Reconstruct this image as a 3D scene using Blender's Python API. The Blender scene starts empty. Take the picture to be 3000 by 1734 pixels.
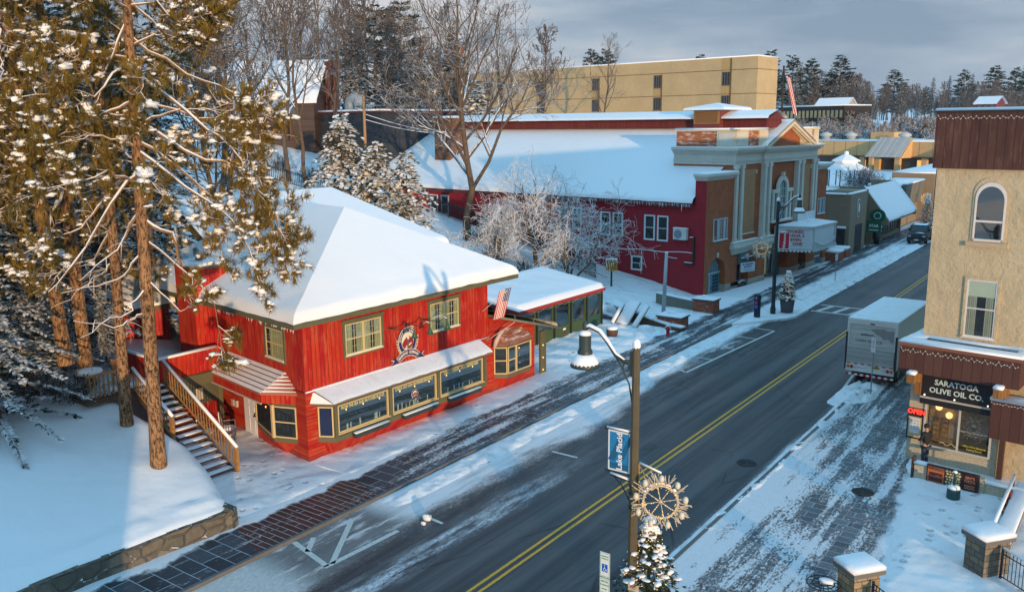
import bpy, math, random
from mathutils import Vector, Matrix, noise
R = math.radians
V = Vector
sc = bpy.context.scene
col = sc.collection
random.seed(7)

# ---------------------------------------------------------------- camera (x across the street, y along it, z up)
CAM = V((14.93, -18.58, 13.6))
FPX, PITCH, ROLL, YAW = 2560.0, R(11.05), R(0.5), R(35.8)
def cam_axes():
    c, s = math.cos(YAW), math.sin(YAW)
    rt = lambda p: V((p[0] * c - p[1] * s, p[0] * s + p[1] * c, p[2]))
    f = V((0, math.cos(PITCH), -math.sin(PITCH)))
    r = V((1, 0, 0)); u = r.cross(f)
    cr, sr = math.cos(ROLL), math.sin(ROLL)
    return rt(cr * r - sr * u), rt(sr * r + cr * u), rt(f)
CR, CU, CF = cam_axes()
cd = bpy.data.cameras.new("camera"); cam = bpy.data.objects.new("camera", cd); col.objects.link(cam)
cd.sensor_width = 36.0; cd.lens = FPX / 3000 * 36; cd.clip_end = 9000; cd.clip_start = 0.3
m = Matrix((CR, CU, -CF)).transposed().to_4x4(); m.translation = CAM
cam.matrix_world = m
sc.camera = cam
def at(px, py, dist):
    "point seen at a pixel of the 2520 px wide photograph, at a horizontal distance in metres"
    d = CF * FPX + CR * (px / .84 - 1500) - CU * (py / .84 - 867)
    return CAM + d * (dist / math.hypot(d.x, d.y))
def gz(px, py, z=0.0):
    d = CF * FPX + CR * (px / .84 - 1500) - CU * (py / .84 - 867)
    return CAM + d * ((z - CAM.z) / d.z)

# ---------------------------------------------------------------- world, sun, exposure
SUN_EL, SUN_AZ = R(3.6), R(125.0)      # azimuth clockwise from +y
w = bpy.data.worlds.new("World"); sc.world = w; w.use_nodes = True
nt = w.node_tree; nt.nodes.clear()
def wn(t, **k):
    n = nt.nodes.new(t)
    for a, b in k.items(): setattr(n, a, b)
    return n
def wl(a, b): nt.links.new(a, b)
out = wn('ShaderNodeOutputWorld'); bg1 = wn('ShaderNodeBackground'); bg2 = wn('ShaderNodeBackground'); mx = wn('ShaderNodeMixShader')
sky = wn('ShaderNodeTexSky', sky_type='NISHITA', sun_disc=False, sun_elevation=SUN_EL, sun_rotation=SUN_AZ)
wl(sky.outputs[0], bg1.inputs[0]); bg1.inputs[1].default_value = 0.12
tc = wn('ShaderNodeTexCoord'); sp = wn('ShaderNodeSeparateXYZ'); wl(tc.outputs['Generated'], sp.inputs[0])
def wm(op, a, b=None, clamp=False):
    n = wn('ShaderNodeMath', operation=op); n.use_clamp = clamp
    for i, q in enumerate((a, b)):
        if q is None: continue
        if isinstance(q, (int, float)): n.inputs[i].default_value = q
        else: wl(q, n.inputs[i])
    return n.outputs[0]
mp = wn('ShaderNodeMapping'); mp.inputs['Scale'].default_value = (5, 5, 26); wl(tc.outputs['Generated'], mp.inputs[0])
n1 = wn('ShaderNodeTexNoise'); n1.inputs['Scale'].default_value = 1.0; n1.inputs['Detail'].default_value = 5; n1.inputs['Roughness'].default_value = .55; wl(mp.outputs[0], n1.inputs[0])
mp2 = wn('ShaderNodeMapping'); mp2.inputs['Scale'].default_value = (2.2, 2.2, 9); mp2.inputs['Location'].default_value = (3.1, .7, 1.3); wl(tc.outputs['Generated'], mp2.inputs[0])
n2 = wn('ShaderNodeTexNoise'); n2.inputs['Scale'].default_value = 1.0; n2.inputs['Detail'].default_value = 3; wl(mp2.outputs[0], n2.inputs[0])
cl = wm('ADD', wm('MULTIPLY', n1.outputs[0], .42), wm('MULTIPLY', n2.outputs[0], .58))
cr = wn('ShaderNodeValToRGB'); wl(cl, cr.inputs[0])
e = cr.color_ramp.elements
e[0].position = .37; e[0].color = (.22, .31, .44, 1); e[1].position = .635; e[1].color = (.95, .87, .83, 1)
q = e.new(.465); q.color = (.36, .45, .57, 1); q = e.new(.545); q.color = (.60, .62, .67, 1)
zr = wn('ShaderNodeMapRange'); zr.interpolation_type = 'SMOOTHSTEP'; wl(sp.outputs[2], zr.inputs[0])
zr.inputs[1].default_value = .14; zr.inputs[2].default_value = .55
mc = wn('ShaderNodeMix', data_type='RGBA'); wl(zr.outputs[0], mc.inputs[0]); wl(cr.outputs[0], mc.inputs[6]); mc.inputs[7].default_value = (.32, .74, 1.11, 1)
wl(mc.outputs[2], bg2.inputs[0]); bg2.inputs[1].default_value = 1.0
mx.inputs[0].default_value = .9; wl(bg1.outputs[0], mx.inputs[1]); wl(bg2.outputs[0], mx.inputs[2]); wl(mx.outputs[0], out.inputs[0])
sl = bpy.data.lights.new("sun", 'SUN'); so = bpy.data.objects.new("sun", sl); col.objects.link(so)
sl.energy = 5.0; sl.angle = R(0.7); sl.color = (1, .67, .36)
sd = V((-math.sin(SUN_AZ) * math.cos(SUN_EL), -math.cos(SUN_AZ) * math.cos(SUN_EL), -math.sin(SUN_EL)))
so.rotation_euler = sd.to_track_quat('-Z', 'Y').to_euler(); so.location = (60, -40, 40)
vs = sc.view_settings
sc.display_settings.display_device = 'sRGB'
vs.view_transform = 'Standard'; vs.look = 'None'; vs.gamma = 1; vs.use_curve_mapping = False; vs.exposure = 0.1
try:
    sc.cycles.max_bounces = 8; sc.cycles.transparent_max_bounces = 12
except Exception: pass

# ---------------------------------------------------------------- mesh builder
class MB:
    def __init__(s, M=None):
        s.v = []; s.f = []; s.mi = []; s.sm = []; s.m = 0; s.smooth = False; s.M = M
    def a(s, p):
        s.v.append((s.M @ V(p)) if s.M is not None else V(p)); return len(s.v) - 1
    def face(s, ids):
        s.f.append(ids); s.mi.append(s.m); s.sm.append(s.smooth)
    def poly(s, pts): s.face([s.a(p) for p in pts])
    def hexa(s, b, t):
        i = [s.a(p) for p in b] + [s.a(p) for p in t]
        n = len(b)
        s.face(i[:n][::-1]); s.face(i[n:])
        for k in range(n): s.face([i[k], i[(k + 1) % n], i[n + (k + 1) % n], i[n + k]])
    def box(s, x0, x1, y0, y1, z0, z1):
        s.hexa([(x0, y0, z0), (x1, y0, z0), (x1, y1, z0), (x0, y1, z0)], [(x0, y0, z1), (x1, y0, z1), (x1, y1, z1), (x0, y1, z1)])
    def ext(s, pts, d):
        d = V(d); s.hexa([V(p) for p in pts], [V(p) + d for p in pts])
    def prism(s, xy, z0, z1): s.ext([(p[0], p[1], z0) for p in xy], (0, 0, z1 - z0))
    def slab(s, pts, h, inset=.12):
        "a soft-edged layer of snow lying on a planar polygon"
        P = [V(p) for p in pts]; n = len(P)
        nr = V((0, 0, 0))
        for k in range(n): nr += (P[k] - P[0]).cross(P[(k + 1) % n] - P[0])
        nr.normalize()
        if nr.z < 0: P = P[::-1]; nr = -nr
        def ins(d):
            o = []
            for k in range(n):
                e1 = (P[k] - P[k - 1]).normalized(); e2 = (P[(k + 1) % n] - P[k]).normalized()
                a, b = nr.cross(e1), nr.cross(e2); q = a + b
                den = max(.25, 1 + a.dot(b)); o.append(P[k] + q * (d / den))
            return o
        up = V((0, 0, 1))
        rings = [P, [p + up * h * .55 - (q - p) * .12 for p, q in zip(P, ins(inset))], [p + up * h * .86 for p in ins(inset * .4)], [p + up * h for p in ins(inset)]]
        sm = s.smooth; s.smooth = True
        ids = [[s.a(p) for p in r] for r in rings]
        s.face(ids[0][::-1])
        for a, b in zip(ids, ids[1:]):
            for k in range(n): s.face([a[k], a[(k + 1) % n], b[(k + 1) % n], b[k]])
        s.face(ids[-1]); s.smooth = sm
    def tube(s, pts, r, n=6, cap=True):
        P = [V(p) for p in pts]
        if not hasattr(r, '__len__'): r = [r] * len(P)
        sm = s.smooth; s.smooth = n > 4 or s.smooth
        prev = None; side = None
        for k, p in enumerate(P):
            t = (P[min(k + 1, len(P) - 1)] - P[max(k - 1, 0)])
            if t.length < 1e-9: t = V((0, 0, 1))
            t.normalize()
            if side is None:
                side = t.cross(V((0, 0, 1)));
                if side.length < .05: side = t.cross(V((1, 0, 0)))
            side = side - t * side.dot(t)
            if side.length < 1e-6: side = t.orthogonal()
            side.normalize(); up = side.cross(t)
            ring = [s.a(p + (side * math.cos(q) + up * math.sin(q)) * r[k]) for q in (2 * math.pi * j / n for j in range(n))]
            if prev:
                for j in range(n): s.face([prev[j], prev[(j + 1) % n], ring[(j + 1) % n], ring[j]])
            elif cap: s.face(ring[::-1])
            prev = ring
        if cap: s.face(prev)
        s.smooth = sm
    def lathe(s, prof, n=20, c=(0, 0, 0), smooth=True):
        c = V(c); prev = None; sm = s.smooth; s.smooth = smooth
        for r, z in prof:
            ring = [s.a(c + V((r * math.cos(2 * math.pi * j / n), r * math.sin(2 * math.pi * j / n), z))) for j in range(n)]
            if prev:
                for j in range(n): s.face([prev[j], prev[(j + 1) % n], ring[(j + 1) % n], ring[j]])
            else: s.face(ring[::-1])
            prev = ring
        s.face(prev); s.smooth = sm
    def blob(s, c, r, seed=0, nu=7, nv=5, rough=.25):
        c = V(c); r = V(r) if hasattr(r, '__len__') else V((r, r, r)); sm = s.smooth; s.smooth = True
        top = s.a(c + V((0, 0, r.z))); rows = []
        for i in range(1, nv):
            th = math.pi * i / nv; row = []
            for j in range(nu):
                ph = 2 * math.pi * (j + .5 * (i % 2)) / nu
                d = V((math.sin(th) * math.cos(ph), math.sin(th) * math.sin(ph), math.cos(th)))
                k = 1 + rough * noise.noise(d * 1.7 + V((seed * 3.1, seed * 1.7, seed)))
                row.append(s.a(c + V((d.x * r.x, d.y * r.y, d.z * r.z)) * k))
            rows.append(row)
        bot = s.a(c - V((0, 0, r.z)))
        for j in range(nu):
            s.face([top, rows[0][j], rows[0][(j + 1) % nu]]); s.face([bot, rows[-1][(j + 1) % nu], rows[-1][j]])
        for a, b in zip(rows, rows[1:]):
            for j in range(nu): s.face([a[j], b[j], b[(j + 1) % nu], a[(j + 1) % nu]])
        s.smooth = sm
    def text(s, txt, size, M, depth=.004, align='CENTER', sx=1.0):
        cu = bpy.data.curves.new("lettering", 'FONT'); cu.body = txt; cu.size = size; cu.align_x = align; cu.align_y = 'CENTER'; cu.extrude = depth; cu.resolution_u = 2; cu.offset = size * .022
        o = bpy.data.objects.new("lettering", cu); col.objects.link(o)
        me = bpy.data.meshes.new_from_object(o.evaluated_get(bpy.context.evaluated_depsgraph_get()))
        b = len(s.v)
        for q in me.vertices: s.a(M @ V((q.co.x * sx, q.co.y, q.co.z)))
        for p in me.polygons: s.face([b + k for k in p.vertices])
        bpy.data.objects.remove(o); bpy.data.curves.remove(cu); bpy.data.meshes.remove(me)
    def build(s, name, mats, parent=None, uv=True):
        me = bpy.data.meshes.new(name); me.from_pydata([tuple(p) for p in s.v], [], s.f)
        if not isinstance(mats, (list, tuple)): mats = [mats]
        for q in mats: me.materials.append(q)
        me.polygons.foreach_set('material_index', s.mi); me.polygons.foreach_set('use_smooth', s.sm)
        if uv:
            L = me.uv_layers.new(name='UVMap').data; buf = [0.0] * (2 * len(me.loops)); V0 = me.vertices
            for p in me.polygons:
                n = p.normal
                if abs(n.z) > .999: t = V((1, 0, 0)); b = V((0, 1, 0))
                else:
                    t = V((-n.y, n.x, 0)).normalized(); b = n.cross(t)
                for li in p.loop_indices:
                    c = V0[me.loops[li].vertex_index].co; buf[2 * li] = c.dot(t); buf[2 * li + 1] = c.dot(b)
            L.foreach_set('uv', buf)
        me.update()
        o = bpy.data.objects.new(name, me); col.objects.link(o)
        if parent is not None: o.parent = parent
        return o

def thing(name, label, cat, loc=(0, 0, 0), rz=0, group=None):
    o = bpy.data.objects.new(name, None); col.objects.link(o); o.empty_display_size = .3
    o.location = loc; o.rotation_euler = (0, 0, rz)
    return tag(o, label, cat, group)
def tag(o, label, cat, group=None):
    o['label'] = label; o['category'] = cat
    if group: o['group'] = group
    return o
def struct(o, kind='structure'):
    o['kind'] = kind; return o
def copy_tree(o, parent=None):
    c = o.copy(); col.objects.link(c)
    if parent is not None: c.parent = parent
    for ch in list(o.children): copy_tree(ch, c)
    return c
def frame(o, ux, n):
    "matrix of a wall frame: x along the wall, y out of the wall, z up"
    ux = V(ux).normalized(); n = V(n).normalized(); M = Matrix((ux, n, V((0, 0, 1)))).transposed().to_4x4(); M.translation = V(o); return M
def face_m(x, z, y=0.0, flip=False):
    "letters standing on a wall frame whose y points out; reading direction +x, or -x when flip"
    sx = -1 if flip else 1
    M = Matrix(((sx, 0, 0), (0, 0, 1), (0, 1, 0))).transposed().to_4x4() if False else Matrix(((sx, 0, 0, x), (0, 0, 1, y), (0, 1, 0, z), (0, 0, 0, 1)))
    return M

# ---------------------------------------------------------------- materials
MATS = {}
class NT:
    def __init__(s, name):
        s.mat = bpy.data.materials.new(name); s.mat.use_nodes = True; s.t = s.mat.node_tree; s.t.nodes.clear()
        s.o = s.n('ShaderNodeOutputMaterial'); s.p = s.n('ShaderNodeBsdfPrincipled'); s.l(s.p.outputs[0], s.o.inputs[0])
        MATS[name] = s.mat
    def n(s, t, **k):
        q = s.t.nodes.new(t)
        for a, b in k.items(): setattr(q, a, b)
        return q
    def l(s, a, b): s.t.links.new(a, b)
    def set(s, i, v):
        if isinstance(v, (int, float)): i.default_value = v
        elif isinstance(v, (tuple, list)): i.default_value = tuple(v) + ((1,) if len(i.default_value) == 4 and len(v) == 3 else ())
        else: s.l(v, i)
    def co(s, kind='Object', scale=(1, 1, 1), loc=(0, 0, 0), rot=(0, 0, 0)):
        c = s.n('ShaderNodeTexCoord'); m_ = s.n('ShaderNodeMapping'); m_.inputs['Scale'].default_value = scale; m_.inputs['Location'].default_value = loc; m_.inputs['Rotation'].default_value = rot
        s.l(c.outputs[kind], m_.inputs[0]); return m_.outputs[0]
    def noise(s, sc_=5, det=4, rough=.55, co=None, dist=0):
        q = s.n('ShaderNodeTexNoise'); q.inputs['Scale'].default_value = sc_; q.inputs['Detail'].default_value = det; q.inputs['Roughness'].default_value = rough; q.inputs['Distortion'].default_value = dist
        s.l(co if co is not None else s.co(), q.inputs[0]); return q.outputs[0]
    def math(s, op, a, b=0.0, c=None, clamp=False):
        q = s.n('ShaderNodeMath', operation=op); q.use_clamp = clamp
        s.set(q.inputs[0], a); s.set(q.inputs[1], b)
        if c is not None: s.set(q.inputs[2], c)
        return q.outputs[0]
    def ramp(s, f, stops):
        q = s.n('ShaderNodeValToRGB'); s.l(f, q.inputs[0]); e = q.color_ramp.elements
        while len(e) < len(stops): e.new(.5)
        for k, (p, c) in enumerate(stops):
            e[k].position = p; e[k].color = (c, c, c, 1) if isinstance(c, (int, float)) else tuple(c) + (1,)
        return q.outputs[0]
    def step(s, f, a, b, lo=0.0, hi=1.0):
        q = s.n('ShaderNodeMapRange'); q.interpolation_type = 'SMOOTHSTEP'; s.set(q.inputs[0], f)
        for k, x in zip((1, 2, 3, 4), (a, b, lo, hi)): q.inputs[k].default_value = x
        return q.outputs[0]
    def mix(s, f, a, b, mode='MIX'):
        q = s.n('ShaderNodeMix', data_type='RGBA', blend_type=mode); s.set(q.inputs[0], f); s.set(q.inputs[6], a); s.set(q.inputs[7], b); return q.outputs[2]
    def hsv(s, c, h=.5, sa=1, v=1):
        q = s.n('ShaderNodeHueSaturation'); s.set(q.inputs[0], h); s.set(q.inputs[1], sa); s.set(q.inputs[2], v); s.set(q.inputs[4], c); return q.outputs[0]
    def bump(s, h, d=.02, st=1.0, prev=None):
        q = s.n('ShaderNodeBump'); q.inputs['Distance'].default_value = d; q.inputs['Strength'].default_value = st; s.l(h, q.inputs['Height'])
        if prev is not None: s.l(prev, q.inputs['Normal'])
        s.l(q.outputs[0], s.p.inputs['Normal']); return q.outputs[0]
    def base(s, c, rough=.6, spec=None, metal=None):
        s.set(s.p.inputs['Base Color'], c); s.set(s.p.inputs['Roughness'], rough)
        if spec is not None: s.p.inputs['Specular IOR Level'].default_value = spec
        if metal is not None: s.p.inputs['Metallic'].default_value = metal
        return s.mat
    def sep(s, v):
        q = s.n('ShaderNodeSeparateXYZ'); s.l(v, q.inputs[0]); return q.outputs
    def normz(s):
        g = s.n('ShaderNodeNewGeometry'); return s.sep(g.outputs['Normal'])[2]

def m_plain(name, c, rough=.55, var=.18, sc_=6, metal=0, bump=.004, spec=.4):
    k = NT(name); f = k.noise(sc_, 5, .6); f2 = k.noise(sc_ * .18, 2)
    v = k.math('ADD', k.math('MULTIPLY', f, var), k.math('MULTIPLY', f2, var))
    cc = k.hsv(c + (1,) if len(c) == 3 else c, .5, 1, k.math('ADD', v, 1 - var))
    k.base(cc, k.math('ADD', k.math('MULTIPLY', f, .25), rough - .12), spec, metal)
    if bump: k.bump(k.noise(sc_ * 5, 3), bump, .6)
    return k.mat
SNOWC = (.86, .87, .90)
def m_snow(name, lump=.05, sc_=1.2, fine=.012, prints=0.0, dirt=0.0):
    k = NT(name); co = k.co()
    n_ = k.noise(sc_, 4, .5, co); b = k.bump(n_, lump, 1)
    if prints:
        q = k.n('ShaderNodeTexVoronoi', feature='SMOOTH_F1'); q.inputs['Scale'].default_value = 2.1; q.inputs['Smoothness'].default_value = .4; k.l(k.noise(1.4, 3, .5, co), q.inputs[0]) if False else k.l(co, q.inputs[0])
        msk = k.step(k.noise(.35, 2, .5, co), .42, .6)
        b = k.bump(k.math('MULTIPLY', k.step(q.outputs['Distance'], 0, .32), msk), prints, 1, b)
    k.bump(k.noise(38, 3, .6, co), fine, .8, b)
    c = SNOWC
    if dirt: c = k.mix(k.math('MULTIPLY', k.step(k.noise(1.6, 6, .7, co), .45, .75), dirt), SNOWC + (1,), (.42, .40, .38, 1))
    k.base(c, .62, .25); return k.mat
def m_boards(name, c, pitch=.2, horiz=False, groove=.06, stain=.35, rough=.6, worn=None):
    "painted boards laid side by side; the uv is in metres"
    k = NT(name); uv = k.sep(k.co('UV')); x = uv[1 if horiz else 0]; y = uv[0 if horiz else 1]
    t = k.math('DIVIDE', x, pitch); fl = k.math('FLOOR', t); fr = k.math('SUBTRACT', t, fl)
    wn_ = k.n('ShaderNodeTexWhiteNoise', noise_dimensions='1D'); k.l(fl, wn_.inputs['W'])
    cb = k.n('ShaderNodeCombineXYZ'); k.l(k.math('MULTIPLY', x, 9), cb.inputs[0]); k.l(k.math('MULTIPLY', y, 1.1), cb.inputs[1]); k.l(k.math('MULTIPLY', wn_.outputs[0], 40), cb.inputs[2])
    gr = k.noise(1.0, 6, .65, cb.outputs[0])
    big = k.noise(.7, 4, .6)
    val = k.math('ADD', k.math('ADD', k.math('MULTIPLY', wn_.outputs[0], .22), k.math('MULTIPLY', gr, stain)), k.math('ADD', k.math('MULTIPLY', big, .35), .45))
    cc = k.hsv(c + (1,), k.math('ADD', k.math('MULTIPLY', wn_.outputs[0], .012), .494), 1, val)
    if worn: cc = k.mix(k.math('MULTIPLY', k.math('MULTIPLY', k.step(gr, .45, .68), k.step(k.noise(1.1, 5, .65), .38, .60)), .9), cc, worn + (1,)); cc = k.mix(k.math('MULTIPLY', k.step(k.noise(.5, 6, .7, k.co('Object', (1, 1, .5), (5, 2, 1))), .54, .70), .45), cc, k.hsv(cc, .5, 1, .45))
    if horiz and worn: zz = k.sep(k.co('Object'))[2]; cc = k.mix(k.math('MULTIPLY', k.step(k.math('ADD', zz, k.math('MULTIPLY', k.noise(2.2, 5, .7), .9)), 1.0, .35), .5), cc, (.20, .085, .06, 1))
    d = k.math('MULTIPLY', k.math('ABSOLUTE', k.math('SUBTRACT', fr, .5)), 2)
    g = k.step(d, 1 - groove * 2, 1 - groove * .4)
    cc = k.mix(g, cc, k.hsv(cc, .5, 1, .28))
    k.base(cc, rough, .25)
    b = k.bump(k.math('MULTIPLY', g, -1), .012, 1)
    k.bump(gr, .006, .7, b); return k.mat
def m_brick(name, c1, c2, mort, sx=1.0, bw=.22, bh=.075, var=.5, snow=0.0, rough=.8, msize=.008, bmp=.01):
    k = NT(name); q = k.n('ShaderNodeTexBrick'); k.l(k.co('UV'), q.inputs[0])
    q.inputs['Scale'].default_value = 1; q.inputs['Brick Width'].default_value = bw; q.inputs['Row Height'].default_value = bh; q.inputs['Mortar Size'].default_value = msize; q.inputs['Bias'].default_value = 0
    q.inputs['Color1'].default_value = c1 + (1,); q.inputs['Color2'].default_value = c2 + (1,); q.inputs['Mortar'].default_value = mort + (1,)
    f = k.noise(.9, 5, .65); f2 = k.noise(9, 4, .6)
    cc = k.hsv(q.outputs[0], .5, 1, k.math('ADD', k.math('MULTIPLY', f, var), k.math('ADD', k.math('MULTIPLY', f2, .45), .82 - var * .5)))
    if snow: cc = k.mix(k.math('MULTIPLY', k.step(k.noise(3.0, 6, .7, k.co('UV', (.35, 1.6, 1))), .60 - snow * .2, .72), 1.0), cc, SNOWC + (1,))
    k.base(cc, rough, .3); k.bump(q.outputs['Fac'], bmp, -1); return k.mat
def m_emit(name, c, st):
    k = NT(name); k.base(c, .5); k.p.inputs['Emission Color'].default_value = c + (1,); k.p.inputs['Emission Strength'].default_value = st; return k.mat
def m_glass(name, tint=(.8, .9, .95), refl=.035, rough=.03):
    k = NT(name); tr = k.n('ShaderNodeBsdfTransparent'); tr.inputs[0].default_value = tint + (1,); gl = k.n('ShaderNodeBsdfGlossy'); gl.inputs['Roughness'].default_value = rough
    lw = k.n('ShaderNodeLayerWeight'); lw.inputs[0].default_value = .35
    f = k.math('ADD', k.math('MULTIPLY', lw.outputs['Fresnel'], .22), refl, clamp=True)
    mx_ = k.n('ShaderNodeMixShader'); k.l(f, mx_.inputs[0]); k.l(tr.outputs[0], mx_.inputs[1]); k.l(gl.outputs[0], mx_.inputs[2]); k.l(mx_.outputs[0], k.o.inputs[0]); return k.mat
def m_snowy(name, c, c2, thr=.25, wid=.25, nsc=3.0, rough=.8, nb=30, pitch=(1, 1, 1), bmp=.02):
    "bark, needles or twigs with snow lying on whatever faces up"
    k = NT(name); co = k.co('Object', pitch)
    f = k.noise(nb, 4, .65, co)
    cc = k.mix(k.step(f, .3, .7), c + (1,), c2 + (1,))
    s_ = k.math('ADD', k.normz(), k.math('MULTIPLY', k.math('SUBTRACT', k.noise(nsc, 3, .6), .5), .9))
    k.base(k.mix(k.step(s_, thr, thr + wid), cc, SNOWC + (1,)), rough, .2)
    if bmp: k.bump(f, bmp, 1)
    return k.mat
SNOW = m_snow('snow'); SNOWF = m_snow('trodden snow', .10, 1.5, .03, .16); SNOWR = m_snow('roof snow', .035, .7, .006); SNOWD = m_snow('ploughed snow', .07, 2.2, .03, .05, .65)
RED = m_boards('red boards', (.44, .022, .010), .21, stain=.5, worn=(.50, .115, .055))
REDH = m_boards('red clapboard', (.43, .026, .012), .16, True, .05, stain=.5, worn=(.48, .12, .06))
OLIVE = m_plain('olive trim', (.115, .11, .062), .6, .3); CREAM = m_plain('cream trim', (.60, .46, .23), .5, .12); WHITE = m_plain('white paint', (.74, .76, .76), .5, .08)
DARK = m_plain('dark interior', (.022, .024, .030), .7, .5, 2.5); BLACK = m_plain('black metal', (.018, .020, .022), .45, .3); IRON = m_plain('weathered green metal', (.030, .045, .043), .45, .35, 10)
GLASS = m_glass('window glass'); CURT = m_boards('curtain', (.66, .58, .26), .09, stain=.2, groove=.12); BLUEIN = m_plain('blue cloth', (.02, .035, .30), .7, .3)
# ---------------------------------------------------------------- ground, road, pavements
def lerp_tab(t, x):
    if x >= t[0][0]: return t[0][1]
    for (a, ha), (b, hb) in zip(t, t[1:]):
        if x >= b: return ha + (hb - ha) * (x - a) / (b - a)
    return t[-1][1]
def sms(a, b, x):
    t = min(1, max(0, (x - a) / (b - a))); return t * t * (3 - 2 * t)
HILL = [(-13.3, -.1), (-14.2, .1), (-23, 1.6), (-37, 3.7), (-45, 5.3), (-60, 9.2), (-75, 13.2), (-110, 16), (-200, 20), (-4000, 24)]
LAWN = [(-9.5, .76), (-30, 4.7), (-45, 7), (-75, 13.4), (-110, 16), (-200, 20), (-4000, 24)]
BACK = [(-20.6, -.2), (-22, 1.3), (-30, 2.6), (-45, 5.4), (-60, 9.2), (-75, 13.2), (-110, 16), (-200, 20), (-4000, 24)]
LE = [(-9.25, -1.45), (-12.3, -.35), (-14.2, .12), (-18.6, .1), (-22, .1)]
def lawn_edge(x):
    for (a, ya), (c_, yb) in zip(LE, LE[1:]):
        if x >= c_: return ya + (yb - ya) * (min(x, a) - a) / (c_ - a)
    return LE[-1][1]
def terr(x, y):
    h = lerp_tab(HILL, x) if x < -13.3 else -.1
    b = lerp_tab(BACK, x) if x < -20.6 else -.2
    k = sms(33.6, 36.5, y); h = b + (h - b) * k
    if x < -9.5 and y < 12:
        lw = lerp_tab(LAWN, x); kk = 1 - sms(5, 12, y)
        if x > -21: kk = 1.0 if y < lawn_edge(x) - .3 else 0
        h = h + (lw - h) * kk
    far = sms(240, 340, y) * 12 + sms(340, 600, y) * 10
    h = max(h, far - .2)
    pz = sms(-14.6, -17.5, x) * sms(76, 84, y) * (1 - sms(170, 220, y)) * 4.6 - .2
    h = max(h, pz)
    if x < -22 or y > 60: h += .25 * noise.noise(V((x * .09, y * .09, 0))) * min(1, max(0, h))
    return h
def grid(name, xs, ys, hf, mat, skirt=None):
    b = MB(); b.smooth = True; ids = []
    for y in ys: ids.append([b.a((x, y, hf(x, y))) for x in xs])
    for j in range(len(ys) - 1):
        for i in range(len(xs) - 1): b.face([ids[j][i], ids[j][i + 1], ids[j + 1][i + 1], ids[j + 1][i]])
    return b.build(name, mat)
def rng(a, b, s):
    n = max(1, round((b - a) / s)); return [a + (b - a) * i / n for i in range(n + 1)]
GSNOW = m_snow('hillside snow', .10, .8, .03)
xs = [-4000, -2000, -1000, -600, -400, -280] + rng(-220, -60, 8) + rng(-58, -21, 1.5) + rng(-20.6, -9, .8) + rng(-7, 60, 6) + [90, 140, 220, 400, 800, 2000, 4000]
ys = [-1500, -600, -300, -120, -60] + rng(-40, -16, 4) + rng(-15, 60, 1.5) + rng(64, 140, 6) + rng(150, 340, 12) + [420, 600, 1000, 1800, 3000, 6000]
struct(grid('ground', xs, ys, lambda x, y: -.2 if -21 < x < -9 and y < 1.5 else terr(x, y), GSNOW))

k = NT('asphalt'); co = k.co(); X, Y, Z = k.sep(co)
fine = k.noise(60, 4, .7, co); streak = k.noise(1, 5, .6, k.co('Object', (2.2, .06, 1))); blotch = k.noise(.35, 4, .6, co)
c = k.mix(k.step(streak, .3, .7), (.015, .017, .023, 1), (.062, .062, .066, 1)); c = k.mix(k.math('MULTIPLY', k.step(fine, .45, .75), .5), c, (.085, .088, .10, 1))
c = k.mix(k.math('MULTIPLY', k.step(blotch, .5, .75), .35), c, (.075, .075, .085, 1))
ck = k.n('ShaderNodeTexVoronoi', feature='DISTANCE_TO_EDGE'); ck.inputs['Scale'].default_value = .23; k.l(k.n('ShaderNodeVectorMath', operation='ADD').outputs[0], ck.inputs[0]) if False else k.l(k.co('Object', (1.6, .5, 1)), ck.inputs[0]); c = k.mix(k.math('MULTIPLY', k.math('SUBTRACT', 1, k.step(ck.outputs['Distance'], .004, .012)), k.step(blotch, .4, .55)), c, (.012, .012, .014, 1))
wt = k.math('MULTIPLY', k.math('ADD', k.math('SINE', k.math('MULTIPLY', X, 3.6)), 1), k.step(streak, .25, .6)); c = k.mix(k.math('MULTIPLY', wt, .16), c, (.16, .16, .165, 1))
# dry salt beside the wheel tracks
def band(x0, wd, ns=1.0): return k.math('SUBTRACT', 1, k.step(k.math('ABSOLUTE', k.math('ADD', k.math('SUBTRACT', X, x0), k.math('MULTIPLY', k.math('SUBTRACT', k.noise(ns, 3, .6, k.co('Object', (1, .12, 1))), .5), wd * 1.6))), wd * .25, wd))
rag = k.noise(1, 6, .68, k.co('Object', (3.0, .55, 1), (4, 9, 0)))
tex = k.noise(16, 5, .75, k.co('Object', (1, .35, 1)))
fadeY = k.math('SUBTRACT', 1, k.step(Y, 3, 13))
salt = k.math('MULTIPLY', k.math('MULTIPLY', band(-2.75, .75), fadeY), k.step(rag, .36, .62))
salt2 = k.math('MULTIPLY', band(-3.9, 1.0), k.math('MULTIPLY', k.step(rag, .45, .7), .35))
c = k.mix(k.math('MULTIPLY', salt, k.step(tex, .3, .6)), c, (.66, .68, .72, 1)); c = k.mix(k.math('MULTIPLY', salt2, k.step(tex, .35, .65)), c, (.40, .40, .41, 1))
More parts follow.
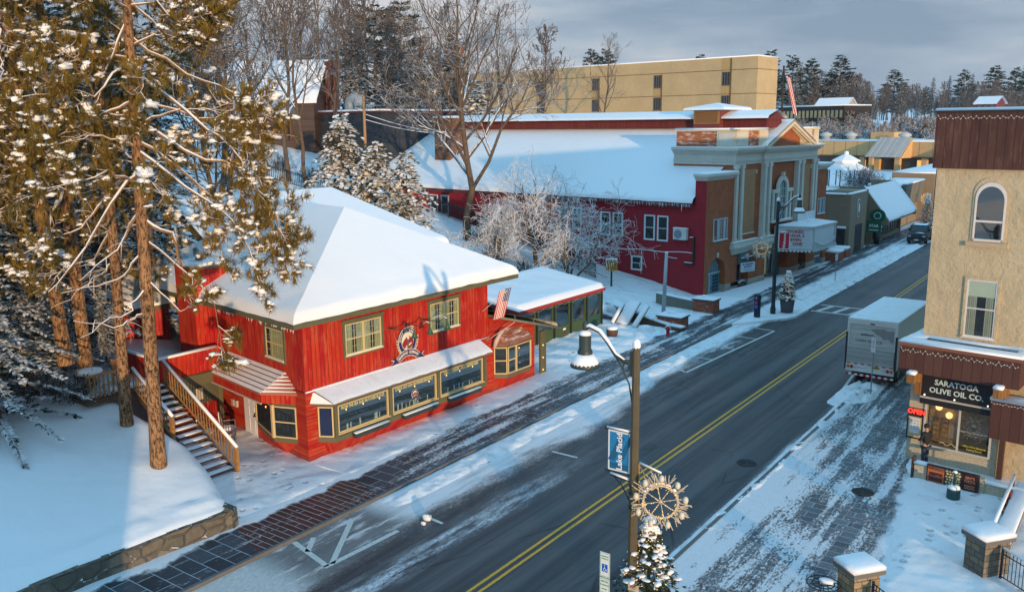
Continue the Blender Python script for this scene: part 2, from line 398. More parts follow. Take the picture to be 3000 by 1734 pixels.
# packed snow along both kerbs
wob = k.math('MULTIPLY', k.math('SUBTRACT', k.noise(1, 5, .6, k.co('Object', (.5, .16, 1), (1, 2, 0))), .5), 3.0)
lim = k.step(Y, 14, 24, -4.25, -5.15)
edge = k.math('SUBTRACT', lim, k.math('ADD', X, wob))
packed = k.step(k.math('ADD', edge, k.math('MULTIPLY', k.math('SUBTRACT', tex, .5), 1.2)), -.25, .55)
hole = k.math('MULTIPLY', k.step(rag, .66, .72), k.math('SUBTRACT', 1, k.step(X, -6.2, -4.8) if False else k.step(edge, 1.2, 2.2)))
hatch = k.math('MULTIPLY', k.step(Y, 26, 30), k.math('MULTIPLY', k.step(X, -6.1, -5.0), k.step(rag, .42, .56)))
packed = k.math('MULTIPLY', packed, k.math('SUBTRACT', 1, k.math('MAXIMUM', hole, hatch)))
near = k.math('MULTIPLY', k.math('MULTIPLY', k.math('SUBTRACT', 1, k.step(Y, 1.8, 3.2)), k.step(Y, -3.2, -1.6)), k.step(rag, .36, .50))
packed = k.math('MULTIPLY', packed, k.math('SUBTRACT', 1, k.math('MULTIPLY', near, .8)))
redge = k.math('ADD', k.math('SUBTRACT', X, 3.7), k.math('MULTIPLY', wob, .35))
rp = k.math('MULTIPLY', k.step(k.math('ADD', redge, k.math('MULTIPLY', k.math('SUBTRACT', tex, .5), .5)), -.05, .2), k.step(rag, .3, .5))
sn = k.math('MAXIMUM', packed, rp)
dirt = k.noise(1, 6, .7, k.co('Object', (2.5, .35, 1)))
sc_ = k.mix(k.step(dirt, .42, .72), (.80, .82, .86, 1), (.56, .555, .55, 1))
sc_ = k.mix(k.math('SUBTRACT', 1, k.step(Y, -4, 7)), sc_, k.mix(k.step(tex, .3, .7), (.46, .45, .43, 1), (.70, .70, .70, 1)))
k.base(k.mix(sn, c, sc_), k.math('ADD', k.math('MULTIPLY', sn, .2), k.math('ADD', .42, k.math('MULTIPLY', blotch, .2))), .35)
b1 = k.bump(fine, .004, 1); k.bump(k.math('MULTIPLY', sn, k.math('ADD', tex, 1)), .05, .9, b1)
ROAD = k.mat
struct(grid('road', rng(-6.95, 4.1, 2.8), rng(-60, 150, 10), lambda x, y: 0.0, ROAD))

def m_walk(name, c1, c2, bw, bh, side, rotv=False):
    k = NT(name); co = k.co(); X, Y, Z = k.sep(co)
    q = k.n('ShaderNodeTexBrick'); k.l(k.co('Object', rot=(0, 0, 0)), q.inputs[0]); q.offset = .37; q.inputs['Scale'].default_value = 1; q.inputs['Brick Width'].default_value = bw; q.inputs['Row Height'].default_value = bh; q.inputs['Mortar Size'].default_value = .012
    q.inputs['Color1'].default_value = c1 + (1,); q.inputs['Color2'].default_value = c2 + (1,); q.inputs['Mortar'].default_value = (.42, .46, .50, 1); q.inputs['Bias'].default_value = -.1
    vein = k.noise(2.2, 5, .7, co, 1.5); c = k.hsv(q.outputs[0], .5, 1, k.math('ADD', .55, k.math('MULTIPLY', vein, 1.0)))
    c = k.mix(k.math('MULTIPLY', k.step(vein, .62, .70), .35), c, (.30, .33, .36, 1))
    tex = k.noise(11, 5, .75, k.co('Object', (1.2, .6, 1))); big = k.noise(1, 5, .65, k.co('Object', (1.0, .33, 1), (7, 3, 0))); tr = k.noise(1, 4, .6, k.co('Object', (2.4, .12, 1)))
    wob = k.math('MULTIPLY', k.math('SUBTRACT', k.noise(.55, 4, .6, co), .5), 1.6)
    if side == 'L':
        inner = k.step(k.math('ADD', k.math('ADD', X, k.step(Y, 4, 14, .0, .45)), k.math('ADD', wob, k.math('MULTIPLY', tex, .35))), -9.0, -8.75, 1, 0)
        outer = k.math('MULTIPLY', k.step(k.math('ADD', X, k.math('MULTIPLY', wob, .5)), -7.5, -7.1), k.step(Y, 36, 40))
        amt = k.math('ADD', k.step(Y, 1, 8, .62, .505), k.step(Y, 30, 45, 0, .03))
    else:
        inner = k.step(k.math('ADD', k.math('ADD', k.math('SUBTRACT', X, 10.35), k.math('MULTIPLY', Y, .108)), k.math('ADD', wob, k.math('MULTIPLY', tex, .35))), .0, .3)
        outer = k.math('MULTIPLY', k.step(X, 4.7, 4.2), .8); amt = k.math('ADD', k.step(X, 4.4, 6.6, .40, .475), k.step(Y, 17, 24, 0, .05))
    dust = k.step(k.math('ADD', k.math('MULTIPLY', big, .27), k.math('ADD', k.math('MULTIPLY', tr, .38), k.math('MULTIPLY', tex, .35))), 0, 1)
    dm = k.math('SUBTRACT', dust, amt); dm = k.step(dm, -.02, .055)
    sn = k.math('MAXIMUM', k.math('MAXIMUM', inner, outer), k.math('MULTIPLY', dm, .85))
    k.base(k.mix(sn, c, (.80, .82, .86, 1)), k.math('ADD', .42, k.math('MULTIPLY', sn, .2)), .35)
    b = k.bump(q.outputs['Fac'], .006, -1); k.bump(k.math('MULTIPLY', sn, k.math('ADD', .6, tex)), .04, .9, b)
    return k.mat
SLATE = m_walk('slate slabs', (.022, .034, .046), (.060, .078, .098), .95, .62, 'L'); PLANK = m_walk('rust brown pavers', (.045, .022, .020), (.075, .032, .026), 1.9, .27, 'L'); SLATER = m_walk('slate slabs of the right walk', (.055, .065, .078), (.14, .16, .18), .72, .42, 'R')
KERB = m_plain('granite kerb', (.13, .13, .13), .75, .4, 8)
def walk(pts, mat, z=.12, name='pavement'):
    b = MB(); b.prism(pts, -.3, z); return struct(b.build(name, mat))
walk([(-10.6, -60), (-7.0, -60), (-7.0, -2.2), (-9.6, -1.4)], SLATE)
walk([(-9.6, -1.396), (-7.0, -2.196), (-7.0, 3.2), (-9.4, 4.0)], PLANK)
walk([(-11.3, 4.0), (-9.4, 4.004), (-7.0, 3.204), (-7.0, 38), (-9.2, 38), (-11.3, 38)], SLATE)
walk([(-13.2, 38.004), (-7.0, 38.004), (-7.0, 150), (-9.0, 150), (-9.6, 70)], SLATE)
walk([(4.15, -60), (14, -60), (14, 150), (4.15, 150)], SLATER, .118)
walk([(-7.004, 37.5), (-6.4, 38.2), (-4.5, 41.2), (-4.15, 42.2), (-4.15, 45.2), (-4.9, 47), (-7.004, 49.5)][::-1], SNOWF, .16, 'pavement')
for x0, x1 in ((-7.06, -6.93), (4.04, 4.18)):
    b = MB(); b.box(x0, x1, -60, 37.4 if x0 < 0 else 150, -.3, .135); struct(b.build('kerb', KERB))

# painted lines
YEL = NT('yellow road paint'); f = YEL.noise(14, 5, .7); YEL.base(YEL.mix(YEL.step(f, .35, .62), (.40, .22, .03, 1), (.86, .43, .012, 1)), .6)
WPA = NT('white road paint'); f = WPA.noise(12, 5, .7); WPA.base(WPA.mix(WPA.step(f, .30, .5), (.22, .22, .22, 1), (.62, .62, .58, 1)), .6)
def line(p, q, wd, mat, z=.004):
    wd = wd * 1.2 if mat.name.startswith('white') else wd
    p, q = V((p[0], p[1], 0)), V((q[0], q[1], 0)); d = (q - p).normalized(); n = V((-d.y, d.x, 0)) * wd / 2; b = MB(); u = V((0, 0, z))
    b.poly([p - n + u, q - n + u, q + n + u, p + n + u]); o = b.build('road_marking', mat); return struct(o)
line((-.14, -60), (-.14, 150), .11, YEL.mat); line((.14, -60), (.14, 150), .11, YEL.mat)
# parking bay and hatch lines on the left
line((-4.72, 25.2), (-4.05, 37.6), .12, WPA.mat)
for i, (a, c_) in enumerate([(25.2, 25.2), (28.5, 27.6), (31.6, 30.7), (34.8, 33.9), (37.6, 36.8)]):
    x = -4.72 + (a - 25.2) / 12.4 * .67; line((x - .05, a), (x - 1.35, c_ + .9), .11, WPA.mat, .006)
line((-4.3, 10.9), (-3.95 + .9, 10.9), .11, WPA.mat)
line((-4.75, 3.1), (-3.7, 3.0), .11, WPA.mat)
for p, q in [((-6.9, -.9), (-4.75, -1.4)), ((-6.6, 1.5), (-4.75, -1.2)), ((-6.6, -.3), (-6.0, -1.1)), ((-4.75, -1.5), (-4.6, 1.7))]: line(p, q, .16, WPA.mat, .006)
# crosswalk beyond the truck
for y in (45.4, 48.0): line((-4.05, y), (4.0, y), .22, WPA.mat)
for i in range(7): line((-3.6 + i * 1.15, 45.55), (-3.2 + i * 1.15, 47.85), .3, WPA.mat, .006)
line((3.4, 26.0), (3.0, 30.5), .12, WPA.mat)

# snow lying on the yard by the red house, the patio and the terrace on the right
def bumpy(x, y, a=.06, f=.9): return a * (noise.noise(V((x * f, y * f, 3.3))) + .5 * noise.noise(V((x * f * 2.7, y * f * 2.7, 8))))
def yard(x, y):
    h = .12 + bumpy(x, y)
    if y > 14: h += .07 * sms(20, 24, y) * (1 + math.sin(y * 3.1 + 1.2 * math.sin(x * 1.3)) * .8) * (1 - sms(33, 36, y)) * sms(-9.5, -10.5, x)
    e = min(sms(-9.1, -9.5, x), 1); return h * e - .1 * (1 - e)
def snow_sheet(name, xs, ys, hf, mat): return struct(grid(name, xs, ys, hf, mat))
snow_sheet('yard_snow', rng(-21, -9.2, .22), rng(-2.0, 20, .3), yard, SNOWF)
snow_sheet('patio_snow', rng(-21, -9.4, .16), rng(20.0, 34.2, .16), yard, SNOWF)
def ramp(x, y):
    # the snowy ramp between patio and theatre
    e = sms(33.9, 34.6, y); h = max(.12, lerp_tab(HILL, x) + .13) if x < -13.3 else .12 + .02
    m_ = .55 * sms(-11.5, -15, x) * (1 - sms(35.5, 38.5, y)) * sms(33.6, 34.8, y)
    s_ = sms(-9.2, -9.8, x)
    return (h + m_ + bumpy(x, y, .04, 1.3)) * s_ - .08 * (1 - s_)
snow_sheet('ramp_snow', rng(-30, -9.2, .22), rng(34.0, 46.5, .22), ramp, SNOWF)
def terrace(x, y):
    b_ = 10.5 - .108 * y - .3 * sms(16, 17.6, y) + .25 * noise.noise(V((1, y * .5, 2))); e = sms(b_ - .25, b_ + .5, x)
    return .08 * (1 - e) + e * (.17 + bumpy(x, y, .03, 1.4)) 
snow_sheet('terrace_snow', rng(7.9, 16, .14), rng(0, 18.2, .14), terrace, SNOWF)
# lawn behind the stone wall
def lawn(x, y):
    h = lerp_tab(LAWN, min(x, -9.51)) + .06 + bumpy(x, y, .05, .5)
    d = lawn_edge(x) - y
    if d < .5: h -= .3 * (1 - max(0, d) / .5) ** 2
    tr = (x + 13.2) ** 2 + (y + 1.85) ** 2
    wl_ = x + 10.6 - .25 * noise.noise(V((y * .5, 3, 1))); h += .05 * noise.noise(V((x * 2.2, y * .9, 4))) * sms(-13, -10.5, x) - .10 * math.exp(-wl_ ** 2 / .05) * (.5 + noise.noise(V((y * 2.3, x, 2))))
    h += .16 * math.exp(-tr / 1.1) + .1 * math.exp(-((x + 10.2) ** 2) / .12) * (.6 + noise.noise(V((x, y * 1.3, 0))))
    if x > -9.62: h -= .16 * ((x + 9.62) / .26) ** 2
    return h
def wall_x(y): return -(.02 * max(0, -1.5 - y) if y > -6.6 else .102 + .0057 * (-6.6 - y)) * 4.6 if False else -(.092 * max(0, min(5, -1.56 - y)) + .006 * max(0, -6.6 - y))
b = MB(); b.smooth = True; rows = []
lx = rng(-34, -10.2, .3) + rng(-10.1, -9.36, .09); nv = 46
for x in lx:
    y1 = lawn_edge(x); row = []
    for j in range(nv + 1):
        t = j / nv; y = y1 - 34 * (1 - t) ** 1.8; row.append(b.a((x + wall_x(y) * sms(-14, -9.6, x), y, lawn(x, y))))
    row.append(b.a((x, y1 + .12, -.1))); rows.append(row)
for r1, r2 in zip(rows, rows[1:]):
    for j in range(nv + 1): b.face([r1[j], r2[j], r2[j + 1], r1[j + 1]])
struct(b.build('lawn_snow', m_snow('lawn snow', .09, .8, .022)))
STONE = None
k = NT('rough stone wall'); q = k.n('ShaderNodeTexVoronoi', feature='F1'); q2 = k.n('ShaderNodeTexVoronoi', feature='DISTANCE_TO_EDGE'); cc = k.co('UV', (1.5, 2.7, 1))
for z_ in (q, q2): z_.inputs['Scale'].default_value = 1.0; z_.inputs['Randomness'].default_value = .75; k.l(cc, z_.inputs[0])
f = k.noise(7, 6, .7); c = k.mix(k.sep(q.outputs['Color'])[0], (.085, .085, .070, 1), (.21, .165, .12, 1)); c = k.hsv(c, .5, .9, k.math('ADD', .55, f)); g = k.step(q2.outputs['Distance'], .02, .09)
snw = k.math('MULTIPLY', k.math('SUBTRACT', 1, k.step(q2.outputs['Distance'], .0, .05)), k.step(k.noise(1.7, 4), .56, .66))
k.base(k.mix(snw, k.mix(g, (.12, .115, .10, 1), c), SNOWC + (1,)), .85, .2); b1 = k.bump(k.step(q2.outputs['Distance'], 0, .16), .06, 1); k.bump(f, .03, 1, b1); STONE = k.mat
b = MB(); pth = [(-9.85, -40), (-9.66, -6.6), (-9.42, -3.8), (-9.2, -1.56)]
for (x0, y0), (x1, y1) in zip(pth, pth[1:]):
    n = max(1, int((y1 - y0) / .7))
    for i in range(n):
        t0, t1 = i / n, (i + 1) / n; o_ = random.uniform(-.025, .025); hz = .74 + random.uniform(-.03, .03)
        xa, xb, ya, yb = x0 + (x1 - x0) * t0, x0 + (x1 - x0) * t1, y0 + (y1 - y0) * t0, y0 + (y1 - y0) * t1
        b.hexa([(xa - .45, ya, -.2), (xa + o_, ya, -.2), (xb + o_, yb, -.2), (xb - .45, yb, -.2)], [(xa - .45, ya, hz), (xa + o_ - .04, ya, hz), (xb + o_ - .04, yb, hz), (xb - .45, yb, hz)])
b.hexa([(-10.1, -1.56, -.2), (-9.16, -1.56, -.2), (-9.3, -1.25, -.2), (-10.1, -1.2, -.2)], [(-10.1, -1.56, .78), (-9.2, -1.56, .78), (-9.35, -1.28, .76), (-10.1, -1.25, .76)])
tag(b.build('retaining_wall', STONE), 'low stone retaining wall in front of the snowy lawn', 'stone wall')
# ploughed ridges along the kerbs
def ridge(name, x0, x1, y0, y1, hmax, seed):
    def hf(x, y):
        u_ = (x - x0) / (x1 - x0); e = math.sin(math.pi * u_) ** .7 * sms(y0, y0 + 1.5, y) * (1 - sms(y1 - 1.5, y1, y))
        q_ = .35 + .65 * noise.noise(V((x * 2.2, y * .8, seed))) + .35 * noise.noise(V((x * 5, y * 4, seed)))
        return -.03 + e * hmax * max(0, q_ + .25)
    return struct(grid(name, rng(x0, x1, .1), rng(y0, y1, .16), hf, SNOWD if hmax < .3 else SNOWF))
ridge('snow_bank', -7.0, -5.7, 2.6, 37.5, .20, 1); ridge('snow_bank', -5.9, -4.3, 42.0, 100, .20, 5)
ridge('snow_bank', -7.2, -6.0, 46, 84, .45, 7); ridge('snow_bank', 3.75, 4.5, 2, 26, .24, 3); ridge('snow_bank', 3.2, 5.4, 23.5, 29, .5, 9)
# ---------------------------------------------------------------- windows, doors
def window(parent, M, x0, x1, z0, z1, trim=(OLIVE, .12), fr=CREAM, sash=1, split=True, munt=0, curtain=None, sill=None, y=.0, proud=.05, head=0, back=DARK, snow=True, name='window'):
    "dark opening, frame, glazing bars; panes and curtains are its sub-parts"
    b = MB(M); mats = [fr, trim[0] if trim else fr, back, SNOW]
    b.m = 2; b.box(x0, x1, y - .02, y + .008, z0, z1)
    if trim:
        t = trim[1]; b.m = 1; p = y + proud
        b.box(x0 - t, x0, y - .02, p, z0 - t, z1 + t); b.box(x1, x1 + t, y - .02, p, z0 - t, z1 + t)
        b.box(x0, x1, y - .02, p, z1, z1 + t); b.box(x0, x1, y - .02, p, z0 - t, z0)
        if head: b.box(x0 - t - head, x1 + t + head, y - .02, p + .05, z1 + t, z1 + t + .07)
    b.m = 0; w_ = .055; p = y + proud * .75
    b.box(x0, x0 + w_, y - .01, p, z0, z1); b.box(x1 - w_, x1, y - .01, p, z0, z1); b.box(x0 + w_, x1 - w_, y - .01, p, z1 - w_, z1); b.box(x0 + w_, x1 - w_, y - .01, p, z0, z0 + w_)
    xs_ = [x0 + (x1 - x0) * i / sash for i in range(sash + 1)]
    for q in xs_[1:-1]: b.box(q - .055, q + .055, y - .01, p + .004, z0 + w_, z1 - w_)
    zm = (z0 + z1) / 2
    for i in range(sash):
        a, c_ = xs_[i] + .055, xs_[i + 1] - .055
        if split: b.box(a, c_, y - .01, p - .008, zm - .025, zm + .025)
        for j in range(munt): q = a + (c_ - a) * (j + 1) / (munt + 1); b.box(q - .011, q + .011, y + .005, p - .014, z0 + w_, z1 - w_)
        if munt:
            for q in ((z0 + zm) / 2, (z1 + zm) / 2): b.box(a, c_, y + .005, p - .016, q - .011, q + .011)
    if sill:
        b.m = 0; b.box(x0 - .05, x1 + .05, y - .01, p + .07, z0 - .05, z0 - .003)
        if snow: b.m = 3; b.slab([(x0, p + .005, z0), (x1, p + .005, z0), (x1, p + .068, z0), (x0, p + .068, z0)], .03, .01) if False else b.box(x0, x1, p + .004, p + .064, z0 - .003, z0 + .025)
    o = b.build(name, mats, parent)
    g = MB(M); g.poly([(x0 + .02, y + .022, z0 + .02), (x1 - .02, y + .022, z0 + .02), (x1 - .02, y + .022, z1 - .02), (x0 + .02, y + .022, z1 - .02)][::-1]); g.build('pane', GLASS, o)
    if curtain:
        c_ = MB(M); c_.m = 0
        for i in range(sash):
            a, e_ = xs_[i] + .05, xs_[i + 1] - .05; wd = (e_ - a)
            for u0, u1 in curtain: 
                c_.poly([(a + wd * u0, y + .014, z0 + .03), (a + wd * u1, y + .014, z0 + .03), (a + wd * u1, y + .014, z1 - .03), (a + wd * u0, y + .014, z1 - .03)][::-1])
        c_.build('curtain', CURT, o)
    return o
def snow_strip(b, x0, x1, y0, y1, z, h=.04): b.slab([(x0, y0, z), (x1, y0, z), (x1, y1, z), (x0, y1, z)], h, min(.03, (y1 - y0) / 3))

# ---------------------------------------------------------------- the red restaurant; local x along its street front, y inward
RA = R(88.01); RO = V((-11.74, 4.05, 0))
red = thing('restaurant_building', 'two-storey red board house with snowy hip roof and long bay window on the pavement', 'restaurant', RO, RA)
LX, LY = V((.1417, .9899, 0)), V((-.9899, .1417, 0))     # left wall direction and its outward normal
MF = frame((0, 0, 0), (1, 0, 0), (0, -1, 0))              # front wall frame
ML = frame((0, 0, 0), LX, LY)                             # left wall frame: x runs back
def Lp(a, z, o=0.0): return LX * a + LY * o + V((0, 0, z))
foot = [(0, 0), (11.69, 0), (11.69, 11), (LX.x * 11, 10.9)]
b = MB(); b.prism(foot, 3.06, 6.0); b.build('upper_wall', RED, red)
b = MB(); b.prism([(-.035, -.035), (15.61, -.035), (15.61, 7.5), (11.6, 7.5), (11.6, 11), (LX.x * 11 - .03, 10.9)], -.3, 3.055)
b.prism([(11.695, -.03), (15.6, -.03), (15.6, 7.4), (11.695, 7.4)], 3.06, 3.08)
b.ext([(11.695, -.03, 3.085), (15.3, -.03, 3.085), (11.695, -.03, 4.05)][::1], (0, 7.4, 0)); b.build('lower_wall', REDH, red)
b = MB(); snow_strip(b, -.04, 11.69, -.075, -.03, 3.04, .05); b.m = 1; b.box(-.06, 11.69, -.07, -.036, 2.98, 3.04)
b.m = 1; b.box(-.02, 15.63, -.06, -.036, -.1, .2); b.hexa([Lp(0, 2.98, .036), Lp(0, 2.98, .07), Lp(7.2, 2.98, .07), Lp(7.2, 2.98, .036)], [Lp(0, 3.04, .036), Lp(0, 3.04, .07), Lp(7.2, 3.04, .07), Lp(7.2, 3.04, .036)])
b.build('belt_trim', [SNOW, REDH], red)
# roof
E0, E1, E1b, E2 = V((-.75, -.46, 5.85)), V((13.74, -.40, 5.85)), V((13.74, 12, 5.85)), V((.85, 14.6, 5.85))
AP, RE = V((6.46, 4.49, 9.47)), V((7.19, 9.5, 9.5)); dz = V((0, 0, .2))
b = MB()
b.m = 0; b.hexa([E0, E1, E1b, E2], [E0 + dz, E1 + dz, E1b + dz, E2 + dz])
o = b.build('roof', OLIVE, red)
dz = V((0, 0, .205)); S = MB(); S.smooth = False
def soft_roof(planes, th, name, parent, mat=SNOWR):
    S = MB()
    for P in planes:
        S.slab(P, th, .22)
    return S.build(name, mat, parent)
# one continuous snow blanket with rounded eaves
def blanket(b, eaves, ridge, th, side_idx, nsub=10):
    pass
def snow_patch(b, A, B_, C, D, nu, nv, th, edges=(1, 1, 1, 1), lump=.03):
    "a snow sheet over the quad A B C D (bilinear), rounded down to nothing at the marked edges (AB, BC, CD, DA)"
    sm = b.smooth; b.smooth = True; ids = []
    for j in range(nv + 1):
        v_ = j / nv; row = []
        for i in range(nu + 1):
            u_ = i / nu; p = A * (1 - u_) * (1 - v_) + B_ * u_ * (1 - v_) + C * u_ * v_ + D * (1 - u_) * v_
            w1 = (B_ - A).length * (1 - v_) + (C - D).length * v_; h1 = (D - A).length * (1 - u_) + (C - B_).length * u_
            ds = [v_ * h1 if edges[0] else 9, (1 - u_) * w1 if edges[1] else 9, (1 - v_) * h1 if edges[2] else 9, u_ * w1 if edges[3] else 9]
            d = min(ds); k_ = math.sqrt(max(0, 1 - (1 - min(1, d / th / 1.1)) ** 2))
            row.append(b.a(p + V((0, 0, th * k_ + lump * noise.noise(p * .6) * k_))))
        ids.append(row)
    for j in range(nv):
        for i in range(nu): b.face([ids[j][i], ids[j][i + 1], ids[j + 1][i + 1], ids[j + 1][i]])
    b.smooth = sm
def warp(n, k=.5): return n
b = MB(); th = .34; up = V((0, 0, .2))
def tri_rows(b, A, B_, P0, P1, th, n=26, m_=30):
    "snow on a hip plane: eave A-B, top edge P0-P1, rounded at the eave"
    b.smooth = True; ids = []
    for j in range(m_ + 1):
        v_ = (j / m_) ** 1.9; row = []
        for i in range(n + 1):
            u_ = i / n; lo = A.lerp(B_, u_); hi = P0.lerp(P1, u_); p = lo.lerp(hi, v_); d = (p - lo).length
            k_ = math.sqrt(max(0, 1 - (1 - min(1, d / .36)) ** 2)); q_ = k_ * (1 + .16 * noise.noise(p * 1.1) * (1 - v_) ** 3 + .09 * noise.noise(p * 3.1) * (1 - v_) ** 4); row.append(b.a(p + (lo - hi).normalized() * .07 * noise.noise(p * 2.3) * (1 - v_) ** 6 + V((0, 0, .02 + th * q_ + .045 * noise.noise(p * .33) * k_ * (1 - v_)))))
        ids.append(row)
    for j in range(m_):
        for i in range(n): b.face([ids[j][i], ids[j][i + 1], ids[j + 1][i + 1], ids[j + 1][i]])
tri_rows(b, E0 + up, E1 + up, AP, AP + V((.02, 0, 0)), th); tri_rows(b, E2 + up, E0 + up, RE, AP, th); tri_rows(b, E1 + up, E1b + up, AP, RE, th); tri_rows(b, E1b + up, E2 + up, RE, RE + V((-.02, 0, 0)), th)
b.build('snow_cover', SNOWR, o)
ice = MB()
for i in range(46):
    t = random.random() ** 1.5; p = E0.lerp(E2, t * .42) + LY * .02; l_ = random.uniform(.04, .16); ice.tube([p, p - V((0, 0, l_))], [.012, .002], 4)
ICE = m_plain('icicle ice', (.75, .82, .86), .15, .05); ice.build('icicle', ICE, o)
# rear wing and its roof
b = MB(); b.box(6.5, 16.6, 11.2, 17.5, 0, 6.7); b.build('rear_wall', RED, red)
b = MB(); W0, W1, WP0, WP1 = V((3.5, 9.6, 6.3)), V((18.15, 8.3, 6.5)), V((4.5, 16.2, 9.45)), V((15.7, 16.1, 9.5))
b.ext([W0, W1, WP1, WP0], (0, 0, -.2)); W2 = V((18.9, 19, 7.0)); b.ext([W1, W2, WP1], (0, 0, -.2)); rr = b.build('rear_roof', OLIVE, red)
b = MB(); tri_rows(b, W0, W1, WP0, WP1, .3); tri_rows(b, W1, W2, WP1, WP1 + V((.02, .02, 0)), .3, 8, 10); b.build('snow_cover', SNOWR, rr)
# annex lean-to roof on the right
b = MB(); b.ext([(11.7, -.55, 4.08), (17.2, -.55, 2.5), (17.2, 7.6, 2.5), (11.7, 7.6, 4.08)], (0, 0, .14)); ax = b.build('annex_roof', OLIVE, red)
b = MB(); tri_rows(b, V((17.15, -.5, 2.65)), V((17.15, 7.6, 2.65)), V((11.72, -.5, 4.23)), V((11.72, 7.6, 4.23)), .18, 10, 14); b.build('snow_cover', SNOWR, ax)
b = MB(); b.tube([(11.8, -.62, 4.12), (17.25, -.62, 2.56)], .06, 6)
for q in (.25, .55, .85): x = 11.8 + 5.4 * q; b.tube([(x, -.68, 4.05 - 1.56 * q), (x + .1, -.5, 4.35 - 1.56 * q)], .02, 4)
b.build('gutter', m_plain('weathered gutter', (.20, .19, .13), .6), ax)
b = MB(); b.box(16.1, 16.5, -.1, .02, .05, 2.5); b.box(16.5, 16.56, -.14, .06, .05, 2.55)
for z in (.3, 1.0, 1.7): b.m = 1; b.blob((16.3, -.12, z), .04, 1)
b.build('shutter_board', [OLIVE, m_emit('small warm bulb', (1, .55, .15), 1.5)], red)
# upper windows
window(red, MF, 2.2, 4.28, 4.13, 5.46, (OLIVE, .13), CREAM, 2, True, 1, ((0, .38), (.62, 1.0)), True, head=.06)
window(red, MF, 7.42, 9.42, 4.13, 5.46, (OLIVE, .13), CREAM, 2, True, 1, ((0, .36), (.66, 1.0)), True, head=.06)
window(red, ML, 1.5, 2.95, 4.08, 5.36, (OLIVE, .13), CREAM, 1, True, 2, ((0, .8),), True, head=.05)
# long front bay
bay = MB(MF); PR_ = .68; xa, xb = .9, 10.68
outl = [(xa - .42, 0), (xa, PR_), (xb, PR_), (xb + .12, 0)]
bay.m = 0; bay.prism([(p[0], p[1]) for p in outl], .82, 1.04)
bay.m = 0
bay.prism([(xa - .42, .0), (xa, PR_ - .01), (xb, PR_ - .01), (xb + .12, .0)], 2.36, 2.5)
for x in (xa, 4.0, 7.1, xb - .16): bay.box(x, x + .19 if x != xa else x + .15, PR_ - .14, PR_ + .01, 1.0, 2.4)
bay.m = 2; bay.ext([(xa - .25, .0, .82), (xa + .1, PR_ - .05, .82), (xb - .1, PR_ - .05, .82), (xb, .0, .82)], (0, 0, -.02))
bay.ext([(xa - .3, 0, .8), (xa, PR_ - .04, .8), (xb, PR_ - .04, .8), (xb + .05, 0, .8), ][::1], (0, 0, -.05))
bay.hexa([(xa + .2, .0, .1), (xb - .2, .0, .1), (xb - .2, .06, .1), (xa + .2, .06, .1)], [(xa - .25, .0, .78), (xb, .0, .78), (xb - .05, PR_ - .06, .78), (xa + .05, PR_ - .06, .78)])
bo = bay.build('bay_window', [OLIVE, CREAM, RED], red)
aw = MB(MF); a0 = [(xa - .55, .0, 2.97), (xb + .28, .0, 2.97), (xb + .28, PR_ + .2, 2.5), (xa - .22, PR_ + .2, 2.5)]
aw.ext(a0, (0, 0, .05)); aw.ext([(xa - .55, 0, 2.97), (xa - .22, PR_ + .2, 2.5), (xa - .75, 0, 2.5)], (0, 0, .05)); awo = aw.build('bay_roof', m_boards('grey roof boards', (.30, .26, .22), .12, True, .1), red)
b = MB(MF); tri_rows(b, V((xa - .22, PR_ + .2, 2.555)), V((xb + .28, PR_ + .2, 2.555)), V((xa - .55, 0, 3.02)), V((xb + .28, 0, 3.02)), .055, 30, 10); b.poly([(xa - .55, 0, 3.03), (xa - .75, 0, 2.56), (xa - .22, PR_ + .2, 2.56)]); b.build('snow_cover', m_snow('thin ribbed snow', .03, 3, .03, 0, .25), awo)
WARM = m_emit('warm bulb', (1, .42, .06), 4.0); BOTTLE = m_plain('pale tableware', (.55, .55, .45), .3)

texts = ['FROM THE SEA AND BUTCHER BLOCK', 'CHECK OUT OUR ON-PREMISE BREWERY', 'LUNCH • DINNER • FRESH BREWED BEER']
LETT = m_plain('pale gilt lettering', (.62, .60, .30), .5, .05)
for i, (x0, x1) in enumerate(((1.08, 3.96), (4.22, 7.06), (7.32, 10.45))):
    wdw = window(red, MF, x0, x1, 1.15, 2.34, None, CREAM, 1, False, y=PR_ - .1, proud=.11, back=m_plain('dim room', (.020, .030, .036), .6, .8, 1.2), sill=True, snow=False)
    t = MB(MF); t.text(texts[i], .19, face_m((x0 + x1) / 2, 2.17, PR_ - .06), .002, sx=(x1 - x0 - .25) / (.19 * len(texts[i]) * .62)); t.build('lettering', LETT, wdw)
    q = MB(MF); q.m = 0
    for j in range(3): q.blob((x0 + .5 + j * .95, PR_ - .074, 2.05), (.022, .01, .035), j)
    q.m = 1
    for j in range(8):
        x = x0 + .3 + random.random() * (x1 - x0 - .6); h = random.uniform(.12, .28); q.box(x, x + random.uniform(.03, .1), PR_ - .094, PR_ - .085, 1.2, 1.2 + h)
    q.build('table_lamp', [WARM, BOTTLE], wdw)
    bx = MB(MF); a, c_ = (4.0, 0) if 0 else ((1.75, 3.8), (4.65, 6.95), (7.7, 10.05))[i]
    bx.m = 0; bx.hexa([(a + .06, PR_ + .02, .78), (a + .06, PR_ + .22, .78), (c_ - .06, PR_ + .22, .78), (c_ - .06, PR_ + .02, .78)], [(a, PR_ + .02, .98), (a, PR_ + .28, .98), (c_, PR_ + .28, .98), (c_, PR_ + .02, .98)])
    bx.m = 1; snow_strip(bx, a + .04, c_ - .04, PR_ + .05, PR_ + .25, .975, .05); bx.build('flower_box', [IRON, SNOW], red)
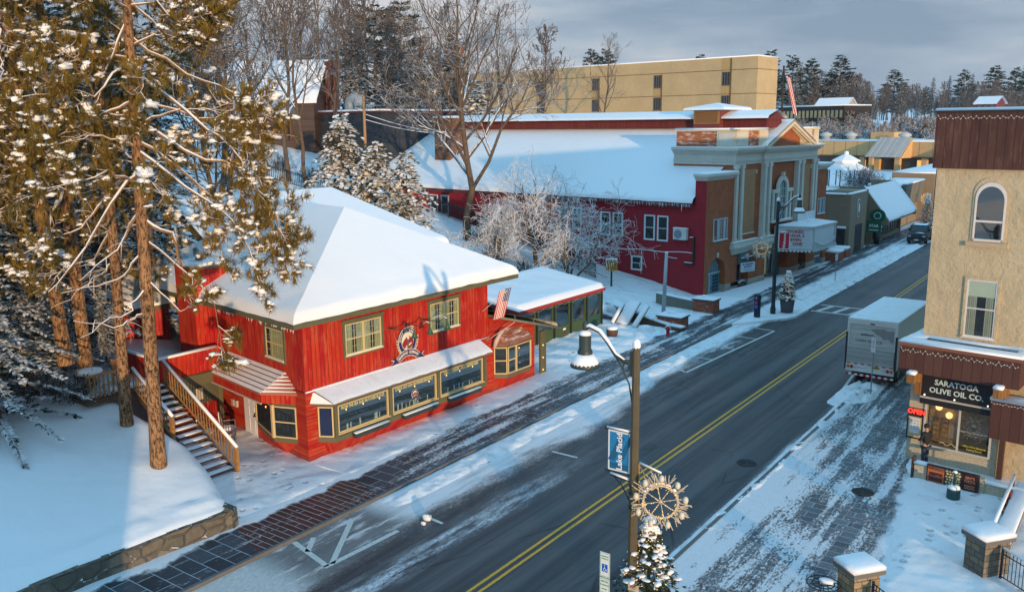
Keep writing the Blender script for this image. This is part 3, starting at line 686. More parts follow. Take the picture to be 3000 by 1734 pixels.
seg_side = MF @ frame((xa - .40, .03, 0), (.40, PR_ - .05, 0), (-PR_ + .05, .40, 0)); ww_ = window(red, seg_side, .06, .70, 1.06, 2.36, None, CREAM, 1, False, y=.0, proud=.08, back=m_plain('dim navy room', (.008, .014, .075), .6, .8, 2))
# little round logo in the middle bay window
lg = MB(MF); Mx = face_m(5.65, 1.72, PR_ - .07)
def disc(b, M, r, z, n=28, sy=1.0, a0=0, a1=360):
    b.poly([M @ V((r * math.cos(R(a0 + (a1 - a0) * i / n)), r * sy * math.sin(R(a0 + (a1 - a0) * i / n)), z)) for i in range(n if a1 - a0 == 360 else n + 1)])
NAVY = m_plain('navy sign paint', (.022, .024, .11), .5, .1); WINE = m_plain('wine red sign paint', (.28, .02, .025), .5, .1); SIGNW = m_plain('ivory sign paint', (.72, .64, .52), .5, .06)
def emblem(b, Mx, s):
    b.m = 1; disc(b, Mx, .80 * s, .0, 36, 1.1); b.m = 0; disc(b, Mx, .75 * s, .006, 36, 1.1); b.m = 1; disc(b, Mx, .53 * s, .012, 32, 1.1); b.m = 2
    pts = [(-.48, -.1), (-.3, .1), (-.1, .26), (.02, .2), (.16, .33), (.34, .12), (.5, -.02), (.46, -.3), (.2, -.5), (-.25, -.5), (-.46, -.25)]
    b.poly([Mx @ V((x * s, y * s, .018)) for x, y in pts]); b.m = 1
    for pl in ([(-.08, .26), (.02, .2), (.16, .33), (.1, .12), (.02, .06)], [(-.2, -.3), (.0, -.22), (.3, -.12), (.34, -.2), (.05, -.34), (-.1, -.42)], [(-.35, -.42), (-.1, -.36), (.05, -.46), (-.1, -.52)]): b.poly([Mx @ V((x * s, y * s, .023)) for x, y in pl])
    b.m = 3; b.poly([Mx @ V((x * s, y * s, .026)) for x, y in [(-.07, -.5), (.08, -.5), (.06, .0), (.11, .02), (.1, .1), (-.1, .1), (-.1, .02), (-.06, 0)]])
    b.m = 1
    for sgn in (-1, 1):
        for i in range(7):
            a_ = R(205 + i * 17) if sgn < 0 else R(-25 - i * 17); a_ = R(-90) + sgn * R(24 + i * 12)
            c_ = V((.9 * s * math.cos(a_), .98 * s * math.sin(a_) + .05 * s, .01)); d = V((math.cos(a_ + sgn * 1.2), math.sin(a_ + sgn * 1.2), 0)) * .13 * s; n_ = V((-d.y, d.x, 0)) * .35
            b.poly([Mx @ (c_ - d), Mx @ (c_ + n_), Mx @ (c_ + d), Mx @ (c_ - n_)])
    # ribbon
    def arc(r0, r1, a0, a1, z, m_, cy=-1.95):
        b.m = m_; n = 14; L = []
        for i in range(n + 1): a_ = R(a0 + (a1 - a0) * i / n); L.append((Mx @ V((r0 * s * math.sin(a_), cy * s + r0 * s * math.cos(a_), z)), Mx @ V((r1 * s * math.sin(a_), cy * s + r1 * s * math.cos(a_), z))))
        for p, q in zip(L, L[1:]): b.poly([p[0], p[1], q[1], q[0]])
    for sg in (-1, 1):
        T = [(.78, -.92), (1.42, -.78 - .12), (1.2, -1.02), (1.52, -1.32), (.86, -1.25)]
        b.m = 1; b.poly([Mx @ V((sg * x * s * 1.03, y * s * 1.02, .012)) for x, y in T]); b.m = 0; b.poly([Mx @ V((sg * (x * .93 + .06) * s, (y * .9 - .1) * s, .018)) for x, y in T])
    arc(1.02, 1.46, -45, 45, .028, 1); arc(1.06, 1.42, -44, 44, .033, 0)
    return Mx
def arc_text(b, Mx, txt, r, cy, a0, a1, size, z, sx=1.0):
    n = len(txt)
    for i, ch in enumerate(txt):
        if ch == ' ': continue
        a_ = R(a0 + (a1 - a0) * (i + .5) / n); b.text(ch, size, Mx @ Matrix.Translation((r * math.sin(a_), cy + r * math.cos(a_), z)) @ Matrix.Rotation(-a_, 4, 'Z'), .003, sx=sx)
emblem(lg, Mx, .24); lg.build('window_emblem', [NAVY, SIGNW, WINE, OLIVE], red)
# right bay of the annex
rb = MB(MF); q = [(12.1, 0), (12.55, .55), (14.55, .55), (15.1, 0)]
rb.m = 0; rb.prism(q, .78, 1.0); rb.prism(q, 2.42, 2.56); rb.m = 1
rb.hexa([(12.6, .0, .15), (14.6, .0, .15), (14.5, .04, .15), (12.7, .04, .15)], [(12.2, .0, .775), (15.0, .0, .775), (14.5, .5, .775), (12.6, .5, .775)]); rb.build('bay_window', [OLIVE, RED], red)
def seg_window(p, q_, x_in=.0, **kw):
    p, q_ = V((p[0], p[1], 0)), V((q_[0], q_[1], 0)); d = q_ - p; n_ = V((-d.y, d.x, 0)).normalized(); M = MF @ frame(p, d, n_); return window(red, M, .0, d.length, kw.pop('z0', 1.0), kw.pop('z1', 2.42), **kw)
seg_window((12.12, .02), (12.55, .55), trim=None, back=DARK, proud=.06)
seg_window((12.58, .55), (14.52, .55), trim=None, sash=1, split=False, proud=.06, back=DARK); b = MB(MF); b.box(13.2, 13.3, .54, .625, 1.0, 2.42); b.box(12.6, 13.2, .56, .61, 1.68, 1.75); b.build('bay_window', CREAM, red)
seg_window((14.55, .55), (15.08, .02), trim=None, back=DARK, proud=.06)
TILE = m_brick('rusty shingles', (.26, .09, .05), (.36, .13, .08), (.10, .04, .03), 1, .5, .13, .4, .6)
b = MB(MF); ap = [(12.6, .0, 3.25), (14.2, .0, 3.25)]; lo_ = [(11.9, 0, 2.56), (12.4, .72, 2.56), (14.7, .72, 2.56), (15.3, 0, 2.56)]
for P in ([lo_[1], lo_[2], ap[1], ap[0]], [lo_[0], lo_[1], ap[0]], [lo_[2], lo_[3], ap[1]]): b.poly(P)
b.build('bay_roof', TILE, red)
b = MB(MF); b.m = 0
for j in range(3): b.blob((13.5 + .02 * j, .60, 2.2 - j * .4), (.025, .012, .04), j); b.m = 1
b.build('table_lamp', [WARM, BOTTLE], red)
# left-hand wall: bay, door, awning
lb = MB(ML); q = [(.72, 0), (1.0, .35), (3.6, .42), (4.05, 0)]
lb2 = [(.72, 0), (1.75, .56), (4.0, .12), (4.0, 0)]
lb.m = 0; lb.prism(lb2, .68, .9); lb.prism(lb2, 2.26, 2.4); lb.m = 1; lb.hexa([(1.6, 0, .1), (3.6, 0, .1), (3.6, .1, .1), (1.6, .1, .1)], [(.85, 0, .675), (3.95, 0, .675), (3.95, .08, .675), (1.7, .5, .675)])
lb.build('bay_window', [OLIVE, RED], red)
def lseg(p, q_, **kw):
    p, q_ = V((p[0], p[1], 0)), V((q_[0], q_[1], 0)); d = q_ - p; n_ = V((d.y, -d.x, 0)).normalized()
    if n_.y < 0: n_ = -n_
    return window(red, ML @ frame(p, d, n_), 0, d.length, .9, 2.26, **kw)
lseg((.76, .02), (1.70, .55), trim=None, split=True, proud=.06); lseg((1.82, .56), (3.95, .14), trim=None, split=False, proud=.06)
b = MB(ML); b.box(1.68, 1.82, .45, .63, .86, 2.3); b.m = 1; b.blob((2.5, .47, 2.0), (.03, .012, .05)); b.build('mullion', [CREAM, WARM], red)
b = MB(ML); b.prism([(.7, 0), (1.9, .95), (6.5, .95), (6.5, 0)], 2.4, 2.82); b.build('porch_soffit', RED, red)
b = MB(ML); T0 = [(.55, 0, 2.83), (1.85, 1.05, 2.83), (6.6, 1.05, 2.83), (6.6, 0, 3.6), (1.5, 0, 3.6)]
b.poly([T0[1], T0[4], T0[3], T0[2]]); b.poly([T0[0], T0[4], T0[1]]); b.ext([T0[0], T0[1], T0[2], (6.6, 0, 2.83)], (0, 0, -.03)); ro_ = b.build('porch_roof', m_boards('slatted porch roof', (.40, .13, .09), .16, True, .09, rough=.6), red)
b = MB(ML)
for i in range(6):
    t = (i + .5) / 6; z = 2.84 + .76 * t; y_ = 1.05 * (1 - t); xL = 1.85 + (1.5 - 1.85) * t
    b.ext([(xL, y_ + .055, z - .03), (6.55, y_ + .055, z - .03), (6.55, y_ - .065, z + .05), (xL, y_ - .065, z + .05)], V((0, 0, .022))); b.ext([(xL - .03, y_, z), (xL - .03, y_ - .1, z + .06), (.55 + .95 * t + .02, .0, z + .03)], V((0, 0, .02)))
b.build('snow_cover', SNOW, ro_)
b = MB(ML); b.box(1.9, 6.5, .955, 1.0, 2.36, 2.42); b.build('drip_trim', m_plain('snowy trim', (.55, .45, .40)), red)
d = MB(ML); d.m = 0; d.box(4.2, 5.3, -.01, .05, .1, 2.06)
for zz in ((.25, .85), (.95, 1.45), (1.55, 1.95)):
    for xx in ((4.33, 4.7), (4.8, 5.17)): d.m = 0; d.box(xx[0], xx[1], .05, .065, zz[0], zz[1])
dm_ = m_plain('white door paint', (.66, .66, .70), .5, .15); do = d.build('door', dm_, red)
b = MB(ML); b.blob((4.32, .1, 1.05), (.035, .05, .035)); b.box(4.28, 4.38, .05, .07, 1.0, 1.2); b.build('door_handle', BLACK, do)
b = MB(ML); b.lathe([(.05, 0), (.1, .05), (.09, .2), (.03, .26)], 10, (3.98, .2, 2.0)); b.box(3.95, 4.01, .0, .2, 2.2, 2.25); b.build('wall_lamp', m_plain('brass lamp', (.22, .13, .05), .4), red)
for x in (5.9, 6.2): b = MB(ML); b.box(x, x + .2, .0, .12, 1.1, 1.4); b.build('meter_box', m_plain('grey meter box', (.45, .40, .36)), red)
# chimney
b = MB(); cc_ = [(.0, 7.05), (1.35, 6.95), (1.5, 8.9), (.2, 9.0)]
cc_ = [(-.12, 7.25), (1.5, 7.0), (1.72, 8.75), (.1, 9.0)]
b.prism(cc_, 2.9, 7.42); ch = b.build('chimney', RED, red)
b = MB(); b.m = 0; b.prism([(-.2, 7.16), (1.56, 6.9), (1.8, 8.84), (.04, 9.1)], 7.42, 7.52); b.m = 1; b.slab([(-.18, 7.18, 7.52), (1.54, 6.93, 7.52), (1.77, 8.82, 7.52), (.06, 9.08, 7.52)], .16, .1)
b.m = 2; b.lathe([(.16, 0), (.16, .28), (.24, .28), (.24, .62), (.05, .66)], 12, (.75, 8.0, 7.62)); b.build('chimney_cap', [OLIVE, SNOW, m_plain('galvanised flue', (.35, .36, .36), .3, .1, metal=.8)], ch)
# deck, stairs, lattice
WOOD = m_boards('honey deck wood', (.32, .17, .06), .1, True, .03, .5); DKWOOD = m_boards('dark stair wood', (.12, .075, .05), .14, True, .05)
b = MB(); b.box(-2.6, .4, 6.45, 6.58, 2.9, 3.92); b.m = 0; b.box(-2.6, -2.48, 6.58, 9, 2.9, 3.92); dk = b.build('deck_rail_wall', RED, red)
b = MB(); snow_strip(b, -2.62, .3, 6.42, 6.62, 3.92, .1); snow_strip(b, -2.62, -2.45, 6.62, 9, 3.92, .1); b.build('snow_cover', SNOW, dk)
b = MB(); b.m = 0; b.box(-5.7, .9, 6.46, 14, 2.72, 2.9); b.m = 1; b.box(-5.6, .6, 6.9, 13.8, 2.9, 2.99); b.m = 2; b.box(-2.5, .4, 6.36, 6.45, 2.55, 2.9); snow_strip(b, -2.5, .3, 6.33, 6.44, 2.9, .06); b.build('deck', [DKWOOD, SNOWF, OLIVE], red)
b = MB(); b.m = 0; b.box(-2.4, .4, 6.5, 6.56, -.1, 1.55); b.m = 1; b.box(.2, .42, 6.40, 6.49, -.1, 2.6); b.box(-2.4, .2, 6.42, 6.49, 2.42, 2.56); b.m = 3; b.box(-2.4, .4, 6.9, 6.95, 1.5, 2.7)
b.m = 1
for i in range(34):
    x = -3.4 + i * .115; 
    for sg in (1, -1):
        p0, p1 = V((x, 6.45, 1.55)), V((x + sg * .87, 6.45, 2.42)); 
        lo2, hi2 = -2.35, .2
        def clipx(p, q_):
            t0, t1 = 0, 1; dx = q_.x - p.x
            ts = sorted(((lo2 - p.x) / dx, (hi2 - p.x) / dx)); t0, t1 = max(0, ts[0]), min(1, ts[1])
            return (p.lerp(q_, t0), p.lerp(q_, t1)) if t1 > t0 else None
        r_ = clipx(p0, p1)
        if r_: b.tube(r_, .028, 4, False)
b.m = 2; b.box(-.95, -.58, 6.38, 6.41, 1.75, 2.28); b.build('lattice_screen', [RED, OLIVE, m_plain('paper notice', (.62, .52, .36)), DARK], red)
# stairs: rise along local +y, 15 steps
st_ = MB(); sn_ = MB(); NS = 15; xL, xR = -3.62, -2.52
for i in range(NS):
    y = 1.55 + i * .325; z = .12 + (i + 1) * (2.78 / NS)
    st_.box(xL, xR, y, y + .30, z - .05, z); sn_.slab([(xL + .03, y + .01, z), (xR - .03, y + .01, z), (xR - .03, y + .29, z), (xL + .03, y + .29, z)], .06, .04)
for x in (xL - .06, xR + .01): st_.ext([(x, 1.5, .05), (x, 1.5, .22), (x, 6.45, 2.92), (x, 6.45, 2.6)], (.05, 0, 0))
so_ = thing('staircase', 'wooden outdoor stairs with snowy treads and honey-coloured railings beside the red house', 'stairs', RO, RA)
st_.build('steps', DKWOOD, so_); sn_.build('snow_cover', SNOW, so_)
for x, y0, y1 in ((xR + .12, 1.45, 6.3), (xL - .16, 3.6, 6.3)):
    b = MB(); sl_ = 2.78 / 4.875
    zz = lambda y: .2 + (y - 1.5) * sl_
    b.tube([(x, y0, zz(y0) + .92), (x, y1, zz(y1) + .92)], .06, 6); b.tube([(x, y0, zz(y0) + .1), (x, y1, zz(y1) + .1)], .035, 4)
    n = int((y1 - y0) / .19)
    for i in range(n + 1): y = y0 + (y1 - y0) * i / n; w_ = .019; b.box(x - w_, x + w_, y - w_, y + w_, zz(y) + .05, zz(y) + .9)
    b.box(x - .06, x + .06, y0 - .06, y0 + .06, zz(y0) - .25, zz(y0) + .95); b.build('railing', WOOD, so_)
    b = MB(); b.tube([(x, y0 - .06, zz(y0) + .99), (x, y1, zz(y1) + .99)], .07, 6); b.build('railing_snow', SNOW, so_)
# deck railing, fence and furniture on the deck
b = MB()
for i in range(9): x = -5.5 + i * .19; b.box(x, x + .05, 6.5, 6.55, 2.95, 3.85)
b.box(-5.6, -3.9, 6.48, 6.58, 3.85, 3.93); b.box(-3.98, -3.86, 6.44, 6.58, 2.3, 4.0); b.build('deck_railing', WOOD, red)
b = MB()
for i in range(24): x = -5.4 + i * .2; b.box(x, x + .18, 12.6, 12.66, 2.95, 4.3 + .05 * (i % 2))
tag_o = b.build('deck_fence', m_boards('blue black fence boards', (.022, .030, .042), .2), None); tag_o.location = RO; tag_o.rotation_euler = (0, 0, RA); tag(tag_o, 'dark board fence at the back of the snowy deck', 'fence')
def chair_on_deck(x, y, z, rz, label, grp=None, rust=False):
    t = thing('wooden_chair', label, 'chair', RO + Matrix.Rotation(RA, 3, 'Z') @ V((x, y, z)), RA + rz, grp)
    W_ = m_plain('weathered chair wood', (.30, .14, .07), .7)
    b = MB(); b.box(-.25, .25, -.25, .25, .42, .47); b.build('seat', W_, t)
    b = MB(); snow_strip(b, -.24, .24, -.24, .24, .47, .09); b.build('seat_snow', SNOW, t)
    b = MB(); b.box(-.25, .25, .22, .27, .6, 1.05); b.box(-.25, -.2, .2, .27, .4, 1.1); b.box(.2, .25, .2, .27, .4, 1.1); b.build('backrest', W_, t)
    for sx in (-1, 1):
        for sy in (-1, 1): b = MB(); b.box(sx * .22 - .03, sx * .22 + .03, sy * .22 - .03, sy * .22 + .03, 0, .42); b.build('leg', W_, t)
    return t
chair_on_deck(-3.6, 7.6, 2.99, .4, 'wooden chair on the deck at the head of the stairs'); chair_on_deck(-4.4, 8.6, 2.99, 2.0, 'wooden chair on the deck farther from the stairs, behind the pine trunks')
t = thing('deck_table', 'snow-covered round table on the deck behind the pine trunks', 'table', RO + Matrix.Rotation(RA, 3, 'Z') @ V((-4.9, 7.7, 2.99)), RA)
b = MB(); b.lathe([(.55, .7), (.55, .75)], 20); b.build('table_top', WOOD, t); b = MB(); b.lathe([(.54, .75), (.5, .86), (.3, .9), (.01, .91)], 18); b.build('snow_cover', SNOW, t); b = MB(); b.tube([(0, 0, 0), (0, 0, .7)], .05, 6); b.build('leg', BLACK, t)
# low side roof behind the chimney
b = MB(); P = [V((-1.5, 12.4, 5.0)), V((1.2, 11.0, 5.3)), V((2.5, 16, 7.0)), V((-.5, 16.5, 6.8))]; b.ext(P, (0, 0, -.25)); sh = thing('side_shed', 'low shed roof under snow behind the red house chimney', 'shed', RO, RA); b.build('roof', m_plain('brown fascia', (.12, .06, .03)), sh)
b = MB(); tri_rows(b, P[0], P[1], P[3], P[2], .3, 10, 12); b.build('snow_cover', SNOWR, sh); b = MB(); b.hexa([(-1.2, 12.7, 2.5), (1.1, 11.5, 2.5), (2, 15.5, 2.5), (-.4, 16, 2.5)], [(-1.2, 12.7, 4.7), (1.1, 11.5, 5.0), (2, 15.5, 6.4), (-.4, 16, 6.4)]); b.build('wall', RED, sh)
# rustic twig chairs below the lattice
def twig_chair(x, y, z, rz, label):
    t = thing('twig_chair', label, 'chair', RO + Matrix.Rotation(RA, 3, 'Z') @ V((x, y, z)), RA + rz)
    TW = m_snowy('snowy twig', (.30, .19, .12), (.42, .28, .19), .15, .3, 6, nb=12)
    b = MB(); b.lathe([(.3, .44), (.31, .49)], 14); b.build('seat', TW, t); b = MB(); b.lathe([(.3, .49), (.27, .56), (.1, .6), (.01, .6)], 14); b.build('seat_snow', SNOW, t)
    b = MB(); arc_ = [V((.36 * math.cos(a_), .26 + .12 * math.sin(a_), .5 + .75 * math.sin(a_))) for a_ in (math.pi * i / 12 for i in range(13))]; b.tube(arc_, .034, 5)
    for q in (-.22, -.11, 0, .11, .22): b.tube([(q * .6, .27, .5), (q * 1.2, .38, 1.18 - q * q * 2)], .022, 4)
    b.tube([(-.36, .26, .72), (-.4, -.25, .72), (-.3, -.28, .4)], .02, 5); b.tube([(.36, .26, .72), (.4, -.25, .72), (.3, -.28, .4)], .02, 5); b.build('backrest', TW, t)
    for sx in (-1, 1):
        for sy in (-1, 1): b = MB(); b.tube([(sx * .2, sy * .2, .46), (sx * .29, sy * .27, 0)], .022, 5); b.build('leg', TW, t)
    b = MB(); b.lathe([(.22, .16), (.22, .19)], 12); b.build('stretcher', TW, t)
twig_chair(-.35, 5.0, .12, .9, 'rustic bent-twig chair standing next to the white door of the red house'); twig_chair(-1.15, 5.35, .12, .5, 'rustic bent-twig chair nearest the foot of the stairs, left of the other twig chair')
# round sign on the red front
sg = thing('emblem_sign', 'round brewery emblem sign with navy ribbon on the red upper wall', 'sign', RO, RA)
b = MB(MF); Mx = face_m(5.82, 4.05, .09); emblem(b, Mx, .74); b.build('emblem_board', [NAVY, SIGNW, WINE, OLIVE], sg)
b = MB(MF); b.lathe([(.78 * .74, 0), (.78 * .74, .0)], 4) if False else None
Mb = MF @ Matrix.Identity(4)
b = MB(MF); b.ext([(5.82 + .57 * math.cos(R(i * 15)), .0, 4.05 + .62 * math.sin(R(i * 15))) for i in range(24)], (0, .085, 0)); b.build('backing', NAVY, sg)
b = MB(MF); arc_text(b, Mx, 'BREWING COMPANY', .74 * 1.24, -1.95 * .74, -42, 42, .19, .036, .82); arc_text(b, Mx, 'GREAT ADIRONDACK', .74 * .66, 0, -88, 88, .15, .014, .9); b.text('★ ✦ ★', .1, Mx @ Matrix.Translation((0, -.7 * .74 - .1, .02)), .002) if False else None; b.build('lettering', SIGNW, sg)
# gooseneck sign lamps
for i, x in enumerate((4.72, 5.71, 6.87)):
    lab = ('gooseneck sign lamp left of the emblem, its shade over it', 'gooseneck sign lamp between the emblem and the right-hand window', 'gooseneck sign lamp mounted at the left edge of the right upper window')[i]
    t = thing('sign_lamp', lab, 'wall lamp', RO, RA, 'gooseneck lamps over the brewery sign')
    b = MB(MF); b.tube([(x, .0, 4.85), (x, .06, 4.85)], .06, 8); P = [V((x, .05, 4.85)), V((x + .1, .7, 4.84)), V((x + .16, 1.05, 4.92)), V((x + .18, 1.25, 5.06)), V((x + .2, 1.38, 5.02)), V((x + .2, 1.42, 4.86))]; b.tube(P, .024, 6); b.build('arm', m_plain('dark green enamel', (.03, .075, .04), .35), t)
    b = MB(MF); b.lathe([(.03, .0), (.05, -.06), (.075, -.16), (.17, -.32), (.165, -.32), (.07, -.17), (.01, -.1)][::1], 14, (0, 0, 0)); sh = b.build('lamp_shade', [m_plain('green enamel shade', (.035, .10, .055), .3)], t); sh.location = (x + .2, -1.42, 4.88)
    b = MB(MF); b.tube([p + V((0, 0, .025)) for p in P[2:5]], .02, 5); b.build('arm_snow', SNOW, t)
# flags on the red house
STRIPE = m_plain('flag red', (.50, .02, .025), .7, .1); FLW = m_plain('flag white', (.72, .68, .64), .7, .08); FLB = m_plain('flag blue', (.03, .04, .16), .7, .1)
def flag_mesh(b, O_, du, dv, wid, hei, fold=.12, n=26, m_=13, canton=True):
    "striped flag cloth hanging in folds; stripes run along du"
    ids = []; du, dv = V(du), V(dv); nn = du.cross(dv).normalized()
    for j in range(m_ + 1):
        row = []
        for i in range(n + 1):
            u_, v_ = i / n, j / m_
            p = V(O_) + du * wid * u_ + dv * hei * v_ + nn * fold * math.sin(v_ * 9 + u_ * 2) * (.4 + .6 * u_); row.append(b.a(p))
        ids.append(row)
    b.smooth = True
    for j in range(m_):
        for i in range(n):
            b.m = 2 if (canton and j < 7 and i < n * .4) else (j % 2)
            if canton and b.m == 2 and i % 2 == 1 and j % 2 == 1: b.m = 1
            b.face([ids[j][i], ids[j][i + 1], ids[j + 1][i + 1], ids[j + 1][i]])
    b.smooth = False
t = thing('wall_flag', 'American flag hanging from a slanted pole on the right end of the red upper wall', 'flag', RO, RA)
b = MB(MF); b.tube([(11.23, .02, 4.47), (12.15, 1.25, 5.75)], [.022, .016], 6); b.blob((12.17, 1.28, 5.79), .05); b.build('flagpole', m_plain('white pole', (.6, .56, .5)), t)
b = MB(MF); flag_mesh(b, (12.1, 1.2, 5.68), (-.12, -.2, -.97), (-.58, -.76, -.28), 1.55, .62, .07); b.build('flag_cloth', [STRIPE, FLW, FLB], t)
t = thing('furled_flag', 'pale furled flag on a short pole beside the small bay window', 'flag', RO, RA)
b = MB(MF); b.tube([(11.55, .03, 2.9), (12.75, .9, 3.75)], .02, 6); b.build('flagpole', m_plain('grey pole', (.5, .45, .4)), t)
b = MB(MF); b.tube([(12.4, .62, 3.5), (12.1, .45, 3.2), (11.9, .35, 2.85), (11.75, .33, 2.5)], [.03, .09, .13, .08], 7); b.build('flag_cloth', m_plain('faded cloth', (.50, .38, .33)), t)
# dark pennant beside the flag
# patio canopy on the right of the red house
can = thing('patio_canopy', 'green glazed patio shelter with red fascia and snow-covered flat roof', 'shelter', RO, RA)
F0, F1, B1_, B0 = V((18.6, 3.3, 2.5)), V((28.5, 3.4, 2.5)), V((29.6, 9.6, 3.05)), V((19.0, 8.6, 3.0))
b = MB(); b.ext([F0, F1, B1_, B0], (0, 0, .22)); cr_ = b.build('roof', m_plain('red fascia', (.30, .03, .03), .5), can)
b = MB(); up2 = V((0, 0, .225)); snow_patch(b, F0 + up2, F1 + up2, B1_ + up2, B0 + up2, 40, 30, .3, (1, 1, 1, 1), .05); b.build('snow_cover', SNOWR, cr_)
GRN = m_plain('green painted frame', (.050, .085, .030), .5, .2); GRN2 = m_plain('dark green panel', (.028, .075, .048), .5, .2); PLEX = m_glass('clear plastic', (.42, .50, .50), .22, .12)
nb = 5; x0, x1 = 18.9, 28.3
for i in range(nb):
    a, c_ = x0 + (x1 - x0) * i / nb, x0 + (x1 - x0) * (i + 1) / nb
    b = MB(); mg = GRN2 if i == nb - 1 else GRN; y = 3.62
    b.box(a + .08, c_, y, y + .06, .1, .95); b.box(a + .08, a + .3, y, y + .06, .95, 2.5); b.box(c_ - .2, c_, y, y + .06, .95, 2.5); b.box(a + .3, c_ - .2, y, y + .06, 2.35, 2.5); pn = b.build('wall_panel', mg, can)
    b = MB(); b.poly([(a + .3, y + .03, .95), (c_ - .2, y + .03, .95), (c_ - .2, y + .03, 2.35), (a + .3, y + .03, 2.35)]); b.build('pane', PLEX, pn)
for i in range(nb + 1): b = MB(); a = x0 + (x1 - x0) * i / nb; b.box(a - .03, a + .07, 3.52, 3.68, .05, 2.5); b.build('post', BLACK, can)
b = MB(); b.box(18.9, 28.3, 8.2, 8.3, .1, 3.0); b.box(28.25, 28.33, 3.7, 8.2, .1, 2.6); b.build('rear_wall', m_plain('dim patio wall', (.05, .055, .045)), can)
b = MB()
for i in range(40):
    t_ = i / 39; p = F0.lerp(F1, t_) + V((0, -.02, -.08 - .05 * math.sin(i * 1.7))); b.blob(p, .022, i, 5, 4)
b.tube([F0.lerp(F1, i / 39) + V((0, -.02, -.08 - .05 * math.sin(i * 1.7))) for i in range(40)], .006, 3)
b.build('fairy_lights', m_plain('clear bulbs', (.5, .5, .45), .2), can)
# barrels
BARREL = m_boards('barrel staves', (.12, .06, .035), .09, False, .06); HOOP = m_plain('barrel hoop', (.08, .08, .085), .5)
bar = None
for i, (x, y, l_) in enumerate([(-14.85, 28.05, 'half-barrel planter heaped with snow, the nearest to the red house'), (-14.85, 29.45, 'half-barrel planter capped with snow in the middle by the green patio panels'), (-12.06, 29.9, 'half-barrel planter standing alone in the snow in front of the slide-like tables')]):
    l_ = l_.replace('slide-like', 'tilted picnic')
    if bar is None:
        bar = thing('barrel_planter', l_, 'planter', (x, y, .12), 0, 'half barrels on the patio')
        b = MB(); b.lathe([(.31, 0), (.38, .25), (.37, .48), (.30, .48)], 20); b.build('barrel', BARREL, bar); b = MB()
        for z, r in ((.1, .345), (.36, .385)): b.lathe([(r, z), (r, z + .045)], 20)
        b.build('hoop', HOOP, bar); b = MB(); b.lathe([(.36, .46), (.37, .55), (.28, .64), (.1, .67), (.01, .67)], 18); b.build('snow_cap', SNOW, bar)
    else: q = copy_tree(bar); q.location = (x, y, .12); q['label'] = l_; q.rotation_euler = (0, 0, i * .7)
# ---------------------------------------------------------------- theatre; local x along its front, y inward
TA = R(83.777); TO = V((-12.72, 45.85, 0)); TM = Matrix.Translation(TO) @ Matrix.Rotation(TA, 4, 'Z')
th = thing('theatre_building', 'red and orange brick theatre with classical pale front and a long snowy roof', 'theatre', TO, TA)
TF = frame((0, 0, 0), (1, 0, 0), (0, -1, 0)); TS = frame((0, 0, 0), (0, 1, 0), (-1, 0, 0))   # front wall, side wall (x runs back)
BRK = m_brick('orange brick', (.35, .082, .028), (.46, .125, .040), (.17, .09, .055), var=1.0, bw=.24, bh=.085, msize=.012); BRKT = m_brick('tan brick', (.36, .18, .085), (.44, .23, .11), (.28, .18, .10), var=.5)
BRKS = m_brick('snow-flecked brick', (.33, .09, .025), (.42, .13, .04), (.2, .12, .08), var=.7, snow=.55)
MAROON = m_brick('painted red brick', (.29, .017, .028), (.34, .021, .034), (.24, .014, .023), var=.35, msize=.006, bmp=.006)
PALE = m_plain('pale grey-green stone', (.55, .56, .50), .7, .25, 4); PALEB = m_plain('cream stone', (.60, .52, .38), .7, .25, 4); GRANITE = m_plain('granite base', (.34, .32, .27), .8, .3, 6)
ROOFBR = m_plain('maroon eaves', (.11, .025, .028), .6)
b = MB(); b.prism([(0, 1.0), (0, 42), (23.15, 42), (23.15, 1.0)], -.6, 7.45); b.ext([(0, 1.2, 7.45), (23.15, 1.2, 7.45), (11.6, 1.2, 13.2)], (0, 40.8, 0)); sw = b.build('side_wall', MAROON, th)
# front wall with arched doorway, shop openings cut as deep recesses
b = MB()
b.box(0, 4.4, .0, .95, 2.95, 9.25); b.box(0, .62, .0, .95, -.6, 2.95); b.box(3.4, 4.4, .0, .95, .55, 2.95)
arc_ = [(.62 + 1.39 + 1.39 * math.cos(R(a)), 1.6 + 1.3 * math.sin(R(a))) for a in range(0, 181, 15)]
for (xa_, za_), (xb_, zb_) in zip(arc_, arc_[1:]): b.ext([(xa_, 0, za_), (xa_, 0, 2.95), (xb_, 0, 2.95), (xb_, 0, zb_)], (0, .95, 0))
b.box(20.6, 23.15, 0, .95, 3.0, 9.25)
b.box(4.4, 20.6, .0, 1.0, 3.0, 10.2)
b.box(3.9 + .5, 5.4, .0, .6, .5, 3.0)
for x0, x1 in ((7.0, 10.0), (14.6, 16.9), (18.6, 20.6), (22.6, 23.15)): b.box(x0, x1, -.25, .6, .55, 3.0)
fw_ = b.build('front_wall', BRK, th)
b = MB(); b.box(3.4, 4.35, -.04, .9, -.6, .55)
for x0, x1 in ((6.96, 10.04), (14.56, 16.94), (18.56, 20.64), (22.56, 23.2)): b.box(x0, x1, -.29, .55, -.6, .55)
b.build('granite_base', GRANITE, th)
b = MB(); b.box(-.02, .66, -.015, .3, -.6, 9.2) if False else b.box(-.015, 1.0, .39, .41, 7, 7.1); b.build('corner_trim', MAROON, th)
b = MB(TS); b.box(.01, .98, -.02, .035, -.6, 9.24); b.build('corner_pier', MAROON, th)
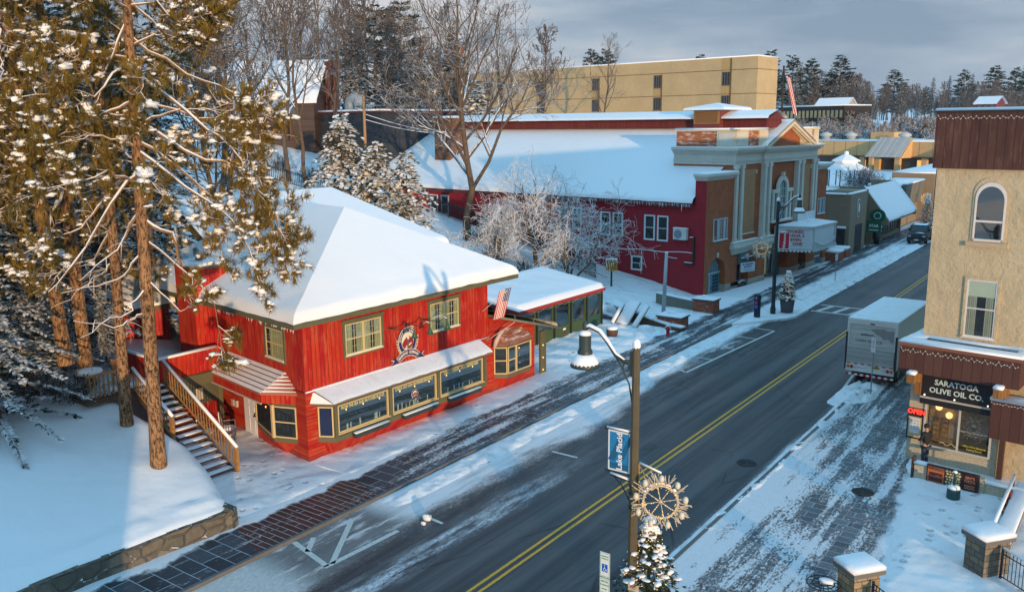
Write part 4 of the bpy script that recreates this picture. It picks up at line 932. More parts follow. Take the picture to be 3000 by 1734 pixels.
# recess backs, shop windows
b = MB(); b.m = 0; b.box(.6, 23, .9, .96, -.6, 3.0); b.m = 1
b.box(10.2, 10.26, .55, .6, .1, 2.6); b.m = 2; b.box(9.95, 11.6, .78, .88, .15, 2.2); b.m = 1
for x in (10.9, 12.2, 13.3, 14.3): b.box(x, x + .08, .5, .6, .05, 2.9)
b.build('shop_recess', [DARK, m_plain('teal shop frame', (.10, .18, .19)), m_emit('lit shop window', (.85, .50, .16), .55)], th)
TEAL = m_plain('teal blue door paint', (.085, .21, .27), .5, .15); TEALW = m_plain('pale teal frame', (.36, .47, .50), .55, .1)
b = MB(TF); b.m = 0; b.box(.62, 3.4, -.62, -.5, -.6, 1.62); b.m = 1
b.box(.62, 3.4, -.5, -.42, 1.55, 1.68)
for i in range(7): a = R(20 + i * 23); 
b.m = 0; b.ext([(x, -.56, z) for x, z in arc_], (0, -.05, 0))
b.m = 1
for i in range(9): x = .85 + i * .29; b.box(x, x + .03, -.56, -.51, 1.6, 1.6 + 1.25 * math.sqrt(max(.01, 1 - ((x - 2.01) / 1.39) ** 2)))
b.m = 2
for i in range(3):
    for j in range(5): b.box(2.3 + i * .32, 2.55 + i * .32, -.5, -.49, .05 + j * .28, .27 + j * .28)
b.box(1.0, 1.5, -.5, -.49, -.4, 1.2); b.m = 1; b.box(.8, .95, -.5, -.44, -.6, 1.5); b.box(1.6, 1.75, -.5, -.44, -.6, 1.5)
dr = b.build('arched_door', [TEAL, TEALW, DARK], th); b = MB(TF); b.blob((2.1, -.46, .4), .06, 2); b.build('door_handle', BLACK, dr)
b = MB(TF); b.box(1.93, 2.08, .0, .12, 2.98, 3.35); b.build('keystone', PALE, th)
# shop doors and windows
for (x0, x1) in ((5.42, 6.98), (16.92, 18.58)):
    window(th, TF, x0 + .05, x1 - .05, .35, 2.75, None, TEALW, 2, False, y=-.5, proud=.08, name='shop_window')
b = MB(TF); b.m = 0; b.box(20.66, 22.55, -.1, .0, -.5, 2.6); b.m = 1
for i in range(6):
    for j in range(3): b.box(20.8 + i * .29, 20.98 + i * .29, .0, .012, .1 + j * .8, .7 + j * .8)
b.build('shop_door', [TEALW, DARK], th)
window(th, TF, 10.3, 12.15, .2, 2.8, None, TEALW, 2, False, y=-.62, proud=.08, back=m_emit('warm shop interior', (.55, .36, .14), .25), name='shop_window'); window(th, TF, 12.3, 14.3, .1, 2.8, None, TEALW, 2, False, y=-.62, proud=.08, name='shop_window')
# street wreath baskets by the shop
for x in (6.2, 17.7):
    b = MB(TF)
    for i in range(26): b.m = i % 3 == 0; b.blob((x + random.uniform(-.5, .5), .12 + random.uniform(-.1, .12), .3 + random.uniform(-.12, .2)), random.uniform(.06, .12), i, 5, 4)
    b.m = 2; b.box(x - .5, x + .5, .0, .28, .02, .22); b.build('window_greenery', [m_plain('fir sprigs', (.02, .05, .03)), SNOW, m_plain('brown trough', (.10, .04, .02))], th)
# caps of the side bays
def cornice(b, x0, x1, y0, y1, z, steps, snow=None):
    for (o_, za, zb) in steps: b.box(x0 - o_, x1 + o_, y0 - o_, y1, z + za, z + zb)
CS = [(.05, 0, .12), (.16, .12, .24), (.26, .24, .34), (.38, .34, .48)]
b = MB(); b.m = 0; cornice(b, 0, 4.2, .0, 1.0, 9.2, CS); b.m = 1; b.slab([(-.36, -.36, 9.68), (4.45, -.36, 9.68), (4.45, 1.0, 9.68), (-.36, 1.0, 9.68)], .16, .12); b.build('bay_cap', [PALE, SNOW], th)
b = MB(); b.m = 0; cornice(b, 20.9, 23.15, .0, 1.0, 9.2, CS); b.m = 1; b.slab([(20.6, -.36, 9.68), (23.5, -.36, 9.68), (23.5, 1.0, 9.68), (20.6, 1.0, 9.68)], .16, .12); b.build('bay_cap', [PALE, SNOW], th)
# pavilion: return walls, entablature, parapet
PX0, PX1, CB0, CB1, PD = 4.4, 20.45, 9.0, 17.0, 5.75
b = MB(); b.box(PX0, PX1, 1.0, PD, 7.5, 10.3); b.build('pavilion_wall', BRK, th)
ENT = [(.02, 0, .15), (.06, .15, .30), (.14, .30, .38), (.0, .38, .84), (.10, .84, .92), (.22, .92, 1.02), (.42, 1.12, 1.22), (.50, 1.22, 1.36)]
b = MB(); b.m = 0
for o_, za, zb in ENT:
    b.prism([(PX0 - o_, -.06 - o_), (CB0 - o_, -.06 - o_), (CB0 - o_, -.30 - o_), (CB1 + o_, -.30 - o_), (CB1 + o_, -.06 - o_), (PX1 + o_, -.06 - o_), (PX1 + o_, PD), (PX0 - o_, PD)], 10.25 + za, 10.25 + zb)
o_ = .05
def dents(x0, x1, y0, y1, n, ax):
    for i in range(n):
        t = (i + .2) / n; u_ = (i + .75) / n
        if ax == 'x': b.box(x0 + (x1 - x0) * t, x0 + (x1 - x0) * u_, y0 - .38, y0, 11.275, 11.37)
        else: b.box(x0 - .38, x0, y0 + (y1 - y0) * t, y0 + (y1 - y0) * u_, 11.275, 11.37)
b.prism([(PX0 - .2, -.26), (CB0 - .2, -.26), (CB0 - .2, -.5), (CB1 + .2, -.5), (CB1 + .2, -.26), (PX1 + .2, -.26), (PX1 + .2, PD), (PX0 - .2, PD)], 11.27, 11.372)
dents(PX0, CB0, -.06, 0, 22, 'x'); dents(CB0, CB1, -.30, 0, 38, 'x'); dents(CB1, PX1, -.06, 0, 17, 'x'); dents(PX0, 0, -.4, PD, 26, 'y')
en = b.build('entablature', PALE, th)
b = MB()
zt = 11.615; b.slab([(PX0 - .44, -.48, zt), (CB0 - .4, -.48, zt), (CB0 - .4, .3, zt), (PX0 - .44, .3, zt)], .1, .1); b.slab([(PX0 - .44, .31, zt), (PX0 + .3, .31, zt), (PX0 + .3, PD, zt), (PX0 - .44, PD, zt)], .1, .1); b.slab([(CB1 + .4, -.48, zt), (PX1 + .44, -.48, zt), (PX1 + .44, .3, zt), (CB1 + .4, .3, zt)], .1, .1)
b.build('ledge_snow', SNOW, en)
b = MB(); b.m = 0
b.box(PX0 + .02, PX0 + .4, 1.7, PD - .2, 11.6, 12.95); b.box(6.4, 8.3, -.0, .4, 11.6, 12.95); b.box(18.9, 19.4, .0, .4, 11.6, 12.9)
b.m = 1
b.box(PX0 - .06, 6.4, -.08, 1.7, 11.6, 12.98); b.box(8.3, CB0 + .9, -.1, .6, 11.6, 12.98); b.box(CB1 - .6, 18.9, -.1, .6, 11.6, 12.98); b.box(19.4, PX1 + .02, -.08, 1.4, 11.6, 12.98)
b.box(PX0 - .14, PX0 + .46, -.16, PD - .1, 12.985, 13.1); b.box(PX0 - .14, 9.6, -.16, .5, 12.985, 13.1); b.box(17, PX1 + .1, -.16, 1.5, 12.985, 13.1)
b.m = 2
b.box(PX0 + .1, 6.2, -.12, -.085, 11.8, 12.8); b.box(PX0 - .10, PX0 - .065, .15, 1.5, 11.8, 12.8)
pa = b.build('parapet', [BRKS, PALEB, PALE], th)
b = MB(); b.slab([(PX0 - .12, -.15, 13.1), (9.9, -.15, 13.1), (9.9, .5, 13.1), (PX0 - .12, .5, 13.1)], .12, .08); b.slab([(PX0 - .12, .51, 13.1), (PX0 + .44, .51, 13.1), (PX0 + .44, PD - .1, 13.1), (PX0 - .12, PD - .1, 13.1)], .12, .08); b.slab([(17, -.15, 13.1), (PX1 + .08, -.15, 13.1), (PX1 + .08, 1.5, 13.1), (17, 1.5, 13.1)], .12, .08); b.build('parapet_snow', SNOW, pa)
# pediment with its own snowy roof running back
PL, PR2, PXm, PZ = 9.2, 18.5, 13.85, 13.75
b = MB(); b.m = 0; b.ext([(PL + .7, -.05, 11.62), (PR2 - .7, -.05, 11.62), (PXm, -.05, PZ - .35)], (0, 3, 0))
b.m = 1
for x0 in (PL - .35, PR2 + .35):
    s_ = 1 if x0 < PXm else -1
    for o_, y0 in ((.0, -.62), (.16, -.5)): b.ext([(x0 + s_ * o_, y0, 11.62 - o_ * .3), (x0 + s_ * (o_ + .42), y0, 11.6 - o_ * .3), (PXm, y0, PZ - .28 - o_ * 1.0), (PXm, y0, PZ - o_ * .9)], (0, .5 + o_, 0))
n = 16
for sgn, x0 in ((1, PL), (-1, PR2)):
    for i in range(n):
        t = (i + .5) / n; x = x0 + (PXm - x0) * t; z = 11.62 + (PZ - 11.62) * t - .45; b.box(x - .07, x + .07, -.38, -.1, z, z + .12)
pe = b.build('pediment', [BRK, PALEB], th)
b = MB(); 
tri_rows(b, V((PL - .4, -.64, 11.66)), V((PL - .4, 5.8, 11.66)), V((PXm, -.64, PZ + .02)), V((PXm, 5.8, PZ + .02)), .14, 8, 10); tri_rows(b, V((PR2 + .4, 5.8, 11.66)), V((PR2 + .4, -.64, 11.66)), V((PXm, 5.8, PZ + .02)), V((PXm, -.64, PZ + .02)), .14, 8, 10); b.build('pediment_snow', SNOW, pe)
# paired pilasters on a stepped sill
b = MB()
for x0, y0, zb in ((4.46, -.06, 3.95), (5.4, -.06, 3.95), (9.1, -.28, 4.0), (9.98, -.28, 4.0), (15.66, -.28, 4.0), (16.55, -.28, 4.0), (19.45, -.06, 4.0), (20.1, -.06, 4.0)):
    b.box(x0 - .02, x0 + .36, y0 - .14, .1, zb, 10.26); b.box(x0 - .08, x0 + .42, y0 - .22, .1, zb, zb + .16); b.box(x0 - .05, x0 + .39, y0 - .18, .1, zb + .16, zb + .3); b.box(x0 - .07, x0 + .41, y0 - .2, .1, 9.95, 10.245); b.build('pilaster', PALE, th); b = MB()
b = MB(); b.m = 0
for o_, za, zb in ((.05, 2.92, 3.2), (.16, 3.2, 3.42), (.3, 3.42, 3.62), (.2, 3.62, 3.92)):
    b.prism([(4.3 - o_, -.12 - o_), (8.7 - o_, -.12 - o_), (8.7 - o_, -.40 - o_), (10.9 + o_, -.40 - o_), (10.9 + o_, .3), (4.3 - o_, .3)], za, zb); b.prism([(15.2 - o_, -.4 - o_), (17.3 + o_, -.4 - o_), (17.3 + o_, -.12 - o_), (20.8 + o_, -.12 - o_), (20.8 + o_, .3), (15.2 - o_, .3)], za, zb)
    
b.m = 1; b.slab([(4.05, -.36, 3.92), (8.5, -.36, 3.92), (8.5, -.08, 3.92), (4.05, -.08, 3.92)], .07, .05); b.slab([(8.5, -.62, 3.92), (11.1, -.62, 3.92), (11.1, -.3, 3.92), (8.5, -.3, 3.92)], .07, .05); b.build('sill_course', [PALE, SNOW], th)
for x0, x1 in ((6.0, 8.1), (17.2, 19.1)):
    b = MB(TF); b.m = 0; b.box(x0, x1, .0, .012, 4.5, 9.8); b.m = 1; b.box(x0 - .1, x1 + .1, .0, .07, 4.4, 4.5); b.box(x0 - .12, x0 - .02, .0, .1, 9.4, 9.75); b.box(x1 + .02, x1 + .12, .0, .1, 9.4, 9.75); b.build('blind_panel', [BRKT, PALE], th)
# Palladian window
pw = MB(TF); pw.m = 0; cx = 12.55
pw.box(cx - 1.85, cx - 1.55, .3, .46, 5.2, 7.6); pw.box(cx - 1.05, cx - .75, .3, .5, 5.2, 7.6); pw.box(cx + .75, cx + 1.05, .3, .5, 5.2, 7.6); pw.box(cx + 1.55, cx + 1.85, .3, .46, 5.2, 7.6)
pw.box(cx - 2.0, cx - .72, .3, .54, 7.6, 7.9); pw.box(cx + .72, cx + 2.0, .3, .54, 7.6, 7.9); pw.box(cx - 2.05, cx + 2.05, .3, .56, 5.02, 5.2)
for i in range(16):
    a0, a1 = R(180 * i / 16), R(180 * (i + 1) / 16); q = lambda r, a: (cx + r * math.cos(a), .3, 7.9 + r * math.sin(a))
    pw.ext([q(.75, a0), q(1.12, a0), q(1.12, a1), q(.75, a1)], (0, .2, 0))
pw.box(cx - .12, cx + .12, .3, .56, 8.9, 9.35); pw.m = 1
for x0, x1 in ((cx - 1.5, cx - 1.1), (cx + 1.1, cx + 1.5)): pw.box(x0, x1, .3, .34, 5.2, 7.6)
pw.box(cx - .72, cx + .72, .3, .33, 5.2, 7.9); pw.ext([(cx + .74 * math.cos(R(12 * i)), .3, 7.9 + .74 * math.sin(R(12 * i))) for i in range(16)], (0, .03, 0)); pw.m = 0
for x in (cx - .26, cx + .22): pw.box(x, x + .04, .33, .37, 5.2, 8.5)
for z in (5.8, 6.5, 7.2, 7.88): pw.box(cx - .72, cx + .72, .33, .37, z, z + .05)
pw.build('palladian_window', [PALE, m_plain('blue green glazing', (.06, .14, .17), .15)], th); b = MB(TF); snow_strip(b, cx - 2.05, cx + 2.05, .36, .57, 5.2, .05) if False else b.box(cx - 1.5, cx + 1.5, .5, .6, 5.2, 5.26); b.build('sill_snow', SNOW, th)
for x0, x1, z0, z1 in ((1.2, 3.45, 4.35, 6.1), (21.2, 22.9, 4.95, 6.45)):
    ww = window(th, TF, x0, x1, z0, z1, None, m_plain('pale blue frame', (.42, .54, .60)), 1, False, y=-.02, proud=.12, back=m_plain('teal blind', (.06, .16, .18), .35, .5, 1.5), sill=True)
    b = MB(TF); xc = x0 + (x1 - x0) * .28; b.box(xc, xc + .07, .0, .1, z0, z1); b.box(x1 - (x1 - x0) * .28, x1 - (x1 - x0) * .28 + .07, .0, .1, z0, z1); b.m = 1; b.box(xc + .1, xc + .5, .01, .02, z0 + .1, z1 - .1); b.build('mullion', [m_plain('pale blue frame', (.42, .54, .60)), m_plain('pale curtain', (.30, .38, .40))], ww)
# side wall windows, air unit, duct, pipe
WFR = m_plain('white window frame', (.62, .70, .74), .5, .08); DGL = m_plain('dark green glass', (.025, .032, .03), .12, .6, 2)
for x0, x1, z0, z1 in ((4.72, 5.62, 4.25, 6.2), (3.45, 4.35, 4.25, 6.2), (7.9, 8.8, 4.3, 6.2), (9.2, 10.1, 4.3, 6.2), (5.9, 6.85, 1.6, 2.68), (12.3, 13.2, 4.6, 6.4), (13.8, 14.7, 4.6, 6.4), (30.6, 31.6, 4.9, 6.7), (29.0, 30.0, 4.9, 6.7)): window(th, TS, x0, x1, z0, z1, (WFR, .07), WFR, 1, True, sill=True, proud=.07, back=DGL)
b = MB(TS); P = [V((.95 + 9.8 * i / 14, .05, 3.45 - .3 * i / 14 + .05 * math.sin(i * 1.1))) for i in range(15)]; b.tube(P, .035, 5); b.build('wall_cable', SNOW, th)
b = MB(TS); b.m = 0; b.box(.86, 1.0, .04, .2, 2.6, 4.72); b.box(.86, 1.7, .04, .2, 2.48, 2.66); b.m = 1; b.box(.86, 1.72, .06, .2, 2.66, 2.7); b.box(1.0, 1.3, .1, .2, 4.7, 4.76); b.build('cable_duct', [m_plain('dark duct', (.035, .02, .022)), SNOW], th)
t = thing('air_conditioner', 'white outdoor air-conditioning unit on brackets on the red theatre side wall', 'air conditioner', TM @ V((0, 0, 0)), TA)
b = MB(TS); b.box(1.42, 2.6, .2, .55, 4.5, 5.4); b.build('casing', m_plain('white metal casing', (.55, .57, .55), .5, .1), t)
b = MB(TS); b.ext([(2.15 + .36 * math.cos(R(15 * i)), .55, 4.95 + .36 * math.sin(R(15 * i))) for i in range(24)], (0, .015, 0)); b.build('fan_grille', m_plain('grey grille', (.20, .24, .30), .6, .4, 30), t)
b = MB(TS); b.box(1.4, 2.62, .18, .56, 5.4, 5.45); b.build('snow_cap', SNOW, t)
for x in (1.6, 2.4): b = MB(TS); b.box(x, x + .05, .03, .55, 4.42, 4.5); b.tube([(x, .05, 4.0), (x, .5, 4.44)], .02, 4); b.build('bracket', BLACK, t)
# main roof, snow, eaves, monitor, cupola, chimney
b = MB(); b.m = 0; b.ext([(-.45, 1.0, 7.3), (11.6, 1.0, 13.22), (11.6, 31.3, 13.22), (-.45, 31.3, 7.3)], (0, 0, .12)); b.ext([(-.45, 31.3, 7.3), (11.6, 31.3, 13.22), (11.6, 42, 13.22), (-.45, 42, 7.3)], (0, 0, .12)); b.ext([(23.6, 1.0, 7.3), (23.6, 42, 7.3), (11.6, 42, 13.22), (11.6, 1.0, 13.22)], (0, 0, .12)); b.box(-.5, -.42, 1.0, 42, 7.1, 7.42); rf = b.build('roof', ROOFBR, th)
b = MB(); U = V((0, 0, .12)); tri_rows(b, V((-.5, 42, 7.3)) + U, V((-.5, .98, 7.3)) + U, V((11.6, 42, 13.2)) + U, V((11.6, .98, 13.2)) + U, .26, 60, 30); tri_rows(b, V((23.6, .98, 7.3)) + U, V((23.6, 42, 7.3)) + U, V((11.6, .98, 13.2)) + U, V((11.6, 42, 13.2)) + U, .26, 30, 10); b.build('snow_cover', SNOWR, rf)
b = MB()
for i in range(150):
    y = 1.2 + 16 * random.random() ** 1.2; l_ = random.uniform(.06, .28) if i > 4 else random.uniform(.5, .8); b.tube([(-.5, y, 7.34), (-.5, y, 7.3 - l_)], [.018 if i > 4 else .05, .003], 4)
b.build('icicle', ICE, rf)
b = MB(); b.m = 0; b.box(10.2, 13.0, .2, 43, 13.2, 14.0); b.ext([(9.8, .0, 13.9), (13.4, .0, 13.9), (11.6, .0, 14.5)], (0, 43, 0)); b.m = 1
mo = b.build('ridge_monitor', [m_boards('maroon slats', (.18, .035, .03), .2, False, .12), ROOFBR], th)
b = MB(); tri_rows(b, V((9.75, 43, 13.98)), V((9.75, -.1, 13.98)), V((11.6, 43, 14.55)), V((11.6, -.1, 14.55)), .17, 40, 12); tri_rows(b, V((13.45, -.1, 13.98)), V((13.45, 43, 13.98)), V((11.6, -.1, 14.55)), V((11.6, 43, 14.55)), .17, 20, 8); b.build('snow_cover', SNOWR, mo)
b = MB(); b.m = 0; b.box(9.6, 13.4, 4.35, 7.0, 13.0, 14.75); b.m = 1; b.box(9.52, 9.6, 4.4, 6.95, 13.55, 14.7); b.m = 2; b.box(9.49, 9.53, 4.6, 6.75, 13.65, 14.6); b.m = 1
for i in range(14):
    for s_ in (1, -1): y = 4.6 + i * .165; b.tube([(9.47, y, 13.65 if s_ > 0 else 14.6), (9.47, min(6.75, max(4.6, y + .0)) , 14.6 if s_ > 0 else 13.65)], .008, 4, False) if False else None
for i in range(-6, 14):
    y0 = 4.6 + i * .17
    for a_, c_ in (((y0, 13.65), (y0 + .95, 14.6)), ((y0, 14.6), (y0 + .95, 13.65))):
        p, q = V((9.47, a_[0], a_[1])), V((9.47, c_[0], c_[1]))
        t0 = max(0, (4.6 - p.y) / (q.y - p.y)); t1 = min(1, (6.75 - p.y) / (q.y - p.y))
        if t1 > t0: b.tube([p.lerp(q, t0), p.lerp(q, t1)], .022, 4, False)
cu = b.build('cupola', [m_plain('maroon cupola', (.17, .04, .035)), m_plain('tan lattice', (.34, .18, .07)), DARK], th)
b = MB(); c0 = [(8.9, 3.6, 14.72), (14.1, 3.6, 14.72), (14.1, 7.75, 14.72), (8.9, 7.75, 14.72)]; b.poly(c0); b.smooth = True
A = V((11.5, 5.67, 15.2)); cn = [V(p) for p in c0]
for i in range(4): tri_rows(b, cn[i] + V((0, 0, .02)), cn[(i + 1) % 4] + V((0, 0, .02)), A, A + V((.01, 0, 0)), .2, 12, 8)
b.build('cupola_snow', SNOWR, cu)
CHB = m_brick('dark sooty brick', (.13, .065, .04), (.20, .09, .05), (.10, .07, .05), var=.9)
b = MB(); b.m = 0; b.box(4.2, 6.3, 33.0, 35.3, 8.5, 14.0); b.box(4.1, 6.4, 32.9, 35.4, 14.0, 14.4); ch = b.build('chimney', CHB, th); b = MB(); b.slab([(4.1, 32.9, 14.4), (6.4, 32.9, 14.4), (6.4, 35.4, 14.4), (4.1, 35.4, 14.4)], .18, .12); b.build('chimney_snow', SNOW, ch)
# dark stage block behind
b = MB(); b.m = 0; b.box(2.6, 21, 42.05, 58, 3, 15.1); b.m = 1; b.box(2.4, 21.2, 41.9, 58.2, 15.1, 15.3); sb_ = thing('stage_block', 'dark flat-roofed block with a round roof vent behind the theatre roof', 'building', TO, TA); b.build('wall', [m_plain('dark grey wall', (.035, .040, .050), .8, .4, 1.5), ROOFBR], sb_)
b = MB(); b.slab([(2.4, 41.9, 15.3), (21.2, 41.9, 15.3), (21.2, 58.2, 15.3), (2.4, 58.2, 15.3)], .2, .2); b.build('snow_cover', SNOW, sb_)
b = MB(); b.tube([(4.6, 50.2, 15.5), (4.6, 50.2, 16.3), (4.6, 49.4, 16.9), (4.6, 48.6, 16.6), (4.6, 48.3, 16.0)], .62, 12); b.build('roof_vent', m_plain('galvanised vent', (.30, .36, .40), .4), sb_)
b = MB(TS); b.ext([(31.3, .0, 7.2), (42, .0, 7.2), (42, .0, 7.3), (31.3, .0, 7.3)], (0, .2, 0)) if False else None
# marquee
mq = thing('theatre_marquee', 'white cinema marquee over the theatre entrance with red film titles', 'marquee', TO, TA)
b = MB(TF); b.m = 0
A0, A1, A2, A3_ = (11.6, .3), (12.9, 3.2), (18.0, 3.2), (19.3, .3)
b.prism([A0, A1, A2, A3_], 2.75, 4.55); b.m = 1
b.prism([(A0[0] - .1, .3), (A1[0] - .1, 3.32), (A2[0] + .1, 3.32), (A3_[0] + .1, .3)], 2.6, 2.76); b.prism([(A0[0] - .1, .3), (A1[0] - .1, 3.32), (A2[0] + .1, 3.32), (A3_[0] + .1, .3)], 4.54, 4.66)
MW = m_plain('white marquee panel', (.62, .66, .68), .4, .06); MT = m_plain('grey marquee trim', (.45, .51, .52), .5, .12)
b.build('marquee_box', [MW, MT], mq)
def mframe(p, q):
    d = V((q[0] - p[0], q[1] - p[1], 0)); n_ = V((-d.y, d.x, 0)); return TF @ frame((p[0], p[1], 0), d, n_), d.length
MML, wl_ = mframe(A0, A1)
b = MB(MML); b.m = 0
for i in range(6): b.box(.1, wl_ - .1, .0, .012, 2.95 + i * .27, 2.965 + i * .27)
b.build('letter_rail', m_plain('grey rail', (.25, .28, .30)), mq)
b = MB(MML)
for i, (tx, x) in enumerate((('WICKED', 1.7), ('MOANA 2', 1.66), ('SEVEN', 1.75), ('ONE', 1.98))): b.text(tx, .34, face_m(x, 4.22 - i * .36, .03), .006, sx=1.15)
b.build('letters', m_plain('red plastic letter', (.42, .015, .03), .5, .05), mq)
MMF, wf_ = mframe(A1, A2)
b = MB(MMF); b.m = 0
for x in (.15, wf_ - .3): b.box(x, x + .16, .0, .1, 2.8, 4.5)
for i in range(13): x = .4 + i * (wf_ - .8) / 12; z = 3.35 - .45 * math.sin(math.pi * i / 12); b.tube([(x, .12, z), (x, .12, 2.8)], .02, 4); b.m = 1; b.blob((x, .14, z), .07, i, 6, 4); b.m = 0
b.tube([(.35 + i * (wf_ - .7) / 14, .12, 3.35 - .45 * math.sin(math.pi * i / 14)) for i in range(15)], .04, 5); b.build('garland_grille', [MT, SNOW], mq)
b = MB()
for M_, l_ in ((MML, wl_), (MMF, wf_), (mframe(A2, A3_))):
    n = int(l_ / .3)
    for i in range(n):
        x = l_ * (i + .5) / n; b.poly([M_ @ V((x - .14, .14, 2.6)), M_ @ V((x + .14, .14, 2.6)), M_ @ V((x + .13, .14, 2.5)), M_ @ V((x, .14, 2.4)), M_ @ V((x - .13, .14, 2.5))])
b.build('scalloped_valance', MW, mq)
b = MB(TF); b.slab([(A0[0], .3, 4.66), (A1[0], 3.3, 4.66), (A2[0], 3.3, 4.66), (A3_[0], .3, 4.66)], .1, .1); b.m = 1; b.box(15.6, 19.3, .5, .62, 4.6, 5.5); b.m = 0; b.tube([(16, 1.5, 4.8), (17.4, .6, 5.35)], .05, 5); b.build('snow_cover', [SNOW, MW], mq)
# bakery sign on its bracket with horns above
bs = thing('bakery_sign', 'small white hanging bakery sign with blue letters by the theatre shops', 'sign', TO, TA)
b = MB(frame((6.1, -1.3, 0), (1, 0, 0), (0, -1, 0)) if False else TF @ frame((5.35, .4, 0), (.95, .31, 0), (-.31, .95, 0))); bm_ = b.M
b.box(0, 1.6, -.03, .03, 1.35, 2.15); b.build('sign_board', m_plain('pale sign board', (.58, .62, .64), .5, .06), bs)
b = MB(bm_); b.text('BLUEBERRY', .25, face_m(.8, 1.98, .035), .003); b.text('BAKERY', .25, face_m(.8, 1.76, .035), .003); b.tube([(.25 + i * .1, .04, 1.55 - .06 * math.sin(math.pi * i / 11)) for i in range(12)], .02, 4); b.build('lettering', m_plain('blue letters', (.04, .12, .26)), bs)
b = MB(bm_); b.tube([(0, 0, 2.2), (1.7, 0, 2.25)], .03, 5); b.tube([(.1, -.5, 2.6), (.9, 0, 2.2)], .02, 4); b.tube([(1.6, -.6, 2.6), (.9, 0, 2.2)], .02, 4); b.build('bracket', BLACK, bs)
b = MB(TF); b.m = 0
for x, s_ in ((6.1, .28), (7.7, .42)): b.M = TF; b.tube([(x, .3, 2.55), (x + .1, .55, 2.6)], [s_ * .4, s_], 14); b.tube([(x + .1, .55, 2.6), (x + .12, .62, 2.6)], [s_, s_ * .9], 14)
b.m = 1; b.box(5.6, 8.4, .3, .42, 2.5, 2.55); b.m = 2; b.box(5.5, 7.0, .0, .3, 2.0, 2.85); b.build('shop_horns', [m_plain('pale metal dish', (.34, .42, .44), .35, .1), SNOW, m_plain('teal housing', (.10, .17, .18))], bs)
# ---------------------------------------------------------------- beige corner building on the right; local x across, y into the building
BA = R(-6.2); BO = V((8.15, 18.25, 0)); BM = Matrix.Translation(BO) @ Matrix.Rotation(BA, 4, 'Z')
bb = thing('corner_building', 'three-storey beige stucco building with brown board crown and an olive oil shop below', 'shop building', BO, BA)
BF = frame((0, 0, 0), (1, 0, 0), (0, -1, 0))
k = NT('beige stucco'); f = k.noise(3.2, 5, .65); f2 = k.noise(.6, 4, .6); q = k.n('ShaderNodeTexVoronoi', feature='SMOOTH_F1'); q.inputs['Scale'].default_value = 4.5; k.l(k.noise(2, 3, .6), q.inputs[0]) if False else None
k.base(k.hsv((.53, .425, .275, 1), .5, 1, k.math('ADD', .62, k.math('ADD', k.math('MULTIPLY', f, .3), k.math('MULTIPLY', f2, .45)))), .9, .15)
b1 = k.bump(f, .07, 1); k.bump(k.noise(14, 4, .7), .025, 1, b1); STUCCO = k.mat
BROWN = m_boards('dark brown boards', (.082, .036, .030), .30, False, .04, .5, .75, (.14, .07, .05)); BROWN2 = m_boards('brown awning boards', (.095, .042, .034), .34, False, .035, .4, .75); FASC = m_plain('red brown fascia', (.19, .075, .045), .7)
TANBR = m_brick('painted tan brick', (.50, .42, .30), (.44, .37, .26), (.34, .29, .21), var=.3, bw=.3, bh=.1, bmp=.012, msize=.012)
b = MB(); b.box(.08, 14, .76, 24, -1, 11.85); b.build('upper_wall', STUCCO, bb)
b = MB(); b.m = 0; b.box(-.06, 14.2, .62, 24.2, 11.82, 13.92); b.m = 1; b.box(-.1, 14.3, .58, 24.3, 13.92, 14.0); b.m = 2; b.slab([(-.1, .58, 14.0), (14.3, .58, 14.0), (14.3, 24.3, 14.0), (-.1, 24.3, 14.0)], .1, .06); b.build('board_crown', [BROWN, BLACK, SNOW], bb)
FLITE = m_plain('small frosted bulb', (.6, .58, .5), .2, .05)
def bulbs(name, p, q, n, parent, M, hang=.08, lit=None):
    b = MB(M); p, q = V(p), V(q)
    for i in range(n):
        u_ = i / (n - 1); c_ = p.lerp(q, u_) - V((0, 0, hang * abs(math.sin(i * 1.9)))); b.blob(c_, .022, i, 5, 3)
    b.tube([p.lerp(q, i / (n - 1)) - V((0, 0, hang * abs(math.sin(i * 1.9)))) for i in range(n)], .006, 3)
    return b.build(name, lit or FLITE, parent)
bulbs('fairy_lights', (0, -.60, 13.82), (8, -.60, 13.82), 90, bb, BF, .14)
# arched window
aw_ = MB(BF); aw_.m = 2; x0, x1, z0, zs = 1.56, 2.62, 9.1, 10.75; y = -.76; cx, rx = (x0 + x1) / 2, (x1 - x0) / 2
arc = [(cx + rx * math.cos(R(a)), zs + .58 * math.sin(R(a))) for a in range(0, 181, 12)]
shape = [(x0, z0), (x1, z0)] + arc
aw_.poly([(x, y + .012, z) for x, z in shape])
def arch_trim(b, sc_in, sc_out, ya, yb):
    cz = z0; S = [(x1, z0)] + arc + [(x0, z0)]
    f_ = lambda p, s: (cx + (p[0] - cx) * s, z0 + (p[1] - z0) * (1 + (s - 1) * .55))
    for p, q in zip(S, S[1:]): b.ext([(f_(p, sc_in)[0], ya, f_(p, sc_in)[1]), (f_(p, sc_out)[0], ya, f_(p, sc_out)[1]), (f_(q, sc_out)[0], ya, f_(q, sc_out)[1]), (f_(q, sc_in)[0], ya, f_(q, sc_in)[1])], (0, yb - ya, 0))
aw_.m = 0; arch_trim(aw_, .88, 1.0, y, y + .07); aw_.box(x0 + .05, x1 - .05, y, y + .05, 9.72 + .1, 9.9); aw_.box(x0, x1, y, y + .07, z0, z0 + .09); aw_.m = 1; arch_trim(aw_, 1.0, 1.16, y - .02, y + .035); aw_.m = 3; aw_.box(x0 - .2, x1 + .2, y, y + .14, z0 - .2, z0 - .03)
WINF = m_plain('pale window frame', (.66, .62, .60), .5, .08); aw_o = aw_.build('arched_window', [WINF, STUCCO, DARK, m_plain('stone sill', (.46, .36, .24), .8)], bb)
